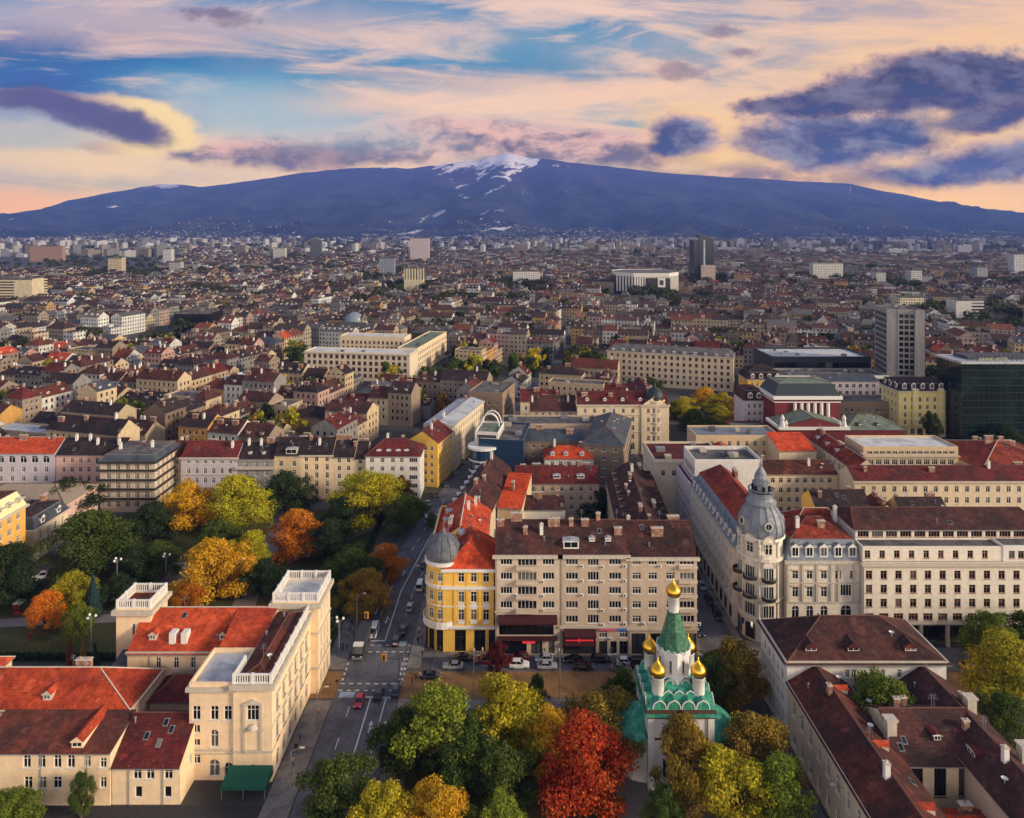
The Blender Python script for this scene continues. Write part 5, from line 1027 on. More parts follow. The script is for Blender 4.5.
house('white_roofed_hall', 'sunlit side wing with a pale green flat roof joined to the white-roofed hall', 'office building', -77, 470, 14, 78, 18.4, W['cream'], ang=-R(9), roof='flat', rmat=ROOF['green'], frame=BRICK, faces={'right': row(2, 4, 4, 2.2, 1.6, 'a', 18)}, vents=3, seed=75)
house('white_roofed_hall', 'rear beige range with a white roof behind the long white-roofed hall', 'office building', -128, 520, 50, 16, 19, W['cream'], ang=-R(9), roof='flat', rmat=ROOF['white'], frame=BRICK, faces={'front': row(2, 4, 4, 2.2, 1.6, 'a', 14)}, seed=76)
tw = empty('tower_block', 216, 403, 0, -R(12), 'grey concrete tower block with a dark window strip rising over the theatre quarter', 'tower block')
CONC = mat('bare_concrete', (148, 145, 143), .9, .12, .2, streak=.2)
mass(tw, TR(0, 0), 19, 24, 51.5, CONC, roof='flat', rmat=ROOF['flat'], par=.9, faces={'front': [(2.2 + 3.25 * i, 2.0, 2.2, 'plain', [7.4, 10.2, 13.0]) for i in range(15)], 'left': [(2.2 + 3.25 * i, 2.0, 3.0, 'w3', 6) for i in range(15)]}, vents=3, frame=IRON)
m = MB(); [m.box(x - .35, x + .35, -1.0, 0, 0, 52.4) for x in (5.6, 14.6)]; m.box(-.4, 5.2, -.8, 0, 0, 52.6); m.box(15.0, 19.4, -.8, 0, 0, 52.6); split_build(m, 'concrete_fin', [CONC], tw)
ob = empty('ornate_house', 183, 331, 0, 0, 'pale yellow ornate apartment house with dark mansard and white dormers beside the glass hotel', 'apartment block')
mass(ob, TR(0, 0), 27, 16, 22, W['lemon'], roof='mansard', rmat=ROOF['dark'], top=ROOF['dark'], low=3.4, inset=1.0, rise=1.4, faces={'front': [(1.4, 3, 1.8, 'arch', 7), (6, 2.1, 1.3, 'a', 7), (9.6, 2.1, 1.3, 'a', 7), (13.2, 2.1, 1.3, 'a', 7), (16.8, 2.1, 1.3, 'a', 7)], 'left': row(2, 5, 4, 2.1, 1.3, 'a', 4)}, cornice=((21.3, .7, .7), (5, .4, .3)), dorm=(('front', 6, .3, 1.9, 2.4, False, WHITE, ROOF['dark']), ('left', 3, .3, 1.9, 2.4, False, WHITE, ROOF['dark'])), seed=77)
m = MB(); [m.box(x - 1.3, x + 1.3, -1.0, 0, 5.6, 22.6) for x in (7.4, 19.4)]; [m.box(x - 1.5, x + 1.5, -1.3, .2, z, z + .35, 1) for x in (7.4, 19.4) for z in (8.6, 12.2, 15.8, 19.4, 22.6)]; split_build(m, 'bay', [W['lemon'], WHITE], ob)
DG = mat('dark_green_glass', (14, 30, 28), .08, .4, .08, c2=(26, 46, 42), spec=.6)
gh = empty('glass_hotel', 205, 319, 0, 0, 'huge dark green glass hotel with a lit rooftop name at the right edge', 'hotel')
m = MB(); m.box(0, 90, 0, 19, 0, 37, 0); m.box(-.6, 90.5, -.6, 19.5, 37, 38, 1)
for z in range(1, 11): m.box(-.12, 90, -.12, 19, z * 3.4 - .12, z * 3.4 + .12, 2)
for i in range(36): m.box(i * 2.5 - .05, i * 2.5 + .05, -.1, 0, 0, 37, 2)
for i in range(8): m.box(-.1, 0, i * 2.5 - .05, i * 2.5 + .05, 0, 37, 2)
m.build('glass_wall', [DG, ROOF['metal'], DARKM], gh)
m = MB(); m.box(6, 84, 5, 16, 38, 39.4, 0); m.box(40, 60, 7, 14, 39.4, 40.4, 0); m.build('roof_storey', [ROOF['slate']], gh)
fc = bpy.data.curves.new('sign_lettering', 'FONT'); fc.body = 'GRAND HOTEL'; fc.size = 1.95; fc.extrude = .12; fc.align_x = 'LEFT'
fo = bpy.data.objects.new('tmp', fc); COL.objects.link(fo); bpy.context.view_layer.update(); me = bpy.data.meshes.new_from_object(fo.evaluated_get(bpy.context.evaluated_depsgraph_get())); bpy.data.objects.remove(fo)
me.materials.clear(); me.materials.append(mat('sign_letter', (190, 190, 150), .5, .05, 1)); link('sign_lettering', me, gh, Matrix.Translation((8.6, 1.2, 38.3)) @ Matrix.Rotation(R(90), 4, 'X'))
m = MB(); [m.box(8 + i * 2, 8.15 + i * 2, 1.4, 1.6, 38, 41) for i in range(11)]; m.box(8, 29, 1.45, 1.55, 39.6, 39.8); m.build('sign_frame', [DARKM], gh)
house('modernist_hall', 'big dark modernist hall with a stepped pale flat roof left of the concrete tower', 'building', 158, 425, 60, 34, 20, mat('dark_cladding', (54, 58, 66), .4, .12, .3), roof='flat', rmat=ROOF['white'], par=1.2, vents=6, seed=78, faces={'front': [(14.5, 3, 4.2, 'shop', 13), (8, 3, 4.2, 'shop', 13)]})
house('modernist_hall', 'lower front range of the dark modernist hall with a white roof edge', 'building', 150, 398, 64, 20, 14.5, WALL['grey'], roof='flat', rmat=ROOF['flat'], par=1.0, vents=8, seed=81, faces={'front': [(10, 3, 4.4, 'shop', 13), (5, 3, 4.4, 'shop', 13)]}, cornice=((13.6, 1.6, .5, ('front', 'left')),), base=WHITE)
house('white_apartment_block', 'plain white-grey apartment block with dark windows between theatre and concrete tower', 'apartment block', 160, 362, 30, 14, 20, W['lilac'], roof='gable', rmat=ROOF['slate'], rise=2, faces={'front': row(2, 5, 3.6, 2, 1.8, 'a', 8)}, seed=79)
house('low_office', 'low beige-brown office building with a flat roof at the foot of the concrete tower', 'office building', 150, 340, 40, 14, 14, W['brown'], roof='flat', rmat=ROOF['flat'], faces={'front': row(6, 2, 3.6, 2.2, 1.4, 'a', 12)}, vents=3, seed=80)
for a in ((64, 100, 214, 330), (84, 240, 222, 340), (60, 142, 420, 470), (-150, -50, 440, 560), (140, 245, 318, 470), (200, 320, 310, 365), (130, 160, 390, 420), (84, 140, 330, 420)): reserve(*a)

# ------------------------------------------------------------------ dense blocks beyond the hero buildings
RX, RY = Vector((math.cos(R(-15)), math.sin(R(-15)))), Vector((math.sin(R(15)), math.cos(R(15))))
def U(u, v): p = RX * u + RY * v; return p.x, p.y
def free(x, y, mrg=7):
    if abs(x) > .78 * y + 25: return False
    for a in RES:
        if a[0] - mrg < x < a[1] + mrg and a[2] - mrg < y < a[3] + mrg: return False
    # keep the avenue open
    for p, q_ in zip(RAK, RAK[1:]):
        a = Vector(p); d = Vector(q_) - a; t = max(0, min(1, (Vector((x, y)) - a).dot(d) / d.length_squared))
        if (Vector((x, y)) - a - d * t).length < 13: return False
    return True
rf = random.Random(11)
plots = []      # (x, y, ang, w, d, h, visible faces, depth rank)
def block_plots(u0, v0, bw, bd, rnd, ang):
    out = []
    def rowline(n0, n1, fixed, horiz, faces):
        s = n0
        while s < n1 - 8:
            w = min(rnd.choice((11, 12, 13, 14, 15, 17, 19, 24, 30)) + rnd.uniform(-1, 1), n1 - s)
            if n1 - s - w < 8: w = n1 - s
            out.append((s, fixed, w, horiz, faces)); s += w
    dpt = rnd.uniform(10.5, 12.5)
    rowline(u0, u0 + bw, v0, 'f', ('front',)); rowline(u0, u0 + bw, v0 + bd, 'b', ('front',))
    rowline(v0 + dpt, v0 + bd - dpt, u0 + bw, 'r', ('front',)); rowline(v0 + dpt, v0 + bd - dpt, u0, 'l', ())
    res = []
    for s, fx, w, hz_, fc in out:
        if hz_ == 'f': x, y = U(s, fx); a = ang
        elif hz_ == 'b': x, y = U(s + w, fx); a = ang + math.pi
        elif hz_ == 'r': x, y = U(fx, s); a = ang + math.pi / 2
        else: x, y = U(fx, s + w); a = ang - math.pi / 2
        res.append((x, y, a, w, dpt, rnd.choice((9, 10.5, 12, 13, 14, 15, 16.5, 18)) + rnd.uniform(-.6, .6)))
    return res
yard_spots = []
A15 = -R(15)
for iv in range(-2, 26):
    for iu in range(-20, 20):
        u0, v0 = iu * 82 + rf.uniform(-3, 3) + 31 + (iv * 37) % 53, 255 + iv * 66 + rf.uniform(-3, 3)
        x, y = U(u0 + 35, v0 + 27)
        if y < 225 or y > 1500 or abs(x) > .78 * y + 70: continue
        bw, bd = rf.uniform(64, 71), rf.uniform(48, 54)
        if y > 420 and rf.random() < .09:
            yard_spots += [U(u0 + rf.uniform(0, bw), v0 + rf.uniform(0, bd)) for _ in range(30)]; continue
        for p in block_plots(u0, v0, bw, bd, rf, A15):
            cx = p[0] + math.cos(p[2]) * p[3] / 2 - math.sin(p[2]) * p[4] / 2; cyy = p[1] + math.sin(p[2]) * p[3] / 2 + math.cos(p[2]) * p[4] / 2
            if free(cx, cyy): plots.append((cx, cyy) + p)
        for _ in range(rf.choice((2, 5, 7, 9, 12))): yard_spots.append(U(u0 + rf.uniform(16, bw - 16), v0 + rf.uniform(15, bd - 15)))
        # low courtyard sheds
        for _ in range(rf.choice((1, 2, 2, 3))):
            q_ = U(u0 + rf.uniform(14, bw - 24), v0 + rf.uniform(13, bd - 22))
            if free(*q_, 10): plots.append((q_[0], q_[1], q_[0], q_[1], A15, rf.uniform(8, 15), rf.uniform(6, 9), rf.uniform(6, 11)))
yard_spots = [p for p in yard_spots if free(*p, 4)]
plots.sort(key=lambda p: p[1])
WCH = (['cream'] * 3 + ['taupe'] * 3 + ['grey'] * 2 + ['white'] * 2 + ['ochre', 'pink', 'sand', 'sand', 'brown'])
RCH = ['brown'] * 9 + ['dark'] * 9 + ['rust'] * 4 + ['darkred'] * 2 + ['orange', 'slate', 'slate', 'slate']
WNAME = dict(cream='cream', taupe='taupe', grey='grey', white='white', ochre='ochre yellow', pink='pink', sand='sand-coloured', brown='brown')
RNAME = dict(brown='brown', dark='blackish brown', rust='rust-brown', darkred='wine-red', orange='orange', slate='slate-grey', red='red')
MARKS = [(-100, 455, 'the white-roofed hall'), (98, 440, 'the cream dormered block'), (225, 410, 'the concrete tower'), (125, 300, 'the wine-red theatre'), (50, 310, 'the dark corner dome'), (-18, 345, 'the brown avenue-end house'), (-130, 252, 'the grey mansard corner'), (-75, 262, 'the peach park terrace'), (-190, 262, 'the orange-roofed left house'), (235, 330, 'the glass hotel'), (-30, 300, 'the cream avenue house'), (180, 440, 'the dark modernist hall'), (5, 480, "the avenue's far end"), (-230, 380, 'the far left edge'), (-200, 480, 'the left rear blocks')]
FILL = []
NF = 255
def filler(i, p):
    cx, cyy, x, y, a, w, d, h = p
    rs = random.Random(i * 13 + 5)
    wn, rn = rs.choice(WCH), rs.choice(RCH)
    r = rs.random(); rt = 'gable' if r < .74 else 'hip' if r < .88 else 'flat'
    if min(w, d) < 9.5: rt = rs.choice(('gable', 'hip'))
    near = cyy < 390
    o = empty('apartment_house', x, y, 0, a)
    faces = {}
    M = Matrix.Rotation(a, 4, 'Z')
    camv = Vector((-cx, -cyy, 0))
    vis = [f for f, n in (('front', (0, -1, 0)), ('right', (1, 0, 0)), ('left', (-1, 0, 0)), ('back', (0, 1, 0))) if (M @ Vector(n)).dot(camv) > 0]
    if near and h > 11:
        nfl = int((h - 1) / 3.4)
        for f in vis:
            L = w if f in ('front', 'back') else d
            if f in ('left', 'right') and rs.random() < .6: continue
            faces[f] = row(h - .9 - nfl * 3.4 + .8, nfl, 3.4, 1.8, 1.2, 'plain', max(1, int(L / 3.1)))
    dm = []
    if rs.random() < .45 and rt == 'gable': dm = [('front', max(1, int(w / 6)), 1.6, 1.5, 1.0, rs.random() < .5, WALL[wn], ROOF[rn]), ('back', max(1, int(w / 6)), 1.6, 1.5, 1.0, rs.random() < .5, WALL[wn], ROOF[rn])]
    mass(o, Matrix.Identity(4), w - .03, d, h, WALL['old_' + wn] if near else WALL['far_' + wn], roof=rt, along='x', rmat=ROOF[rn] if rt != 'flat' else ROOF[rs.choice(('flat', 'metal', 'flat'))], rise=(rs.uniform(3.2, 4.6) if d > 9.5 else 2.4), faces=faces, flatwin=not near, chim=(rs.choice((2, 2, 3, 4)) if rt != 'flat' else 0), dorm=dm, vents=2 if rt == 'flat' else 0, seed=i, over=.4, frame=BRICK if rs.random() < .4 else WHITE)
    mk = min(MARKS, key=lambda m: (m[0] - cx) ** 2 + (m[1] - cyy) ** 2)
    FILL.append((o, f"{WNAME[wn]} house, {'flat' if rt == 'flat' else RNAME[rn] + (' hip' if rt == 'hip' else ' gable')} roof", mk[2], cx / cyy))
for i, p in enumerate(plots[:NF]): filler(i, p)
ORD = ['leftmost'] + [w + ' from left' for w in 'second third fourth fifth sixth seventh eighth ninth tenth eleventh twelfth thirteenth fourteenth fifteenth sixteenth seventeenth eighteenth nineteenth twentieth'.split()]
grp = {}
for f in FILL: grp.setdefault((f[1], f[2]), []).append(f)
for (a, b), L in grp.items():
    L.sort(key=lambda f: f[3])
    for k, f in enumerate(L):
        tag(f[0], f"{a}, near {b}" + ('' if len(L) == 1 else ', ' + ORD[min(k, 19)]), 'house', 'apartment houses in the dense blocks')

# everything farther: one built mass of small houses, then estates up to the mountain foot
TINT = [lin(c) for c in ((182, 164, 138), (150, 138, 126), (128, 126, 124), (190, 186, 182), (176, 144, 100), (164, 140, 130), (118, 104, 94), (158, 144, 126), (208, 206, 202), (108, 98, 92))]
RTINT = [lin(c) for c in ((76, 54, 48), (62, 50, 47), (88, 58, 50), (80, 50, 46), (108, 62, 50), (74, 64, 60), (96, 92, 90), (70, 52, 47), (58, 49, 48), (68, 60, 58), (104, 100, 98))]
RT2 = [lin(c) for c in ((80, 66, 62), (70, 60, 58), (92, 74, 66), (104, 98, 94), (84, 60, 54), (64, 56, 56), (126, 122, 118), (98, 62, 52))]
class TB(MB):
    def __init__(s): super().__init__(); s.t = []
    def tq(s, pts, c, uv=None): s.q(pts, 0, uv); s.t.append((c, len(pts)))
    def make(s, name, m):
        me = s.mesh(name, [m]); at = me.color_attributes.new('tint', 'FLOAT_COLOR', 'CORNER')
        buf = []
        for c, n in s.t: buf += [*c, 1.] * n
        at.data.foreach_set('color', buf); return link(name, me)
def cheap_house(tb, x, y, a, w, d, h, rs, z=0., flat=False, wc=None, rc=None, ridge=None, chim=True):
    ca, sa = math.cos(a), math.sin(a)
    def T(px, py, pz): return (x + px * ca - py * sa, y + px * sa + py * ca, z + pz)
    wc = wc or rs.choice(TINT); rc = rc or rs.choice(RTINT); k = rs.uniform(.85, 1.1); wc = tuple(c * k for c in wc); k = rs.uniform(.7, 1.25); rc = tuple(c * k for c in rc)
    c = [(0, 0), (w, 0), (w, d), (0, d)]
    for i in range(4):
        p, q_ = c[i], c[(i + 1) % 4]; L = w if i % 2 == 0 else d
        tb.tq([T(*p, -3 if z else 0), T(*q_, -3 if z else 0), T(*q_, h), T(*p, h)], wc, [(0, .02), (L, .02), (L, h), (0, h)])
    if flat:
        tb.tq([T(0, 0, h), T(w, 0, h), T(w, d, h), T(0, d, h)], rc)
        if w > 12: tb_box(tb, T, w * .4, w * .6, d * .3, d * .7, h, h + 2.6, wc)
    else:
        r = ridge or rs.uniform(2.6, 4.4); hp = rs.choice((0, 0, d * .35)); o = .4
        tb.tq([T(-o, -o, h - .3), T(w + o, -o, h - .3), T(w - hp, d / 2, h + r), T(hp, d / 2, h + r)], rc); tb.tq([T(w + o, d + o, h - .3), T(-o, d + o, h - .3), T(hp, d / 2, h + r), T(w - hp, d / 2, h + r)], rc)
        ec = rc if hp else wc
        tb.tq([T(w + (o if hp else 0), -o * bool(hp), h - .3), T(w + (o if hp else 0), d + o * bool(hp), h - .3), T(w - hp, d / 2, h + r)], ec); tb.tq([T(-(o if hp else 0), d + o * bool(hp), h - .3), T(-(o if hp else 0), -o * bool(hp), h - .3), T(hp, d / 2, h + r)], ec)
        if chim:
            for _ in range(rs.choice((1, 2, 2, 3))):
                cx, c2 = rs.uniform(w * .2, w * .8), d * rs.uniform(.3, .7); zz = h + r * (1 - abs(c2 / d - .5) * 2)
                tb_box(tb, T, cx - .6, cx + .6, c2 - .35, c2 + .35, zz - .5, zz + 1.5, rs.choice((lin((150, 110, 90)), lin((200, 190, 178)))))
            if rs.random() < .5:
                for k in range(int(w / 5)):
                    cx = (k + .5) * w / int(w / 5); yy = d * .2; zz = h + r * .4; tb_box(tb, T, cx - .8, cx + .8, yy - .3, yy + 1.6, zz - .6, zz + 1.1, rs.choice((wc, lin((214, 210, 204)))))
def tb_box(tb, T, x0, x1, y0, y1, z0, z1, c):
    for p in ([(x0, y0), (x1, y0)], [(x1, y0), (x1, y1)], [(x1, y1), (x0, y1)], [(x0, y1), (x0, y0)]): tb.tq([T(*p[0], z0), T(*p[1], z0), T(*p[1], z1), T(*p[0], z1)], c)
    tb.tq([T(x0, y0, z1), T(x1, y0, z1), T(x1, y1, z1), T(x0, y1, z1)], c)
LMK = [(108, 121, 278), (410, 429, 262), (379, 394, 280), (404, 423, 291), (513, 540, 288), (310, 321, 259), (273, 285, 261), (163, 180, 276), (-30, 32, 306), (174, 211, 333), (813, 859, 281), (876, 886, 288), (911, 922, 287), (977, 988, 284), (1014, 1032, 278), (900, 924, 316), (956, 984, 318), (30, 62, 262), (690, 718, 283), (616, 686, 297)]
LMK = [((a - 512) * 98 / (c - HZ) - 12, (b - 512) * 98 / (c - HZ) + 12, F * CAM_H / (c - HZ)) for a, b, c in LMK]
def clear(x, y):
    for a, b, D in LMK:
        k = 70 + D * .045
        if D - k < y < D + 60 and a - 20 < x < b + 6: return False
        if D - k * 1.6 < y <= D - k and a - 20 < x < b + 6 and (int(x) + int(y)) % 3: return False
    return True
rs = random.Random(5); tb = TB()
for p in plots[NF:]:
    if not clear(p[0], p[1]): continue
    cheap_house(tb, p[2], p[3], p[4], p[5], p[6], p[7], rs, flat=rs.random() < .2)
# 1.5 km to 2.6 km: same texture, coarser; then estates of slab blocks
from mathutils import noise as mn
CREST = [(-900, 232), (-400, 226), (-100, 222), (0, 217), (60, 206), (110, 193), (165, 183), (200, 187), (240, 182), (300, 173), (345, 169), (380, 167), (410, 169), (440, 165), (470, 161), (478, 161.5), (486, 156.5), (497, 156), (508, 152.5), (518, 155), (530, 158.5), (545, 159), (560, 161), (620, 168), (700, 176), (760, 179), (850, 184), (880, 190), (950, 204), (990, 213), (1040, 216), (1200, 224), (1500, 230), (2200, 232)]
def crest(x):
    px = 512 + x / 15000 * F
    for (a, ya), (b, yb) in zip(CREST, CREST[1:]):
        if px <= b or b == 2200:
            t = max(0., min(1., (px - a) / (b - a))); return max(0., CAM_H + (HZ - (ya + (yb - ya) * t)) * 15000 / F)
def hill(x, y):
    """height of the foothills and the mountain"""
    h = max(0., (min(y, 8200) - 5200) / 3000) ** 1.5 * 60 if y > 5200 else 0.
    if y > 6800:
        t = (y - 6800) / 8200; k = t ** 1.7 if t <= 1 else 1 - (t - 1) * 1.2
        c = crest(x + 900 * (1 - min(t, 1)) * mn.noise((x * .0004, y * .0004, 3.)))
        r = mn.fractal((x * .0013, y * .0007, 1.7), .9, 2., 6) * 120 * min(1, 3 * t) * (1 if t < .8 else max(.16, 1 - (t - .8) * 4.2)) * min(1., c / 700)
        g_ = (abs(mn.noise((x * .0011 + .5 * mn.noise((x * .0008, y * .0008, 9.)), y * .00026, 5.))) * 330 + abs(mn.noise((x * .0029 + .5 * mn.noise((x * .002, y * .002, 4.)), y * .0006, 2.))) * 120) * math.sin(math.pi * min(1, t)) * min(1., c / 700)
        h = h * (1 - min(1, t * 1.2)) + c * k + r - g_
    return max(h, -.6 if y > 6000 else 0.)
v = 1380.
while v < 3000:
    bd = 62 + rs.uniform(-4, 4); a = -R(15) + math.sin(v * .01) * .12
    u = -.80 * v - 150
    while u < .80 * v + 500:
        bw = rs.uniform(60, 82)
        if rs.random() > .22 + .16 * math.sin(u * .006 + v * .004):
            for vv in (0, bd - 22):
                s = 0
                while s < bw - 10:
                    w = rs.uniform(14, 26); x, y = U(u + s, v + vv + rs.uniform(-2, 2))
                    if y > 1395 and abs(x) < .76 * y and clear(x + w / 2, y): cheap_house(tb, x, y, a, w, rs.uniform(10, 13), rs.uniform(11, 19), rs, flat=rs.random() < .35, chim=False, rc=rs.choice(RT2))
                    s += w
        else: yard_spots += [U(u + rs.uniform(0, bw), v + rs.uniform(0, bd)) for _ in range(16)]
        u += bw + 14
    v += bd + 13
for _ in range(3400):
    y = 2500 + 4200 * rs.random() ** 1.1; x = rs.uniform(-.76, .76) * y
    if rs.random() < .5 + .3 * math.sin(x * .002) + .2 * (x > 300) and clear(x, y):
        far = (y - 2400) / 4200
        w = rs.uniform(18, 60); h = rs.choice((9, 12, 16, 24, 26, 30, 44) if far < .6 else (8, 9, 12, 16, 24))
        cheap_house(tb, x, y, -R(15) + rs.choice((0, math.pi / 2)) + rs.uniform(-.1, .1), w, rs.uniform(11, 16), h, rs, z=hill(x, y), flat=True, wc=rs.choice(TINT[2:4] + TINT[7:]), rc=rs.choice((lin((120, 116, 112)), lin((150, 146, 140)))), chim=False)
for _ in range(5600):
    y = 4600 + 4600 * rs.random() ** 1.2; x = rs.uniform(-.76, .76) * y
    if math.sin(x * .0016 + 1) + math.sin(x * .0043 + y * .001) > -.5: cheap_house(tb, x, y, rs.uniform(-.5, .5), rs.uniform(10, 24), 11, rs.uniform(6, 10), rs, z=hill(x, y), wc=rs.choice(TINT[:4] + TINT[7:8]), rc=rs.choice(RT2), chim=False, flat=rs.random() < .3)
tag(tb.make('distant_houses', facade_mat('distant_town', (200, 190, 170), True)), kind='stuff')

# named landmarks far out: real towers at their own distance
def far_block(label, cat, px0, px1, ytop, ybase, c, floors=3.3, bay=3., depth=18, name='tower_block', extra=None, roofc='flat'):
    D = F * CAM_H / (ybase - HZ); x0, x1 = (px0 - 512) / F * D, (px1 - 512) / F * D; h = CAM_H - (ytop - HZ) / F * D
    r = empty(name, x0, D, 0, 0, label, cat)
    m = MB(); w = x1 - x0
    for a, b in (((0, 0), (w, 0)), ((w, 0), (w, depth)), ((w, depth), (0, depth)), ((0, depth), (0, 0))):
        L = math.hypot(b[0] - a[0], b[1] - a[1]); m.q([(*a, 0), (*b, 0), (*b, h), (*a, h)], 0, [(0, .02), (L, .02), (L, h), (0, h)])
    m.build('wall', [c], r)
    m = MB(); m.q([(0, 0, h), (w, 0, h), (w, depth, h), (0, depth, h)]); m.box(-.3, w + .3, -.3, .3, h - 1, h + 1); m.box(w * .3, w * .62, depth * .3, depth * .7, h, h + 3.4); m.build('roof', [ROOF[roofc]], r)
    if extra: extra(r, w, h, depth)
    return r
FW = lambda n, c, wx=3., wz=3.3: facade_mat('tower_' + n, c, False, wx, wz)
far_block('slim beige tower block standing alone at the left of the skyline', 'tower block', 108, 121, 258, 278, FW('beige', (204, 184, 150)))
far_block('tall pinkish-white tower block highest on the left skyline', 'tower block', 410, 429, 238, 262, FW('rose', (206, 190, 186)))
far_block('grey-blue slab block below the tall pinkish tower', 'tower block', 379, 394, 258, 280, FW('bluegrey', (140, 148, 160)))
far_block('cream tower block with dark vertical stripes below the pinkish tower', 'tower block', 404, 423, 268, 291, FW('cream', (206, 194, 160), 4.5, 60.))
far_block('broad white block pair left of the congress hall', 'office building', 513, 540, 271, 288, FW('white', (214, 210, 206)))
far_block('dark grey tower block on the left skyline', 'tower block', 310, 321, 240, 259, FW('dark', (96, 98, 104)))
far_block('small pale tower block on the left skyline near the trees', 'tower block', 273, 285, 248, 261, FW('pale', (200, 196, 186)))
far_block('white stepped tower block above the left tree belt', 'tower block', 163, 171, 249, 268, FW('white2', (206, 202, 198))); far_block('low pale grey block beside the stepped white tower', 'tower block', 169, 180, 262, 276, FW('grey', (176, 174, 170)))
far_block('wide beige office slab with horizontal bands at the left edge', 'office building', -30, 32, 279, 306, FW('bands', (206, 190, 156), 80., 3.6), depth=30, name='office_slab')
far_block('black glass office box among the brown roofs on the left', 'office building', 174, 211, 313, 333, mat('black_glass', (26, 28, 34), .2, .15, .3, spec=.6), depth=24, name='office_box')
far_block('wide white slab block on the right skyline', 'office building', 813, 843, 263, 281, FW('white3', (212, 206, 194)), name='office_slab'); far_block('dark grey slab block attached to the wide white one on the right', 'office building', 843, 859, 266, 280, FW('dark2', (92, 92, 98)), name='office_slab')
far_block('narrow pale tower block left of the two on the right skyline', 'tower block', 876, 886, 272, 288, FW('pale2', (190, 188, 184))); far_block('narrow whitish tower block right of centre on the right skyline', 'tower block', 911, 922, 270, 287, FW('pale3', (196, 194, 190)))
far_block('slim grey tower block close to the right edge of the skyline', 'tower block', 977, 988, 267, 284, FW('grey2', (160, 160, 162))); far_block('tall white tower block at the right edge of the skyline', 'tower block', 1014, 1032, 254, 278, FW('white4', (204, 202, 200)))
far_block('cream office block with small windows behind the concrete tower', 'office building', 900, 924, 297, 316, FW('cream2', (206, 196, 166)), name='office_block')
far_block('white office block with a strip of windows in the right distance', 'office building', 956, 984, 300, 318, FW('white5', (204, 200, 194), 60., 3.6), name='office_block')
far_block('rose office block by the far left boulevard trees', 'office building', 30, 62, 246, 262, FW('rose2', (176, 140, 116)), name='office_block')
DB = mat('dark_blue_glass', (14, 20, 36), .2, .3, .05, c2=(26, 36, 56), spec=.6)
def mill(r, w, h, d):
    m = MB(); m.box(w * .25, w * .62, -2, d * .5, 0, h + 9, 0); m.box(w * .1, w * .3, 2, d * .6, h, h + 4, 1); m.box(w * .3, w * 1.0, -9, -2.2, 0, h * .42, 2); m.box(w * .46, w * .54, -2.6, -2, 0, h, 1); m.build('core', [DB, ROOF['metal'], FW('core', (176, 160, 146))], r)
    m = MB(); m.q([(w * .3, 0, h + 9), (w, 0, h + 2), (w, 3, h + 2), (w * .3, 3, h + 9)]); m.q([(w * .3, 3, h + 9), (w, 3, h + 2), (w, 3, h + .2), (w * .3, 3, h + .2)]); m.build('roof_fin', [DB], r)
far_block('dark blue glass skyscraper with a lighter front block on the right skyline', 'skyscraper', 694, 714, 240, 283, DB, depth=34, name='skyscraper', extra=mill)
D0 = F * CAM_H / (295 - HZ); nx0 = (620 - 512) / F * D0
nd = empty('congress_hall', nx0, D0, 0, 0, 'octagonal congress hall with white vertical fins and a dark centre with a square emblem', 'congress hall')
m = MB(); W_ = (682 - 620) / F * D0; Hn = CAM_H - (274 - HZ) / F * D0
oc = [(W_ * .22, 0), (W_ * .78, 0), (W_, 30), (W_, 80), (W_ * .78, 110), (W_ * .22, 110), (0, 80), (0, 30)]
m.prism(oc, 0, Hn, 0); 
for i in range(26):
    t = i / 25; x = W_ * t; yb = -1.4 if .22 < t < .78 else (30 * (1 - min(t, 1 - t) / .22) - 1.6); m.box(x - 1.2, x + 1.2, yb - .8, yb + 1.5, 4, Hn - 3, 1)
m.prism([(p[0] * 1.0 + (p[0] - W_ / 2) * .03, p[1] - 2) for p in oc], Hn - 4, Hn + 1.5, 1, False); m.q([(p[0], p[1], Hn + .5) for p in oc], 0); m.box(W_ * .42, W_ * .80, -4, -2.6, 5, Hn - 6, 0); m.box(W_ * .6, W_ * .72, -5, -4.1, 12, 26, 1); m.box(W_ * .63, W_ * .69, -5.2, -5.05, 15.5, 22.5, 2)
m.build('hall_wall', [mat('dark_bronze', (56, 54, 54), .4, .1, .3), mat('white_marble', (214, 208, 196), .7, .06, .3), mat('emblem_red', (70, 40, 40), .7, .1, 1)], nd)
do = empty('domed_hall', -156, 640, 0, 0, 'pale blue glass dome on a low hall behind the white-roofed hall', 'hall')
m = MB(); m.lathe([(11, 0), (11, 12), (11.6, 12.2), (11.6, 13), (9, 13.1)], 10, 10, 20); m.build('wall', [WALL['cream']], do); m = MB(); m.lathe([(9, 13), (9, 14.5), (8.6, 17), (6.8, 19.4), (4, 21), (1.2, 21.8), (.1, 22)], 10, 10, 20); m.build('dome', [mat('pale_blue_glass', (124, 136, 148), .3, .1, .2)], do, None, True)

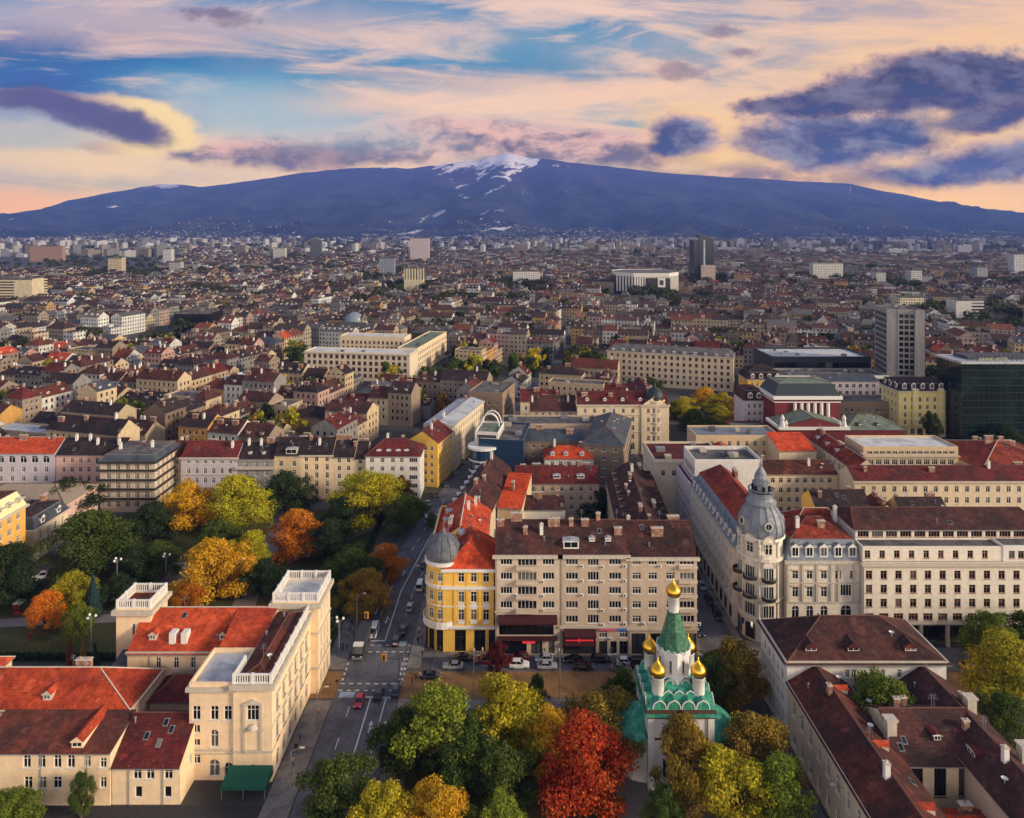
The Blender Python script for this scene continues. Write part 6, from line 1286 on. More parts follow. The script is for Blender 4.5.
# ------------------------------------------------------------------ trees
def leaf_mat(name, c1, c2, c3):
    m = bpy.data.materials.new(name); m.use_nodes = True; t = NT(m.node_tree); b = t.n['Principled BSDF']
    co = t.n.new('ShaderNodeTexCoord').outputs['Object']; rnd = t.n.new('ShaderNodeObjectInfo').outputs['Random']
    p = t.vm('ADD', co, t.comb(t.m('MULTIPLY', rnd, 50.), 0.))
    c = t.mix(t.rng(t.noise(p, .22, 3, .6), .38, .62), lin(c1), lin(c2)); c = t.mix(t.rng(t.noise(p, .9, 3, .7), .56, .72), c, lin(c3))
    at = t.n.new('ShaderNodeAttribute'); at.attribute_name = 'leaf'; lf = at.outputs['Fac']
    c = t.mix(t.m('MULTIPLY', t.m('GREATER_THAN', lf, .62), .7), c, t.mix(t.rng(lf, .62, 1.), lin(c3), lin(c2)))
    s = t.n.new('ShaderNodeVectorMath'); s.operation = 'SCALE'; t.put(s.inputs[0], c); t.l.new(t.m('MULTIPLY', t.rng(rnd, 0, 1, .85, 1.2, False), t.rng(t.m('FRACT', t.m('MULTIPLY', lf, 7.3)), 0, 1, .62, 1.38, False)), s.inputs[3])
    t.l.new(s.outputs[0], b.inputs['Base Color']); b.inputs['Roughness'].default_value = .75; b.inputs['Specular IOR Level'].default_value = .15
    b.inputs['Subsurface Weight'].default_value = 0
    tr = t.n.new('ShaderNodeBsdfTranslucent'); t.l.new(s.outputs[0], tr.inputs[0]); ad = t.n.new('ShaderNodeMixShader'); ad.inputs[0].default_value = .42
    t.l.new(b.outputs[0], ad.inputs[1]); t.l.new(tr.outputs[0], ad.inputs[2]); t.l.new(ad.outputs[0], t.n['Material Output'].inputs[0])
    return m
LEAF = dict(green=leaf_mat('leaves_green', (108, 124, 42), (140, 147, 47), (76, 99, 40)), dgreen=leaf_mat('leaves_dark_green', (74, 92, 40), (99, 111, 45), (58, 76, 38)), vdark=leaf_mat('leaves_deep_green', (51, 67, 40), (70, 83, 45), (42, 58, 38)),
    yg=leaf_mat('leaves_yellow_green', (174, 168, 42), (213, 186, 45), (122, 131, 42)), gold=leaf_mat('leaves_gold', (227, 168, 42), (230, 186, 45), (163, 136, 42)), orange=leaf_mat('leaves_orange', (216, 122, 38), (230, 156, 45), (147, 113, 42)),
    red=leaf_mat('leaves_red', (192, 62, 36), (202, 108, 42), (124, 84, 42)), olive=leaf_mat('leaves_olive', (140, 122, 49), (174, 136, 51), (106, 104, 47)), rust=leaf_mat('leaves_rust', (140, 74, 45), (113, 65, 45), (170, 95, 45)), spruce=leaf_mat('needles_blue', (56, 79, 81), (70, 95, 95), (49, 67, 70)), wine=leaf_mat('leaves_wine', (106, 42, 42), (129, 54, 45), (95, 49, 42)))
BARK = mat('bark', (78, 66, 54), .95, .3, 1.5)
def leafattr(me):
    at = me.attributes.new('leaf', 'FLOAT', 'FACE'); r_ = random.Random(len(me.polygons)); at.data.foreach_set('value', [r_.random() for _ in me.polygons])
def crown_mesh(name, seed, n=5200, lobes=16, size=.055, flat=.8, top=0.):
    """unit crown: radius about 1, from z=0 to about 1.7; leaves spread through lobes with gaps between"""
    rs = random.Random(seed); v, f = [], []
    L = []
    lean = rs.uniform(0, 6.283)
    for i in range(lobes):
        a = rs.uniform(0, 6.283); hgt = rs.random() ** .85; prof = max(.12, math.sin(math.pi * min(1, hgt * .74 + .24))) ** .8
        rr = prof * rs.uniform(.45, .98) * (1 + .16 * math.cos(a - lean) + .10 * math.cos(3 * a + lean)); r = rs.uniform(.13, .34) * (1.1 - .35 * hgt)
        L.append((rr * math.cos(a), rr * math.sin(a), hgt * 1.5 + .06, r))
    L += [(0, 0, 1.3, .34), (.1, 0, .85, .46), (-.1, .1, .45, .42)]
    tot = sum(l[3] ** 2 for l in L)
    for lx, ly, lz, r in L:
        for _ in range(int(n * r * r / tot)):
            d = Vector((rs.gauss(0, 1), rs.gauss(0, 1), rs.gauss(0, 1) + .25)).normalized(); k = r * (rs.uniform(.55, 1.12) if rs.random() < .8 else rs.uniform(.2, .7))
            p = Vector((lx, ly, lz)) + Vector((d.x, d.y, d.z * flat)) * k
            if p.z < 0: continue
            nrm = (d + Vector((rs.gauss(0, .55), rs.gauss(0, .55), rs.gauss(0, .55)))).normalized(); t = nrm.orthogonal().normalized(); t.rotate(__import__('mathutils').Quaternion(nrm, rs.uniform(0, 6.28))); b = nrm.cross(t)
            s = size * rs.uniform(.6, 1.35); i0 = len(v)
            v += [p - t * s, p - b * s * .7, p + t * s, p + b * s * .7]; f.append((i0, i0 + 1, i0 + 2, i0 + 3))
    me = bpy.data.meshes.new(name); me.from_pydata([tuple(q_) for q_ in v], [], f); me.materials.append(LEAF['green']); me.update(); leafattr(me)
    return me, L
def cone_mesh(name, seed, n=2600):
    rs = random.Random(seed); v, f = [], []
    for _ in range(n):
        z = rs.random() ** 1.5; tier = (z * 9) % 1; rad = (1 - z) * (1.05 - .35 * tier); a = rs.uniform(0, 6.283); k = rad * rs.uniform(.6, 1.0) ** .5
        p = Vector((k * math.cos(a), k * math.sin(a), z * 3.2)); o = Vector((math.cos(a), math.sin(a), -.5)); sd = Vector((-math.sin(a), math.cos(a), 0)); s = .12 * rs.uniform(.6, 1.3); i0 = len(v)
        v += [p - sd * s * .6, p + o * s, p + sd * s * .6, p - o * s * .8]; f.append((i0, i0 + 1, i0 + 2, i0 + 3))
    me = bpy.data.meshes.new(name); me.from_pydata([tuple(q_) for q_ in v], [], f); me.materials.append(LEAF['green']); me.update(); leafattr(me); return me
CROWNS = [crown_mesh('crown', 100 + i, 17000, 46, .029) for i in range(8)]
CONES = [cone_mesh('crown', 50 + i) for i in range(2)]
LOWC = [crown_mesh('crown', 200 + i, 1300, 18, .09)[0] for i in range(5)]
def setmat(o, m):
    o.material_slots[0].link = 'OBJECT'; o.material_slots[0].material = m
rt = random.Random(77)
def tree(x, y, h, r, leaf, label, group=None, name='tree', kind=None, z=0.):
    o = empty(name, x, y, z, rt.uniform(0, 6.28), label, 'tree', group)
    k = kind if kind is not None else rt.randrange(8)
    tr = h * .13 if r < h * .5 else h * .07; ch = h - tr
    c = link('crown', CROWNS[k][0], o, Matrix.Translation((0, 0, tr)) @ Matrix.Diagonal((r, r, ch / 1.72, 1))); setmat(c, LEAF[leaf])
    m = MB(); br = .035 * h
    m.tube((0, 0, -.05), (0, 0, tr + ch * .18), br, br * .7, 8)
    for lx, ly, lz, lr in CROWNS[k][1][:12]: m.tube((0, 0, tr + ch * .1 * min(1, lz)), (lx * r * .8, ly * r * .8, tr + lz * ch / 1.72 * .9), br * .45, br * .12, 5)
    m.tube((0, 0, tr + ch * .18), (.1, .1, tr + ch * .7), br * .7, br * .2, 6)
    m.build('trunk', [BARK], o)
    return o
def conifer(x, y, h, r, leaf, label, group=None):
    o = empty('conifer_tree', x, y, 0, rt.uniform(0, 6.28), label, 'tree', group)
    c = link('crown', CONES[rt.randrange(2)], o, Matrix.Translation((0, 0, h * .06)) @ Matrix.Diagonal((r, r, h * .94 / 3.2, 1))); setmat(c, LEAF[leaf])
    m = MB(); m.tube((0, 0, -.05), (0, 0, h * .9), .03 * h, .006 * h, 6); m.build('trunk', [BARK], o); return o
def T(px, ytop, h, rpx, leaf, label, kind=None, con=False):
    D = F * (CAM_H - h) / (ytop - HZ); x = (px - 512) / F * D; r = rpx / F * D * 1.1
    return (conifer if con else tree)(x, D, h, r, leaf, label, **({} if con else dict(kind=kind)))
for a in (
    (437, 684, 17, 46, 'green', 'largest green tree beside the avenue crossing'), (398, 712, 12, 30, 'dgreen', 'dark green tree overhanging the avenue kerb left of the largest green tree'), (466, 716, 14, 36, 'dgreen', 'deep green tree right of the largest green tree'),
    (508, 680, 16, 44, 'yg', 'yellow-green tree behind the red tree, left of the gold one'), (500, 742, 12, 34, 'dgreen', 'shaded green tree low between the big green and the red tree'), (548, 706, 13, 30, 'gold', 'golden tree close behind the red tree'), (600, 690, 14, 40, 'olive', 'orange-olive tree left of the church'), (622, 668, 12, 20, 'dgreen', 'slender dark green tree just left of the church drum'),
    (586, 717, 16, 47, 'red', 'blazing red-orange autumn tree in front of the church garden'), (684, 713, 18.4, 31, 'olive', 'brownish olive tree standing right in front of the church'),
    (733, 638, 14, 33, 'olive', 'olive-gold tree behind the church by the side street'), (712, 652, 12, 20, 'dgreen', 'dark tree tucked behind the right golden domes'), (757, 712, 14, 38, 'olive', 'gold-tipped olive green tree right of the church'), (776, 756, 13, 34, 'green', 'green tree by the lane at the lower right of the church garden'), (722, 748, 14, 44, 'yg', 'bright yellow-green tree at the bottom edge right of the church'),
    (664, 784, 10, 20, 'dgreen', 'dark shrub-like tree at the foot of the church porch'),
    (334, 758, 12, 40, 'dgreen', 'dark green tree covering the lower end of the avenue'), (384, 784, 12, 38, 'yg', 'yellow-green tree at the bottom edge beside the avenue'), (440, 784, 12, 34, 'gold', 'golden tree at the bottom edge left of the red tree'), (8, 793, 7, 32, 'green', 'green tree in the bottom left corner'), (81, 770, 8, 12, 'dgreen', 'small round tree in front of the low peach building'), (500, 790, 10, 30, 'green', 'green tree at the bottom edge just left of the red tree'),
    (96, 508, 17, 45, 'dgreen', 'large dark green tree in the left park'), (66, 478, 15, 34, 'vdark', 'spreading deep green tree beside the pale pink hall'), (6, 542, 16, 32, 'vdark', 'very dark tree at the left edge in front of the yellow house'), (186, 480, 16, 30, 'gold', 'golden tree left of the tallest yellow-green park tree'), (242, 473, 18, 36, 'yg', 'tallest yellow-green tree in the middle of the park'), (286, 469, 15, 25, 'vdark', 'deep green tree between the yellow-green tree and the peach house'),
    (215, 537, 16, 37, 'gold', 'big golden tree behind the balustraded club'), (301, 508, 14, 29, 'orange', 'orange tree in the middle of the park'), (374, 472, 16, 38, 'yg', 'broad yellow-green tree by the avenue end of the park'), (408, 494, 12, 22, 'dgreen', 'dark green tree at the avenue kerb below the white corner house'), (400, 476, 11, 14, 'rust', 'rust-brown treetop beside the white corner house'), (432, 512, 5, 6, 'green', 'tiny street tree at the avenue crossing'),
    (352, 546, 13, 28, 'dgreen', 'dark green tree beside the avenue, behind the right club tower'), (387, 541, 10, 18, 'orange', 'orange tree leaning over the avenue kerb'), (366, 566, 12, 24, 'olive', 'olive-brown tree beside the avenue near the club tower'), (45, 590, 10, 18, 'orange', 'orange tree on the lawn left of the club'), (70, 570, 11, 22, 'yg', 'yellow-green tree on the lawn left of the club'), (80, 602, 9, 16, 'green', 'green tree before the orange one on the left lawn'), (190, 582, 9, 18, 'orange', 'small orange tree right behind the club hall'),
    (150, 500, 13, 26, 'vdark', 'deep green tree behind the golden tree on the left'), (140, 545, 10, 24, 'vdark', 'deep green low tree in the shade of the left park'), (330, 520, 12, 24, 'vdark', 'deep green tree behind the orange park tree'), (262, 560, 10, 22, 'vdark', 'deep green tree right of the big golden tree'), (120, 575, 8, 18, 'vdark', 'deep green bushy tree near the left tower'), (345, 495, 12, 22, 'vdark', 'deep green tree below the broad yellow-green tree'), (215, 520, 12, 22, 'dgreen', 'green tree hidden between the two golden trees'), (160, 540, 11, 22, 'dgreen', 'green tree left of the big golden tree'), (20, 560, 12, 22, 'vdark', 'deep green tree below the yellow house'), (250, 530, 11, 20, 'yg', 'low yellow-green tree under the tallest park tree'),
    (992, 611, 13, 26, 'green', 'green tree in front of the office wing'), (1010, 634, 15, 40, 'yg', 'big yellow-green tree at the right edge'), (1003, 690, 13, 26, 'dgreen', 'dark green tree at the right edge beside the courtyard roofs'), (1030, 612, 13, 24, 'dgreen', 'dark green tree cut by the right edge'), (885, 673, 17, 36, 'green', 'round green tree filling the small roof courtyard'), (856, 690, 14.5, 15, 'dgreen', 'small green tree squeezed in the left corner of the roof courtyard'),
    (565, 482, 11, 27, 'dgreen', 'green courtyard tree behind the apartment trio'), (601, 488, 12, 21, 'vdark', 'dark courtyard tree next to the long brown roof ridge'), (612, 420, 9, 12, 'vdark', 'dark tree below the pink corner building'),
    (684, 396, 12, 15, 'yg', 'yellow-green tree at the left end of the autumn grove'), (703, 386, 12, 15, 'gold', 'tallest golden tree in the middle of the autumn grove'), (722, 392, 11, 16, 'yg', 'bright yellow-green tree right of the tallest golden one in the grove'), (742, 396, 11, 15, 'gold', 'golden tree at the right end of the autumn grove'), (692, 408, 11, 15, 'dgreen', 'dark tree in front of the autumn grove'), (722, 406, 9, 15, 'yg', 'low yellow tree in front of the autumn grove'), (708, 416, 10, 15, 'dgreen', 'dark green tree lowest in front of the autumn grove'), (735, 412, 9, 13, 'olive', 'olive tree by the green-roofed side wing of the theatre'), (676, 402, 9, 12, 'green', 'small green tree left of the autumn grove'),
    (910, 392, 14, 14, 'vdark', 'dark tree against the pale yellow ornate house'), (930, 410, 16, 9, 'vdark', 'tall narrow dark tree before the pale yellow ornate house'), (1000, 424, 10, 24, 'vdark', 'dark tree below the glass hotel'), (1018, 420, 10, 16, 'green', 'green tree at the right edge below the glass hotel'), (650, 377, 9, 14, 'dgreen', 'tree in front of the long cream block'), (635, 378, 7, 9, 'dgreen', 'smaller tree in front of the long cream block')):
    T(*a)
for a in ((93, 573, 11, 9, 'spruce', 'blue spruce on the left lawn'), (70, 638, 7, 5, 'rust', 'rust-coloured columnar conifer by the boulevard, left one'), (95, 642, 6, 5, 'vdark', 'dark columnar conifer by the boulevard'), (83, 636, 7, 4, 'olive', 'thin bare-looking conifer between the rust and the dark one')): T(*a, con=True)
T(498, 640, 8, 12, 'wine', 'thin wine-red tree in front of the parked cars'); T(537, 672, 8, 9, 'dgreen', 'slim green tree in front of the parked cars')

# hedges of the park
HED = random.Random(3)
def hedge(x0, y0, x1, y1, h, w, label):
    L = math.hypot(x1 - x0, y1 - y0); v, f = [], []
    for _ in range(int(L * 60)):
        t = HED.random(); p = Vector((HED.uniform(0, L), HED.uniform(-w, w), HED.random() ** .6 * h)); n = Vector((HED.gauss(0, 1), HED.gauss(0, 1), HED.gauss(.5, 1))).normalized(); a = n.orthogonal(); b = n.cross(a); s = HED.uniform(.12, .3); i = len(v)
        v += [p - a * s, p - b * s, p + a * s, p + b * s]; f.append((i, i + 1, i + 2, i + 3))
    me = bpy.data.meshes.new('hedge'); me.from_pydata([tuple(q_) for q_ in v], [], f); me.materials.append(LEAF['vdark']); me.update(); leafattr(me)
    o = link('hedge', me, None, TR(x0, y0, 0, math.atan2(y1 - y0, x1 - x0))); tag(o, label, 'hedge')
hedge(-130, 159.6, -44, 159.6, 1.4, .7, 'long dark hedge between the boulevard and the left lawn'); hedge(-98, 188, -72, 186, 2.2, 1.6, 'short dark hedge beside the gravel square'); hedge(-44, 160, -44, 240, 1.3, .8, 'dark hedge along the avenue pavement'); hedge(-66, 164, -52, 164, 3, 2.5, 'bushy dark hedge behind the club towers')
# trees among the houses: nearest ones are things, the rest one mass
yard_spots.sort(key=lambda p: p[1])
NEAR_T = [p for p in yard_spots if p[1] < 640][:215]
TN = dict(dgreen='dark green', vdark='deep green', green='green', olive='olive', yg='yellow-green', gold='golden')
tg = {}
for p in NEAR_T:
    lf = rt.choice(('dgreen', 'vdark', 'vdark', 'dgreen', 'olive', 'yg', 'green')); h = rt.uniform(12, 18)
    o = link('courtyard_tree', LOWC[rt.randrange(5)], None, TR(p[0], p[1], 0, rt.uniform(0, 6)) @ Matrix.Diagonal((h * .46, h * .46, h / 1.72, 1))); setmat(o, LEAF[lf])
    mk = min(MARKS, key=lambda m: (m[0] - p[0]) ** 2 + (m[1] - p[1]) ** 2); tg.setdefault((TN[lf], mk[2]), []).append((p[0] / p[1], o))
for (a, b), L in tg.items():
    L.sort(key=lambda q_: q_[0])
    for k, (_, o) in enumerate(L): tag(o, f"{a} courtyard tree near {b}" + ('' if len(L) == 1 else ', ' + ORD[min(k, 19)]), 'tree', 'courtyard trees between the houses')
v, f = [], []; rs = random.Random(8)
def clump(x, y, z, r, n, s0):
    for _ in range(n):
        d = Vector((rs.gauss(0, 1), rs.gauss(0, 1), abs(rs.gauss(0, .8)))).normalized() * r * rs.uniform(.7, 1.05); p = Vector((x, y, z + r * .5)) + d
        nn = (d.normalized() + Vector((rs.gauss(0, .4), rs.gauss(0, .4), rs.gauss(0, .4)))).normalized(); a = nn.orthogonal().normalized(); b = nn.cross(a); s = s0 * rs.uniform(.7, 1.3); i = len(v)
        v.extend((p - a * s, p - b * s, p + a * s, p + b * s)); f.append((i, i + 1, i + 2, i + 3))
for p in yard_spots:
    if p[1] >= 640 or p not in NEAR_T: clump(p[0], p[1], 5, rs.uniform(5, 8.5), 34 if p[1] < 1500 else 22, 1.7 if p[1] < 1500 else 2.6)
for cx, cyy, n, sx, sy in ((-760, 1480, 110, 130, 120), (-640, 1650, 130, 200, 160), (-150, 1300, 70, 120, 60), (-90, 1150, 50, 90, 40), (-900, 1100, 50, 100, 70), (130, 1750, 90, 160, 120), (390, 1450, 60, 150, 70), (-330, 1050, 60, 130, 50), (560, 1900, 90, 220, 90), (900, 1500, 60, 120, 80), (-1200, 2000, 120, 250, 150), (0, 2300, 160, 500, 140), (-500, 2600, 160, 500, 150), (700, 2600, 120, 400, 150)):
    for _ in range(n): clump(cx + rs.gauss(0, sx), cyy + rs.gauss(0, sy), 3, rs.uniform(6, 10), 30, 2.6)
for _ in range(900):
    y = 2600 + 4600 * rs.random(); x = rs.uniform(-.77, .77) * y; clump(x, y, hill(x, y), rs.uniform(9, 20), 22, 6)
me = bpy.data.meshes.new('distant_trees'); me.from_pydata([tuple(q_) for q_ in v], [], f); me.materials.append(LEAF['vdark'] if 0 else leaf_mat('leaves_far', (52, 66, 40), (70, 76, 42), (104, 92, 46))); me.update(); leafattr(me); tag(link('distant_trees', me), kind='stuff')

# ------------------------------------------------------------------ mountain with snow patches
xs = [-16500 + i * 110 for i in range(301)]; ys = [5200 + i * 250 for i in range(8)] + [7200 + i * 100 for i in range(104)]
v = []; f = []
for y in ys:
    for x in xs: v.append((x, y, hill(x, y) + (.05 if y > 5300 else -.3)))
nx = len(xs)
for j in range(len(ys) - 1):
    for i in range(nx - 1): f.append((j * nx + i, j * nx + i + 1, (j + 1) * nx + i + 1, (j + 1) * nx + i))
me = bpy.data.meshes.new('mountain'); me.from_pydata(v, [], f); me.polygons.foreach_set('use_smooth', [True] * len(f))
m = bpy.data.materials.new('mountain_forest'); m.use_nodes = True; t = NT(m.node_tree); b = t.n['Principled BSDF']
co = t.n.new('ShaderNodeTexCoord').outputs['Object']; X, Y, Z = t.sep(co)
n1 = t.noise(co, .0016, 9, .7)
sk = t.comb(t.m('MULTIPLY_ADD', Z, -1.3, X), t.m('MULTIPLY', Y, .35), t.m('MULTIPLY', Z, .9))
n2 = t.noise(sk, .0023, 9, .70, .5); n3 = t.noise(co, .011, 6, .75)
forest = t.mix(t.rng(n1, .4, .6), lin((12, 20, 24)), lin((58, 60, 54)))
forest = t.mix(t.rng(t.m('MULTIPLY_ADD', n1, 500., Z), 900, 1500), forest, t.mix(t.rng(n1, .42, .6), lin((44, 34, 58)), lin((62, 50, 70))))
near_c = t.m('POWER', 2.718, t.m('MULTIPLY', -1., t.m('POWER', t.m('ABSOLUTE', t.m('DIVIDE', t.m('ADD', X, 650.), 1900.)), 4.)))
left_c = t.m('POWER', 2.718, t.m('MULTIPLY', -1., t.m('POWER', t.m('DIVIDE', t.m('ADD', X, 7400.), 1000.), 2.)))
peak = t.m('POWER', 2.718, t.m('MULTIPLY', -1., t.m('POWER', t.m('DIVIDE', t.m('ADD', X, 60.), 700.), 2.)))
alt = t.rng(Z, 820, 1720, smooth=False)
sn = t.m('MULTIPLY', near_c, t.m('ADD', t.m('MULTIPLY_ADD', alt, .17, t.m('ADD', n2, .028)), t.m('MULTIPLY', peak, t.m('MULTIPLY', t.rng(Z, 1250, 1560), .09))))
sl = t.m('MULTIPLY', left_c, t.m('MULTIPLY_ADD', t.rng(Z, 850, 1050), .15, n2))
rim = t.m('MULTIPLY_ADD', t.rng(Z, 1300, 1450), .14, t.m('SUBTRACT', n2, .11))
tot = t.m('MULTIPLY_ADD', t.m('SUBTRACT', n3, .5), .16, t.m('MAXIMUM', t.m('MAXIMUM', sn, sl), rim))
mask = t.rng(tot, .612, .65)
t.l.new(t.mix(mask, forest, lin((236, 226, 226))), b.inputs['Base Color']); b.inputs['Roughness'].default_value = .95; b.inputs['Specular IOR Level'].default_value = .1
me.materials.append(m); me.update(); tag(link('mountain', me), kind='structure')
mz = hill(338 / 700 * 14000, 14000)
mast = empty('transmitter_mast', 338 / 700 * 14200, 14200, hill(338 / 700 * 14200, 14200) - 5, 0, 'lone transmitter mast on the right shoulder of the mountain', 'mast')
m_ = MB(); m_.tube((0, 0, 0), (0, 0, 130), 16, 12, 8); m_.tube((0, 0, 130), (0, 0, 190), 7, 3, 8); m_.build('shaft', [WALL['grey']], mast); m_ = MB(); m_.lathe([(10, 92), (22, 96), (22, 110), (10, 116)], 0, 0, 12); m_.build('gallery', [WALL['grey']], mast)

# ------------------------------------------------------------------ cars, truck, lamps, signals, people
TYRE = mat('rubber', (28, 28, 28), .9, .1, 2); RIM = mat('alloy_rim', (150, 150, 152), .35, .05, 2, metal=.7); CARG = mat('car_glass', (22, 26, 30), .1, .05, 1, spec=.6); LAMPW = mat('headlight_glass', (220, 220, 214), .15, .03, 1, spec=.6); LAMPR = mat('tail_light_glass', (150, 20, 20), .2, .05, 1, spec=.6)
def paint_mat(n, c): 
    if 'car_' + n in _mats: return _mats['car_' + n]
    m = mat('car_' + n, c, .28, .03, 2, spec=.6); m.node_tree.nodes['Principled BSDF'].inputs['Coat Weight'].default_value = .6; return m
def loft(mb, secs, mi=0, cap=True):
    """secs: list of closed rings with the same number of points"""
    n = len(secs[0])
    for a, b in zip(secs, secs[1:]):
        for i in range(n):
            j = (i + 1) % n; mb.q([a[i], a[j], b[j], b[i]], mi)
    if cap: mb.q(secs[0][::-1], mi); mb.q(secs[-1], mi)
CARM = {}
def car_meshes(kind):
    """nose towards -y; origin on the ground at the centre"""
    if kind in CARM: return CARM[kind]
    L, Wd, Hh = dict(sedan=(4.5, 1.78, 1.45), hatch=(4.0, 1.74, 1.5), suv=(4.6, 1.86, 1.7), van=(5.0, 1.95, 2.1))[kind]; w = Wd / 2; l = L / 2
    st = [(-l, .45, .62, .80), (-l + .12, .30, .74, .93), (-l + .9, .24, .86, 1.), (-.55, .22, .93, 1.), (l * .55, .22, .95, 1.), (l - .25, .26, .97 if kind != 'sedan' else .93, .96), (l, .42, .86, .84)]
    if kind in ('suv', 'van'): st = [(y, z0, z1 * 1.14, k) for y, z0, z1, k in st]
    m = MB(); secs = []
    for y, z0, z1, k in st:
        a = w * k; secs.append([(-a * .94, y, z0), (a * .94, y, z0), (a, y, z0 + .22), (a, y, z1 - .12), (a * .93, y, z1), (-a * .93, y, z1), (-a, y, z1 - .12), (-a, y, z0 + .22)])
    loft(m, secs)
    belt = st[3][2]
    ya, yb, yc, yd = {'sedan': (-1.0, -.25, 1.05, 1.75), 'hatch': (-.95, -.25, 1.35, 1.85), 'suv': (-.95, -.3, 1.6, 2.15), 'van': (-1.75, -1.15, 2.2, 2.42)}[kind]
    g = MB(); a, b = w * .92, w * .74
    loft(g, [[(-a, ya, belt - .03), (a, ya, belt - .03), (a, yd, belt - .03), (-a, yd, belt - .03)], [(-b, yb, Hh - .06), (b, yb, Hh - .06), (b, yc, Hh - .06), (-b, yc, Hh - .06)]])
    m.q([(-b, yb, Hh - .05), (b, yb, Hh - .05), (b, yc, Hh - .05), (-b, yc, Hh - .05)]); loft(m, [[(-b - .01, yb - .02, Hh - .07), (b + .01, yb - .02, Hh - .07), (b + .01, yc + .02, Hh - .07), (-b - .01, yc + .02, Hh - .07)], [(-b * .9, yb + .1, Hh), (b * .9, yb + .1, Hh), (b * .9, yc - .1, Hh), (-b * .9, yc - .1, Hh)]])
    for s in (-1, 1):   # pillars
        for (y0, y1) in ((ya, yb), (yd, yc)): m.tube((s * a, y0, belt - .02), (s * b, y1, Hh - .05), .05, .05, 4)
        ym = (yb + yc) / 2; m.tube((s * (a + .005), ym, belt - .02), (s * (b + .01), ym, Hh - .05), .045, .045, 4); m.box(s * w - .09 * (s < 0) - .0, s * w + .09 * (s > 0) + .0, -.75, -.58, belt + .02, belt + .16)
    wh = MB(); wh.tube((-.1, 0, 0), (.1, 0, 0), .32, .32, 14, 0); wh.q([(-.1, .32 * math.cos(i * .4488), -.32 * math.sin(i * .4488)) for i in range(14)], 0)
    for s in (-1, 1): wh.q([(s * .105, .2 * math.cos(s * i * .6283), .2 * math.sin(s * i * .6283)) for i in range(10)], 1)
    hl = MB(); hl.box(-.2, .2, -.06, .08, -.08, .08); 
    CARM[kind] = (m, g.mesh('cabin_glass', [CARG]), wh.mesh('wheel', [TYRE, RIM]), hl.mesh('headlight', [LAMPW]), hl.mesh('tail_light', [LAMPR]), (L, Wd, st))
    return CARM[kind]
BODY = {}
def car(px, py, ang, colr, kind, label, xy=None, group=None):
    x, y = xy or G(px, py)
    bm_, gl, wh, hl, tl, (L, Wd, st) = car_meshes(kind)
    c = dict(black=(22, 22, 25), white=(226, 226, 224), silver=(164, 166, 170), red=(168, 22, 24), darkred=(86, 22, 26), grey=(92, 94, 98), navy=(26, 32, 52), yellow=(220, 168, 20))[colr]
    k = (kind, colr)
    if k not in BODY: BODY[k] = bm_.mesh('body', [paint_mat(colr, c)])
    o = empty('parked_car' if group else 'car', x, y, .02, ang, label, 'car', group)
    link('body', BODY[k], o); link('cabin_glass', gl, o)
    for sx in (-1, 1):
        for wy in (-L * .31, L * .30): link('wheel', wh, o, Matrix.Translation((sx * (Wd / 2 - .11), wy, .32)))
        link('headlight', hl, o, Matrix.Translation((sx * Wd * .34, -L / 2 + .08, .66 * (1.1 if kind in ('suv', 'van') else 1)))); link('tail_light', tl, o, Matrix.Translation((sx * Wd * .36, L / 2 - .04, .76 * (1.1 if kind in ('suv', 'van') else 1))))
    return o
PI = math.pi
for a in ((359, 704, 0, 'red', 'hatch', 'bright red car waiting at the crossing'), (379, 696, PI, 'black', 'suv', 'black car entering the crossing beside the red one'), (396, 693, PI, 'navy', 'sedan', 'dark blue car at the crossing under the signal arm'), (396, 643, PI, 'black', 'suv', 'black off-roader at the far stop line'), (403, 632, PI, 'black', 'sedan', 'second black car behind the off-roader on the avenue'),
          (410, 609, PI, 'silver', 'hatch', 'silver car on the avenue beside the yellow building'), (420, 588, PI, 'white', 'van', 'white van farthest up the avenue by the grey dome'), (374, 634, 0, 'white', 'van', 'white van behind the dark truck'), (431, 678, PI / 2, 'navy', 'sedan', 'dark car turning onto the yellow boulevard'), (453, 668, -PI / 2, 'silver', 'sedan', 'silver car driving on the boulevard in front of the yellow building'),
          (427, 522, .15, 'grey', 'sedan', 'grey car waiting at the far zebra crossing'), (424, 566, PI, 'black', 'sedan', 'black car just passing the yellow building corner'), (970, 668, PI / 2, 'yellow', 'sedan', 'yellow taxi at the right end of the boulevard')): car(*a)
pk_ = 'cars parked in front of the apartment trio'
for px, py, c, k, l in ((464, 660, 'black', 'sedan', 'black parked car nearest the yellow building'), (484, 663, 'darkred', 'suv', 'dark red parked car behind the thin wine-red tree'), (520, 659, 'darkred', 'hatch', 'wine-red parked car behind the white off-roader'), (519, 667, 'white', 'suv', 'white off-roader parked in the outer row'), (544, 661, 'silver', 'hatch', 'silver car parked in the inner row'), (547, 668, 'silver', 'sedan', 'silver car parked in the outer row'),
                     (573, 662, 'black', 'sedan', 'black car parked left of the black off-roader, inner row'), (583, 669, 'black', 'suv', 'black off-roader parked in the outer row'), (601, 662, 'black', 'suv', 'large black car parked before the bank front'), (626, 664, 'white', 'hatch', 'small white car parked before the bank front'), (621, 670, 'grey', 'sedan', 'grey car half hidden below the small white parked car'), (641, 667, 'black', 'van', 'black van parked left of the church spire'), (652, 660, 'grey', 'sedan', 'grey car parked behind the church spire')):
    car(px, py, PI / 2 if rt.random() < .5 else -PI / 2, c, k, l, group=pk_)
sg = 'cars parked along the narrow side street'
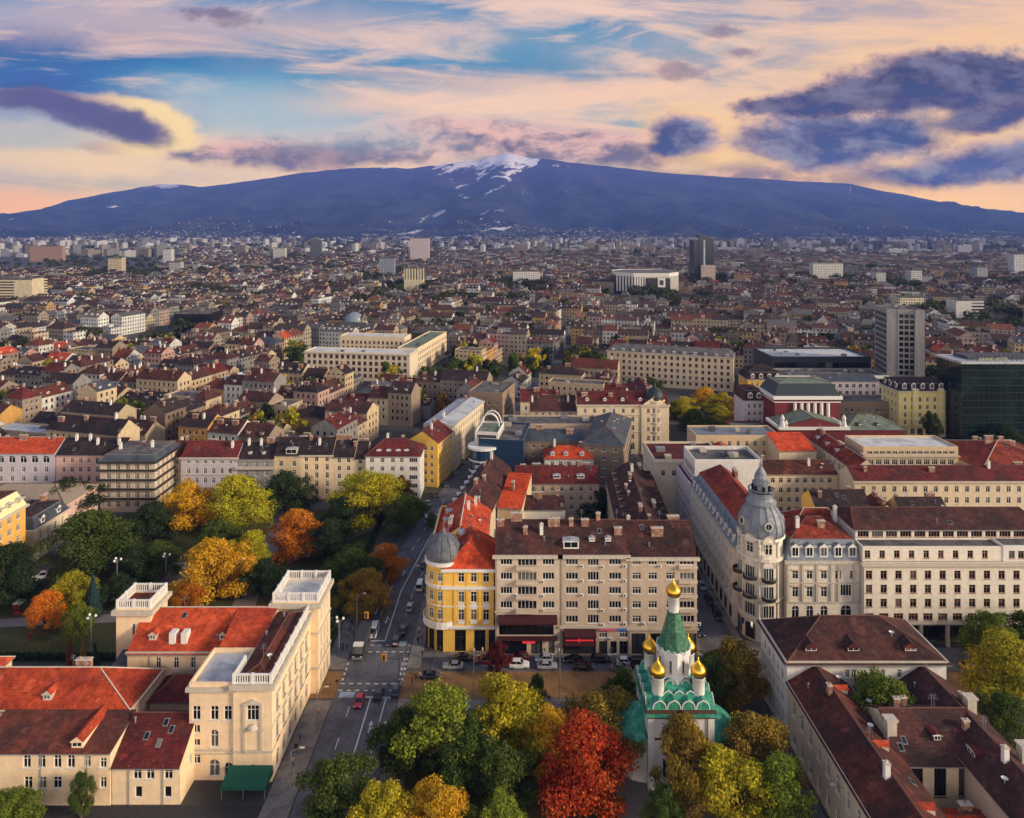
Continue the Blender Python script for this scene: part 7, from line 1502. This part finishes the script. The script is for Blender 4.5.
for i in range(14):
    y = 170 + i * 7.2
    for x, l in ((45.6, 'left'), (52.0, 'right')):
        if rt.random() < .85: 
            cc = rt.choice(('black', 'grey', 'silver', 'white', 'navy')); car(0, 0, 0, cc, rt.choice(('sedan', 'hatch', 'suv')), f"{dict(navy='dark blue').get(cc, cc)} car, {ORD[min(i, 9)].split()[0] if i else 'first'} from the corner in the {l} parked line of the side street", (x, y), sg)
for i, (px, py) in enumerate(((422, 515), (428, 505), (436, 496), (446, 486), (455, 474), (463, 463))):
    x, y = G(px, py); car(0, 0, .25, rt.choice(('black', 'grey', 'silver')), 'sedan', f"small dark-glassed car in the avenue shade, {('nearest', 'second', 'third', 'fourth', 'fifth', 'farthest')[i]} past the zebra", (x, y), 'cars queuing in the shaded upper avenue')
for px, py, l in ((34, 582, 'white car parked at the left park edge'), (43, 577, 'second white car parked at the left park edge, farther one'), (148, 527, 'white car parked between the dark park trees'), (208, 524, 'white car parked under the golden tree')): car(px, py, .4, 'white', 'sedan', l)
for i, (px, py) in enumerate(((651, 470), (655, 482), (648, 490), (646, 500), (644, 508))): car(px, py, 0, ('white', 'silver', 'grey', 'white', 'black')[i], 'sedan', ('white', 'silver', 'grey', 'second white', 'black')[i] + ' car parked along the street beside the beige stone block')
tr = empty('truck', -35.2, 164.4, .02, 0, 'dark covered truck with a white cab roof waiting at the crossing', 'truck')
m = MB(); m.box(-1.25, 1.25, -3.0, 5.0, 1.0, 3.4); m.box(-1.28, 1.28, -3.05, 5.05, 3.3, 3.5); [m.box(-1.29, 1.29, y, y + .1, 1, 3.42) for y in (-2, -.8, .4, 1.6, 2.8, 4)]; m.build('cargo_box', [mat('grey_tarpaulin', (60, 62, 66), .7, .15, .8)], tr)
m = MB(); loft(m, [[(-1.2, -5.2, .5), (1.2, -5.2, .5), (1.2, -3.2, .5), (-1.2, -3.2, .5)], [(-1.22, -5.3, 1.6), (1.22, -5.3, 1.6), (1.22, -3.2, 1.6), (-1.22, -3.2, 1.6)], [(-1.1, -4.9, 2.9), (1.1, -4.9, 2.9), (1.1, -3.2, 2.9), (-1.1, -3.2, 2.9)]]); m.build('cab', [paint_mat('black', (22, 22, 25))], tr)
m = MB(); m.box(-1.1, 1.1, -4.7, -3.2, 2.9, 3.2); m.build('cab_roof', [WHITE], tr); m = MB(); m.q([(-1.05, -5.27, 1.75), (1.05, -5.27, 1.75), (.98, -4.97, 2.75), (-.98, -4.97, 2.75)]); m.build('windscreen', [CARG], tr)
m = MB(); m.box(-1.22, 1.22, -5.5, -5.2, .45, .8); m.build('bumper', [GREYM], tr); m = MB(); m.box(-1.0, 1.0, -3.4, 5, .7, 1.0); m.build('chassis', [DARKM], tr)
for sx in (-1, 1):
    link('headlight', car_meshes('suv')[3], tr, Matrix.Translation((sx * .85, -5.3, 1.0)))
    for wy in (-4.2, 2.4, 3.8): link('wheel', car_meshes('suv')[2], tr, Matrix.Translation((sx * 1.1, wy, .5)) @ Matrix.Diagonal((1.3, 1.55, 1.55, 1)))
GLOBE = mat('opal_glass', (236, 232, 222), .3, .03, 1)
def lamp3(px, py, label):
    x, y = G(px, py); o = empty('street_lamp', x, y, 0, 0, label, 'street lamp', 'globe lamps in the park'); m = MB(); m.lathe([(.28, 0), (.28, .6), (.14, .9), (.09, 8.2), (.12, 8.3)], 0, 0, 8)
    for k in range(3):
        a = k * 2.094 + .3; m.tube((0, 0, 7.6), (.9 * math.cos(a), .9 * math.sin(a), 8.0), .05, .05, 5)
        g = MB(); g.lathe([(.02, -.34), (.2, -.27), (.33, 0), (.2, .27), (.02, .34)], 0, 0, 10); g.build('globe', [GLOBE], o, Matrix.Translation((.95 * math.cos(a), .95 * math.sin(a), 8.3)), True)
    m.build('pole', [GREYM], o)
for a in ((117, 590, 'globe lamp by the left park path'), (166, 585, 'globe lamp behind the left club tower'), (91, 652, 'globe lamp by the boulevard hedge'), (339, 655, 'globe lamp right of the club side tower'), (198, 680, 'globe lamp hidden behind the club hall'), (240, 590, 'globe lamp by the golden park tree')): lamp3(*a)
def street_light(x, y, a, label):
    o = empty('street_light', x, y, 0, a, label, 'street light', 'arm lights along the roads'); m = MB(); m.tube((0, 0, 0), (0, 0, 8.6), .11, .07, 8); m.tube((0, 0, 8.6), (1.7, 0, 9.3), .05, .05, 6); m.build('pole', [GREYM], o); m = MB(); m.box(1.5, 2.3, -.15, .15, 9.22, 9.38); m.build('lamp_head', [STONE], o)
for i, (x, y, a) in enumerate(((-37.9, 171, 0), (-37.9, 195, 0), (-23.2, 150, PI), (-37.9, 136, 0), (-37.9, 120, 0), (-23.0, 185, PI), (53.4, 128, PI), (53.2, 112, PI), (10, 146, PI / 2), (-8, 146, PI / 2))): street_light(x, y, a, ('arm light on the park kerb just past the crossing', 'arm light on the park kerb farther up the avenue', 'arm light at the church side of the crossing', 'arm light in front of the club side wall', 'arm light nearest the camera on the club pavement', 'arm light beside the yellow building', 'arm light on the white school lane', 'arm light nearest the camera in the courtyard lane', 'arm light between boulevard and church garden', 'arm light by the boulevard left of the gold tree')[i])
SIGY = mat('signal_yellow', (226, 158, 28), .5, .05, 1); LENS = mat('signal_lens', (60, 26, 22), .3, .1, 1)
def signal(x, y, arm, label):
    o = empty('traffic_light', x, y, 0, 0, label, 'traffic light'); m = MB(); m.tube((0, 0, 0), (0, 0, 6.2), .12, .09, 8)
    if arm: m.tube((0, 0, 6), (arm, 0, 6.3), .07, .05, 6)
    m.build('pole', [DARKM], o); hx = arm or 0
    m = MB(); m.box(hx - .5, hx + .5, -.06, .0, 5.6, 7.2, 0); m.box(hx - .2, hx + .2, -.24, -.06, 5.8, 7.0, 1)
    m.build('signal_board', [SIGY, DARKM], o)
    for k in range(3): m = MB(); m.lathe([(.14, 0), (.12, .04), (.01, .05)], 0, 0, 10); m.build('signal_lens', [LENS], o, Matrix.Translation((hx, -.25, 6.0 + k * .38)) @ Matrix.Rotation(R(90), 4, 'X'))
signal(-24.2, 150, -3.2, 'traffic light with yellow board and long arm on the church side of the crossing'); signal(-37.6, 166.5, 3.0, 'traffic light with a yellow board on the far park corner of the crossing')

def person_mesh(walk):
    a = .32 if walk else .07
    P = [(0, 0, .95, .15), (0, 0, 1.2, .15), (0, 0, 1.42, .17), (0, 0, 1.53, .06), (0, -.01, 1.64, .105), (0, 0, 1.74, .08),
         (.09, 0, .9, .1), (.1, -a * .5, .5, .075), (.1, -a * .7 if walk else 0, .08, .05), (.1, -a * .7 - .16, .04, .045), (-.09, 0, .9, .1), (-.1, a * .3, .5, .075), (-.1, a * 1.2, .1, .05), (-.1, a * 1.2 - .15, .04, .045),
         (.21, 0, 1.4, .07), (.26, a * .4, 1.13, .055), (.25, a * .2 - .08, .88, .042), (.25, a * .2 - .12, .78, .035), (-.21, 0, 1.4, .07), (-.26, -a * .4, 1.13, .055), (-.25, -a * .6 - .1, .9, .042), (-.25, -a * .7 - .14, .8, .035)]
    E = [(0, 1), (1, 2), (2, 3), (3, 4), (4, 5), (0, 6), (6, 7), (7, 8), (8, 9), (0, 10), (10, 11), (11, 12), (12, 13), (2, 14), (14, 15), (15, 16), (16, 17), (2, 18), (18, 19), (19, 20), (20, 21)]
    me = bpy.data.meshes.new('tmp'); me.from_pydata([p[:3] for p in P], E, []); o = bpy.data.objects.new('tmp', me); COL.objects.link(o)
    md = o.modifiers.new('s', 'SKIN'); sv = me.skin_vertices[0].data
    for i, p in enumerate(P): sv[i].radius = (p[3], p[3] * (.75 if i in (1, 2) else 1)); sv[i].use_root = (i == 0)
    sd = o.modifiers.new('d', 'SUBSURF'); sd.levels = 1
    bpy.context.view_layer.update(); dg = bpy.context.evaluated_depsgraph_get(); r = bpy.data.meshes.new_from_object(o.evaluated_get(dg)); bpy.data.objects.remove(o)
    return r
SKIN = mat('skin', (196, 150, 126), .6, .05, 2); HAIR = mat('hair', (46, 36, 30), .8, .1, 3)
PM = {}
def person(px, py, ang, coat, trous, walk, label, xy=None):
    k = (coat, trous, walk)
    if k not in PM:
        me = person_mesh(walk); cs = dict(black=(26, 26, 30), grey=(96, 96, 100), red=(150, 34, 34), beige=(176, 150, 116), blue=(46, 62, 104), white=(210, 206, 200))
        me.materials.clear()
        for m in (mat('cloth_' + trous, cs[trous], .9, .08, 2), mat('cloth_' + coat, cs[coat], .9, .08, 2), SKIN, HAIR): me.materials.append(m)
        for p in me.polygons:
            z = p.center.z; y = p.center.y; p.material_index = 3 if z > 1.7 or (z > 1.56 and y > .03) else 2 if z > 1.5 or (z < .86 and abs(p.center.x) > .2) else 1 if z > .86 else 0
            p.use_smooth = True
        PM[k] = me
    x, y = xy or G(px, py); tag(link('person', PM[k], None, TR(x, y, .14, ang)), label, 'person')
for i, a in enumerate(((372, 631, 0, 'black', 'black', True, 'person in black walking on the park pavement by the truck'), (343, 650, 1, 'grey', 'black', False, 'person in grey standing at the club corner by the lamp'), (347, 651, 2, 'black', 'blue', False, 'person in a black coat and blue trousers at the club corner'), (340, 650, 2.6, 'black', 'black', True, 'person in black leftmost at the club corner'), (337, 687, 0, 'black', 'grey', True, 'person in black walking along the club side wall'), (412, 684, 1, 'red', 'black', False, 'person in red waiting under the signal mast'), (416, 682, 2, 'black', 'black', False, 'person in black waiting right of the red one at the mast'), (420, 680, 0, 'beige', 'black', True, 'person in a beige coat at the church corner'), (424, 677, 3, 'blue', 'grey', True, 'person in blue at the church corner'),
        (418, 644, 0, 'black', 'black', False, 'person in black by the yellow building corner'), (419, 634, .4, 'white', 'blue', True, 'person in white walking beside the yellow building'), (300, 742, 0, 'grey', 'black', True, 'person in grey walking down the club pavement'), (296, 752, .2, 'black', 'black', True, 'person in black nearest the camera on the club pavement'), (318, 716, 3, 'beige', 'grey', True, 'person in beige walking up the club pavement'), (500, 655, 1.5, 'black', 'blue', True, 'person in black before the restaurant awning'), (560, 655, 1.5, 'red', 'black', True, 'person in red before the middle shop awning'), (612, 655, 1.4, 'grey', 'black', False, 'person in grey before the bank front'), (30, 640, 1, 'red', 'red', False, 'person all in red on the left boulevard pavement'), (374, 640, 0, 'blue', 'black', False, 'person in blue waiting at the far crossing corner'), (366, 628, 1, 'grey', 'grey', True, 'person in grey on the park pavement'))): person(*a)
pr = random.Random(21)
for k in range(22):
    x, y = pr.choice(((-40, pr.uniform(118, 143)), (-39.5, pr.uniform(157, 186)), (pr.uniform(-18, 42), 161.5), (pr.uniform(-22, -20.5), pr.uniform(158, 180)), (54, pr.uniform(150, 200)), (pr.uniform(-20, 10), 145)))
    person(0, 0, pr.uniform(0, 6), pr.choice(('black', 'black', 'grey', 'blue', 'beige')), pr.choice(('black', 'grey', 'blue')), True, None, (x, y))
for o in [o for o in COL.objects if o.name.startswith('person') and 'label' not in o]: tag(o, 'tiny walker in dark clothes strolling along a pavement', 'person', 'walkers on the pavements')
# a few kiosks and bins
m = MB(); kx, ky = G(20, 612); k = empty('phone_kiosk', kx, ky, .05, 0, 'red and white kiosk on the left boulevard pavement', 'kiosk'); m.box(-1, 1, -1, 1, 0, 2.4, 0); m.build('wall', [paint_mat('red', (168, 22, 24))], k); m = MB(); m.box(-1.15, 1.15, -1.15, 1.15, 2.4, 2.7); m.build('roof', [WHITE], k)

# ------------------------------------------------------------------ evening air
hb = MB(); hb.box(-20600, 20600, -420, 18600, -2, 1800); hz_o = hb.build('haze', []); tag(hz_o, kind='stuff')
hm_ = bpy.data.materials.new('evening_haze'); hm_.use_nodes = True; t = NT(hm_.node_tree); t.n.remove(t.n['Principled BSDF'])
pv = t.n.new('ShaderNodeVolumePrincipled'); pv.inputs['Color'].default_value = (.20, .345, 1., 1); pv.inputs['Density'].default_value = HAZE; pv.inputs['Anisotropy'].default_value = .0; pv.inputs['Density Attribute'].default_value = ''
t.l.new(pv.outputs[0], t.n['Material Output'].inputs['Volume']); hz_o.data.materials.append(hm_)
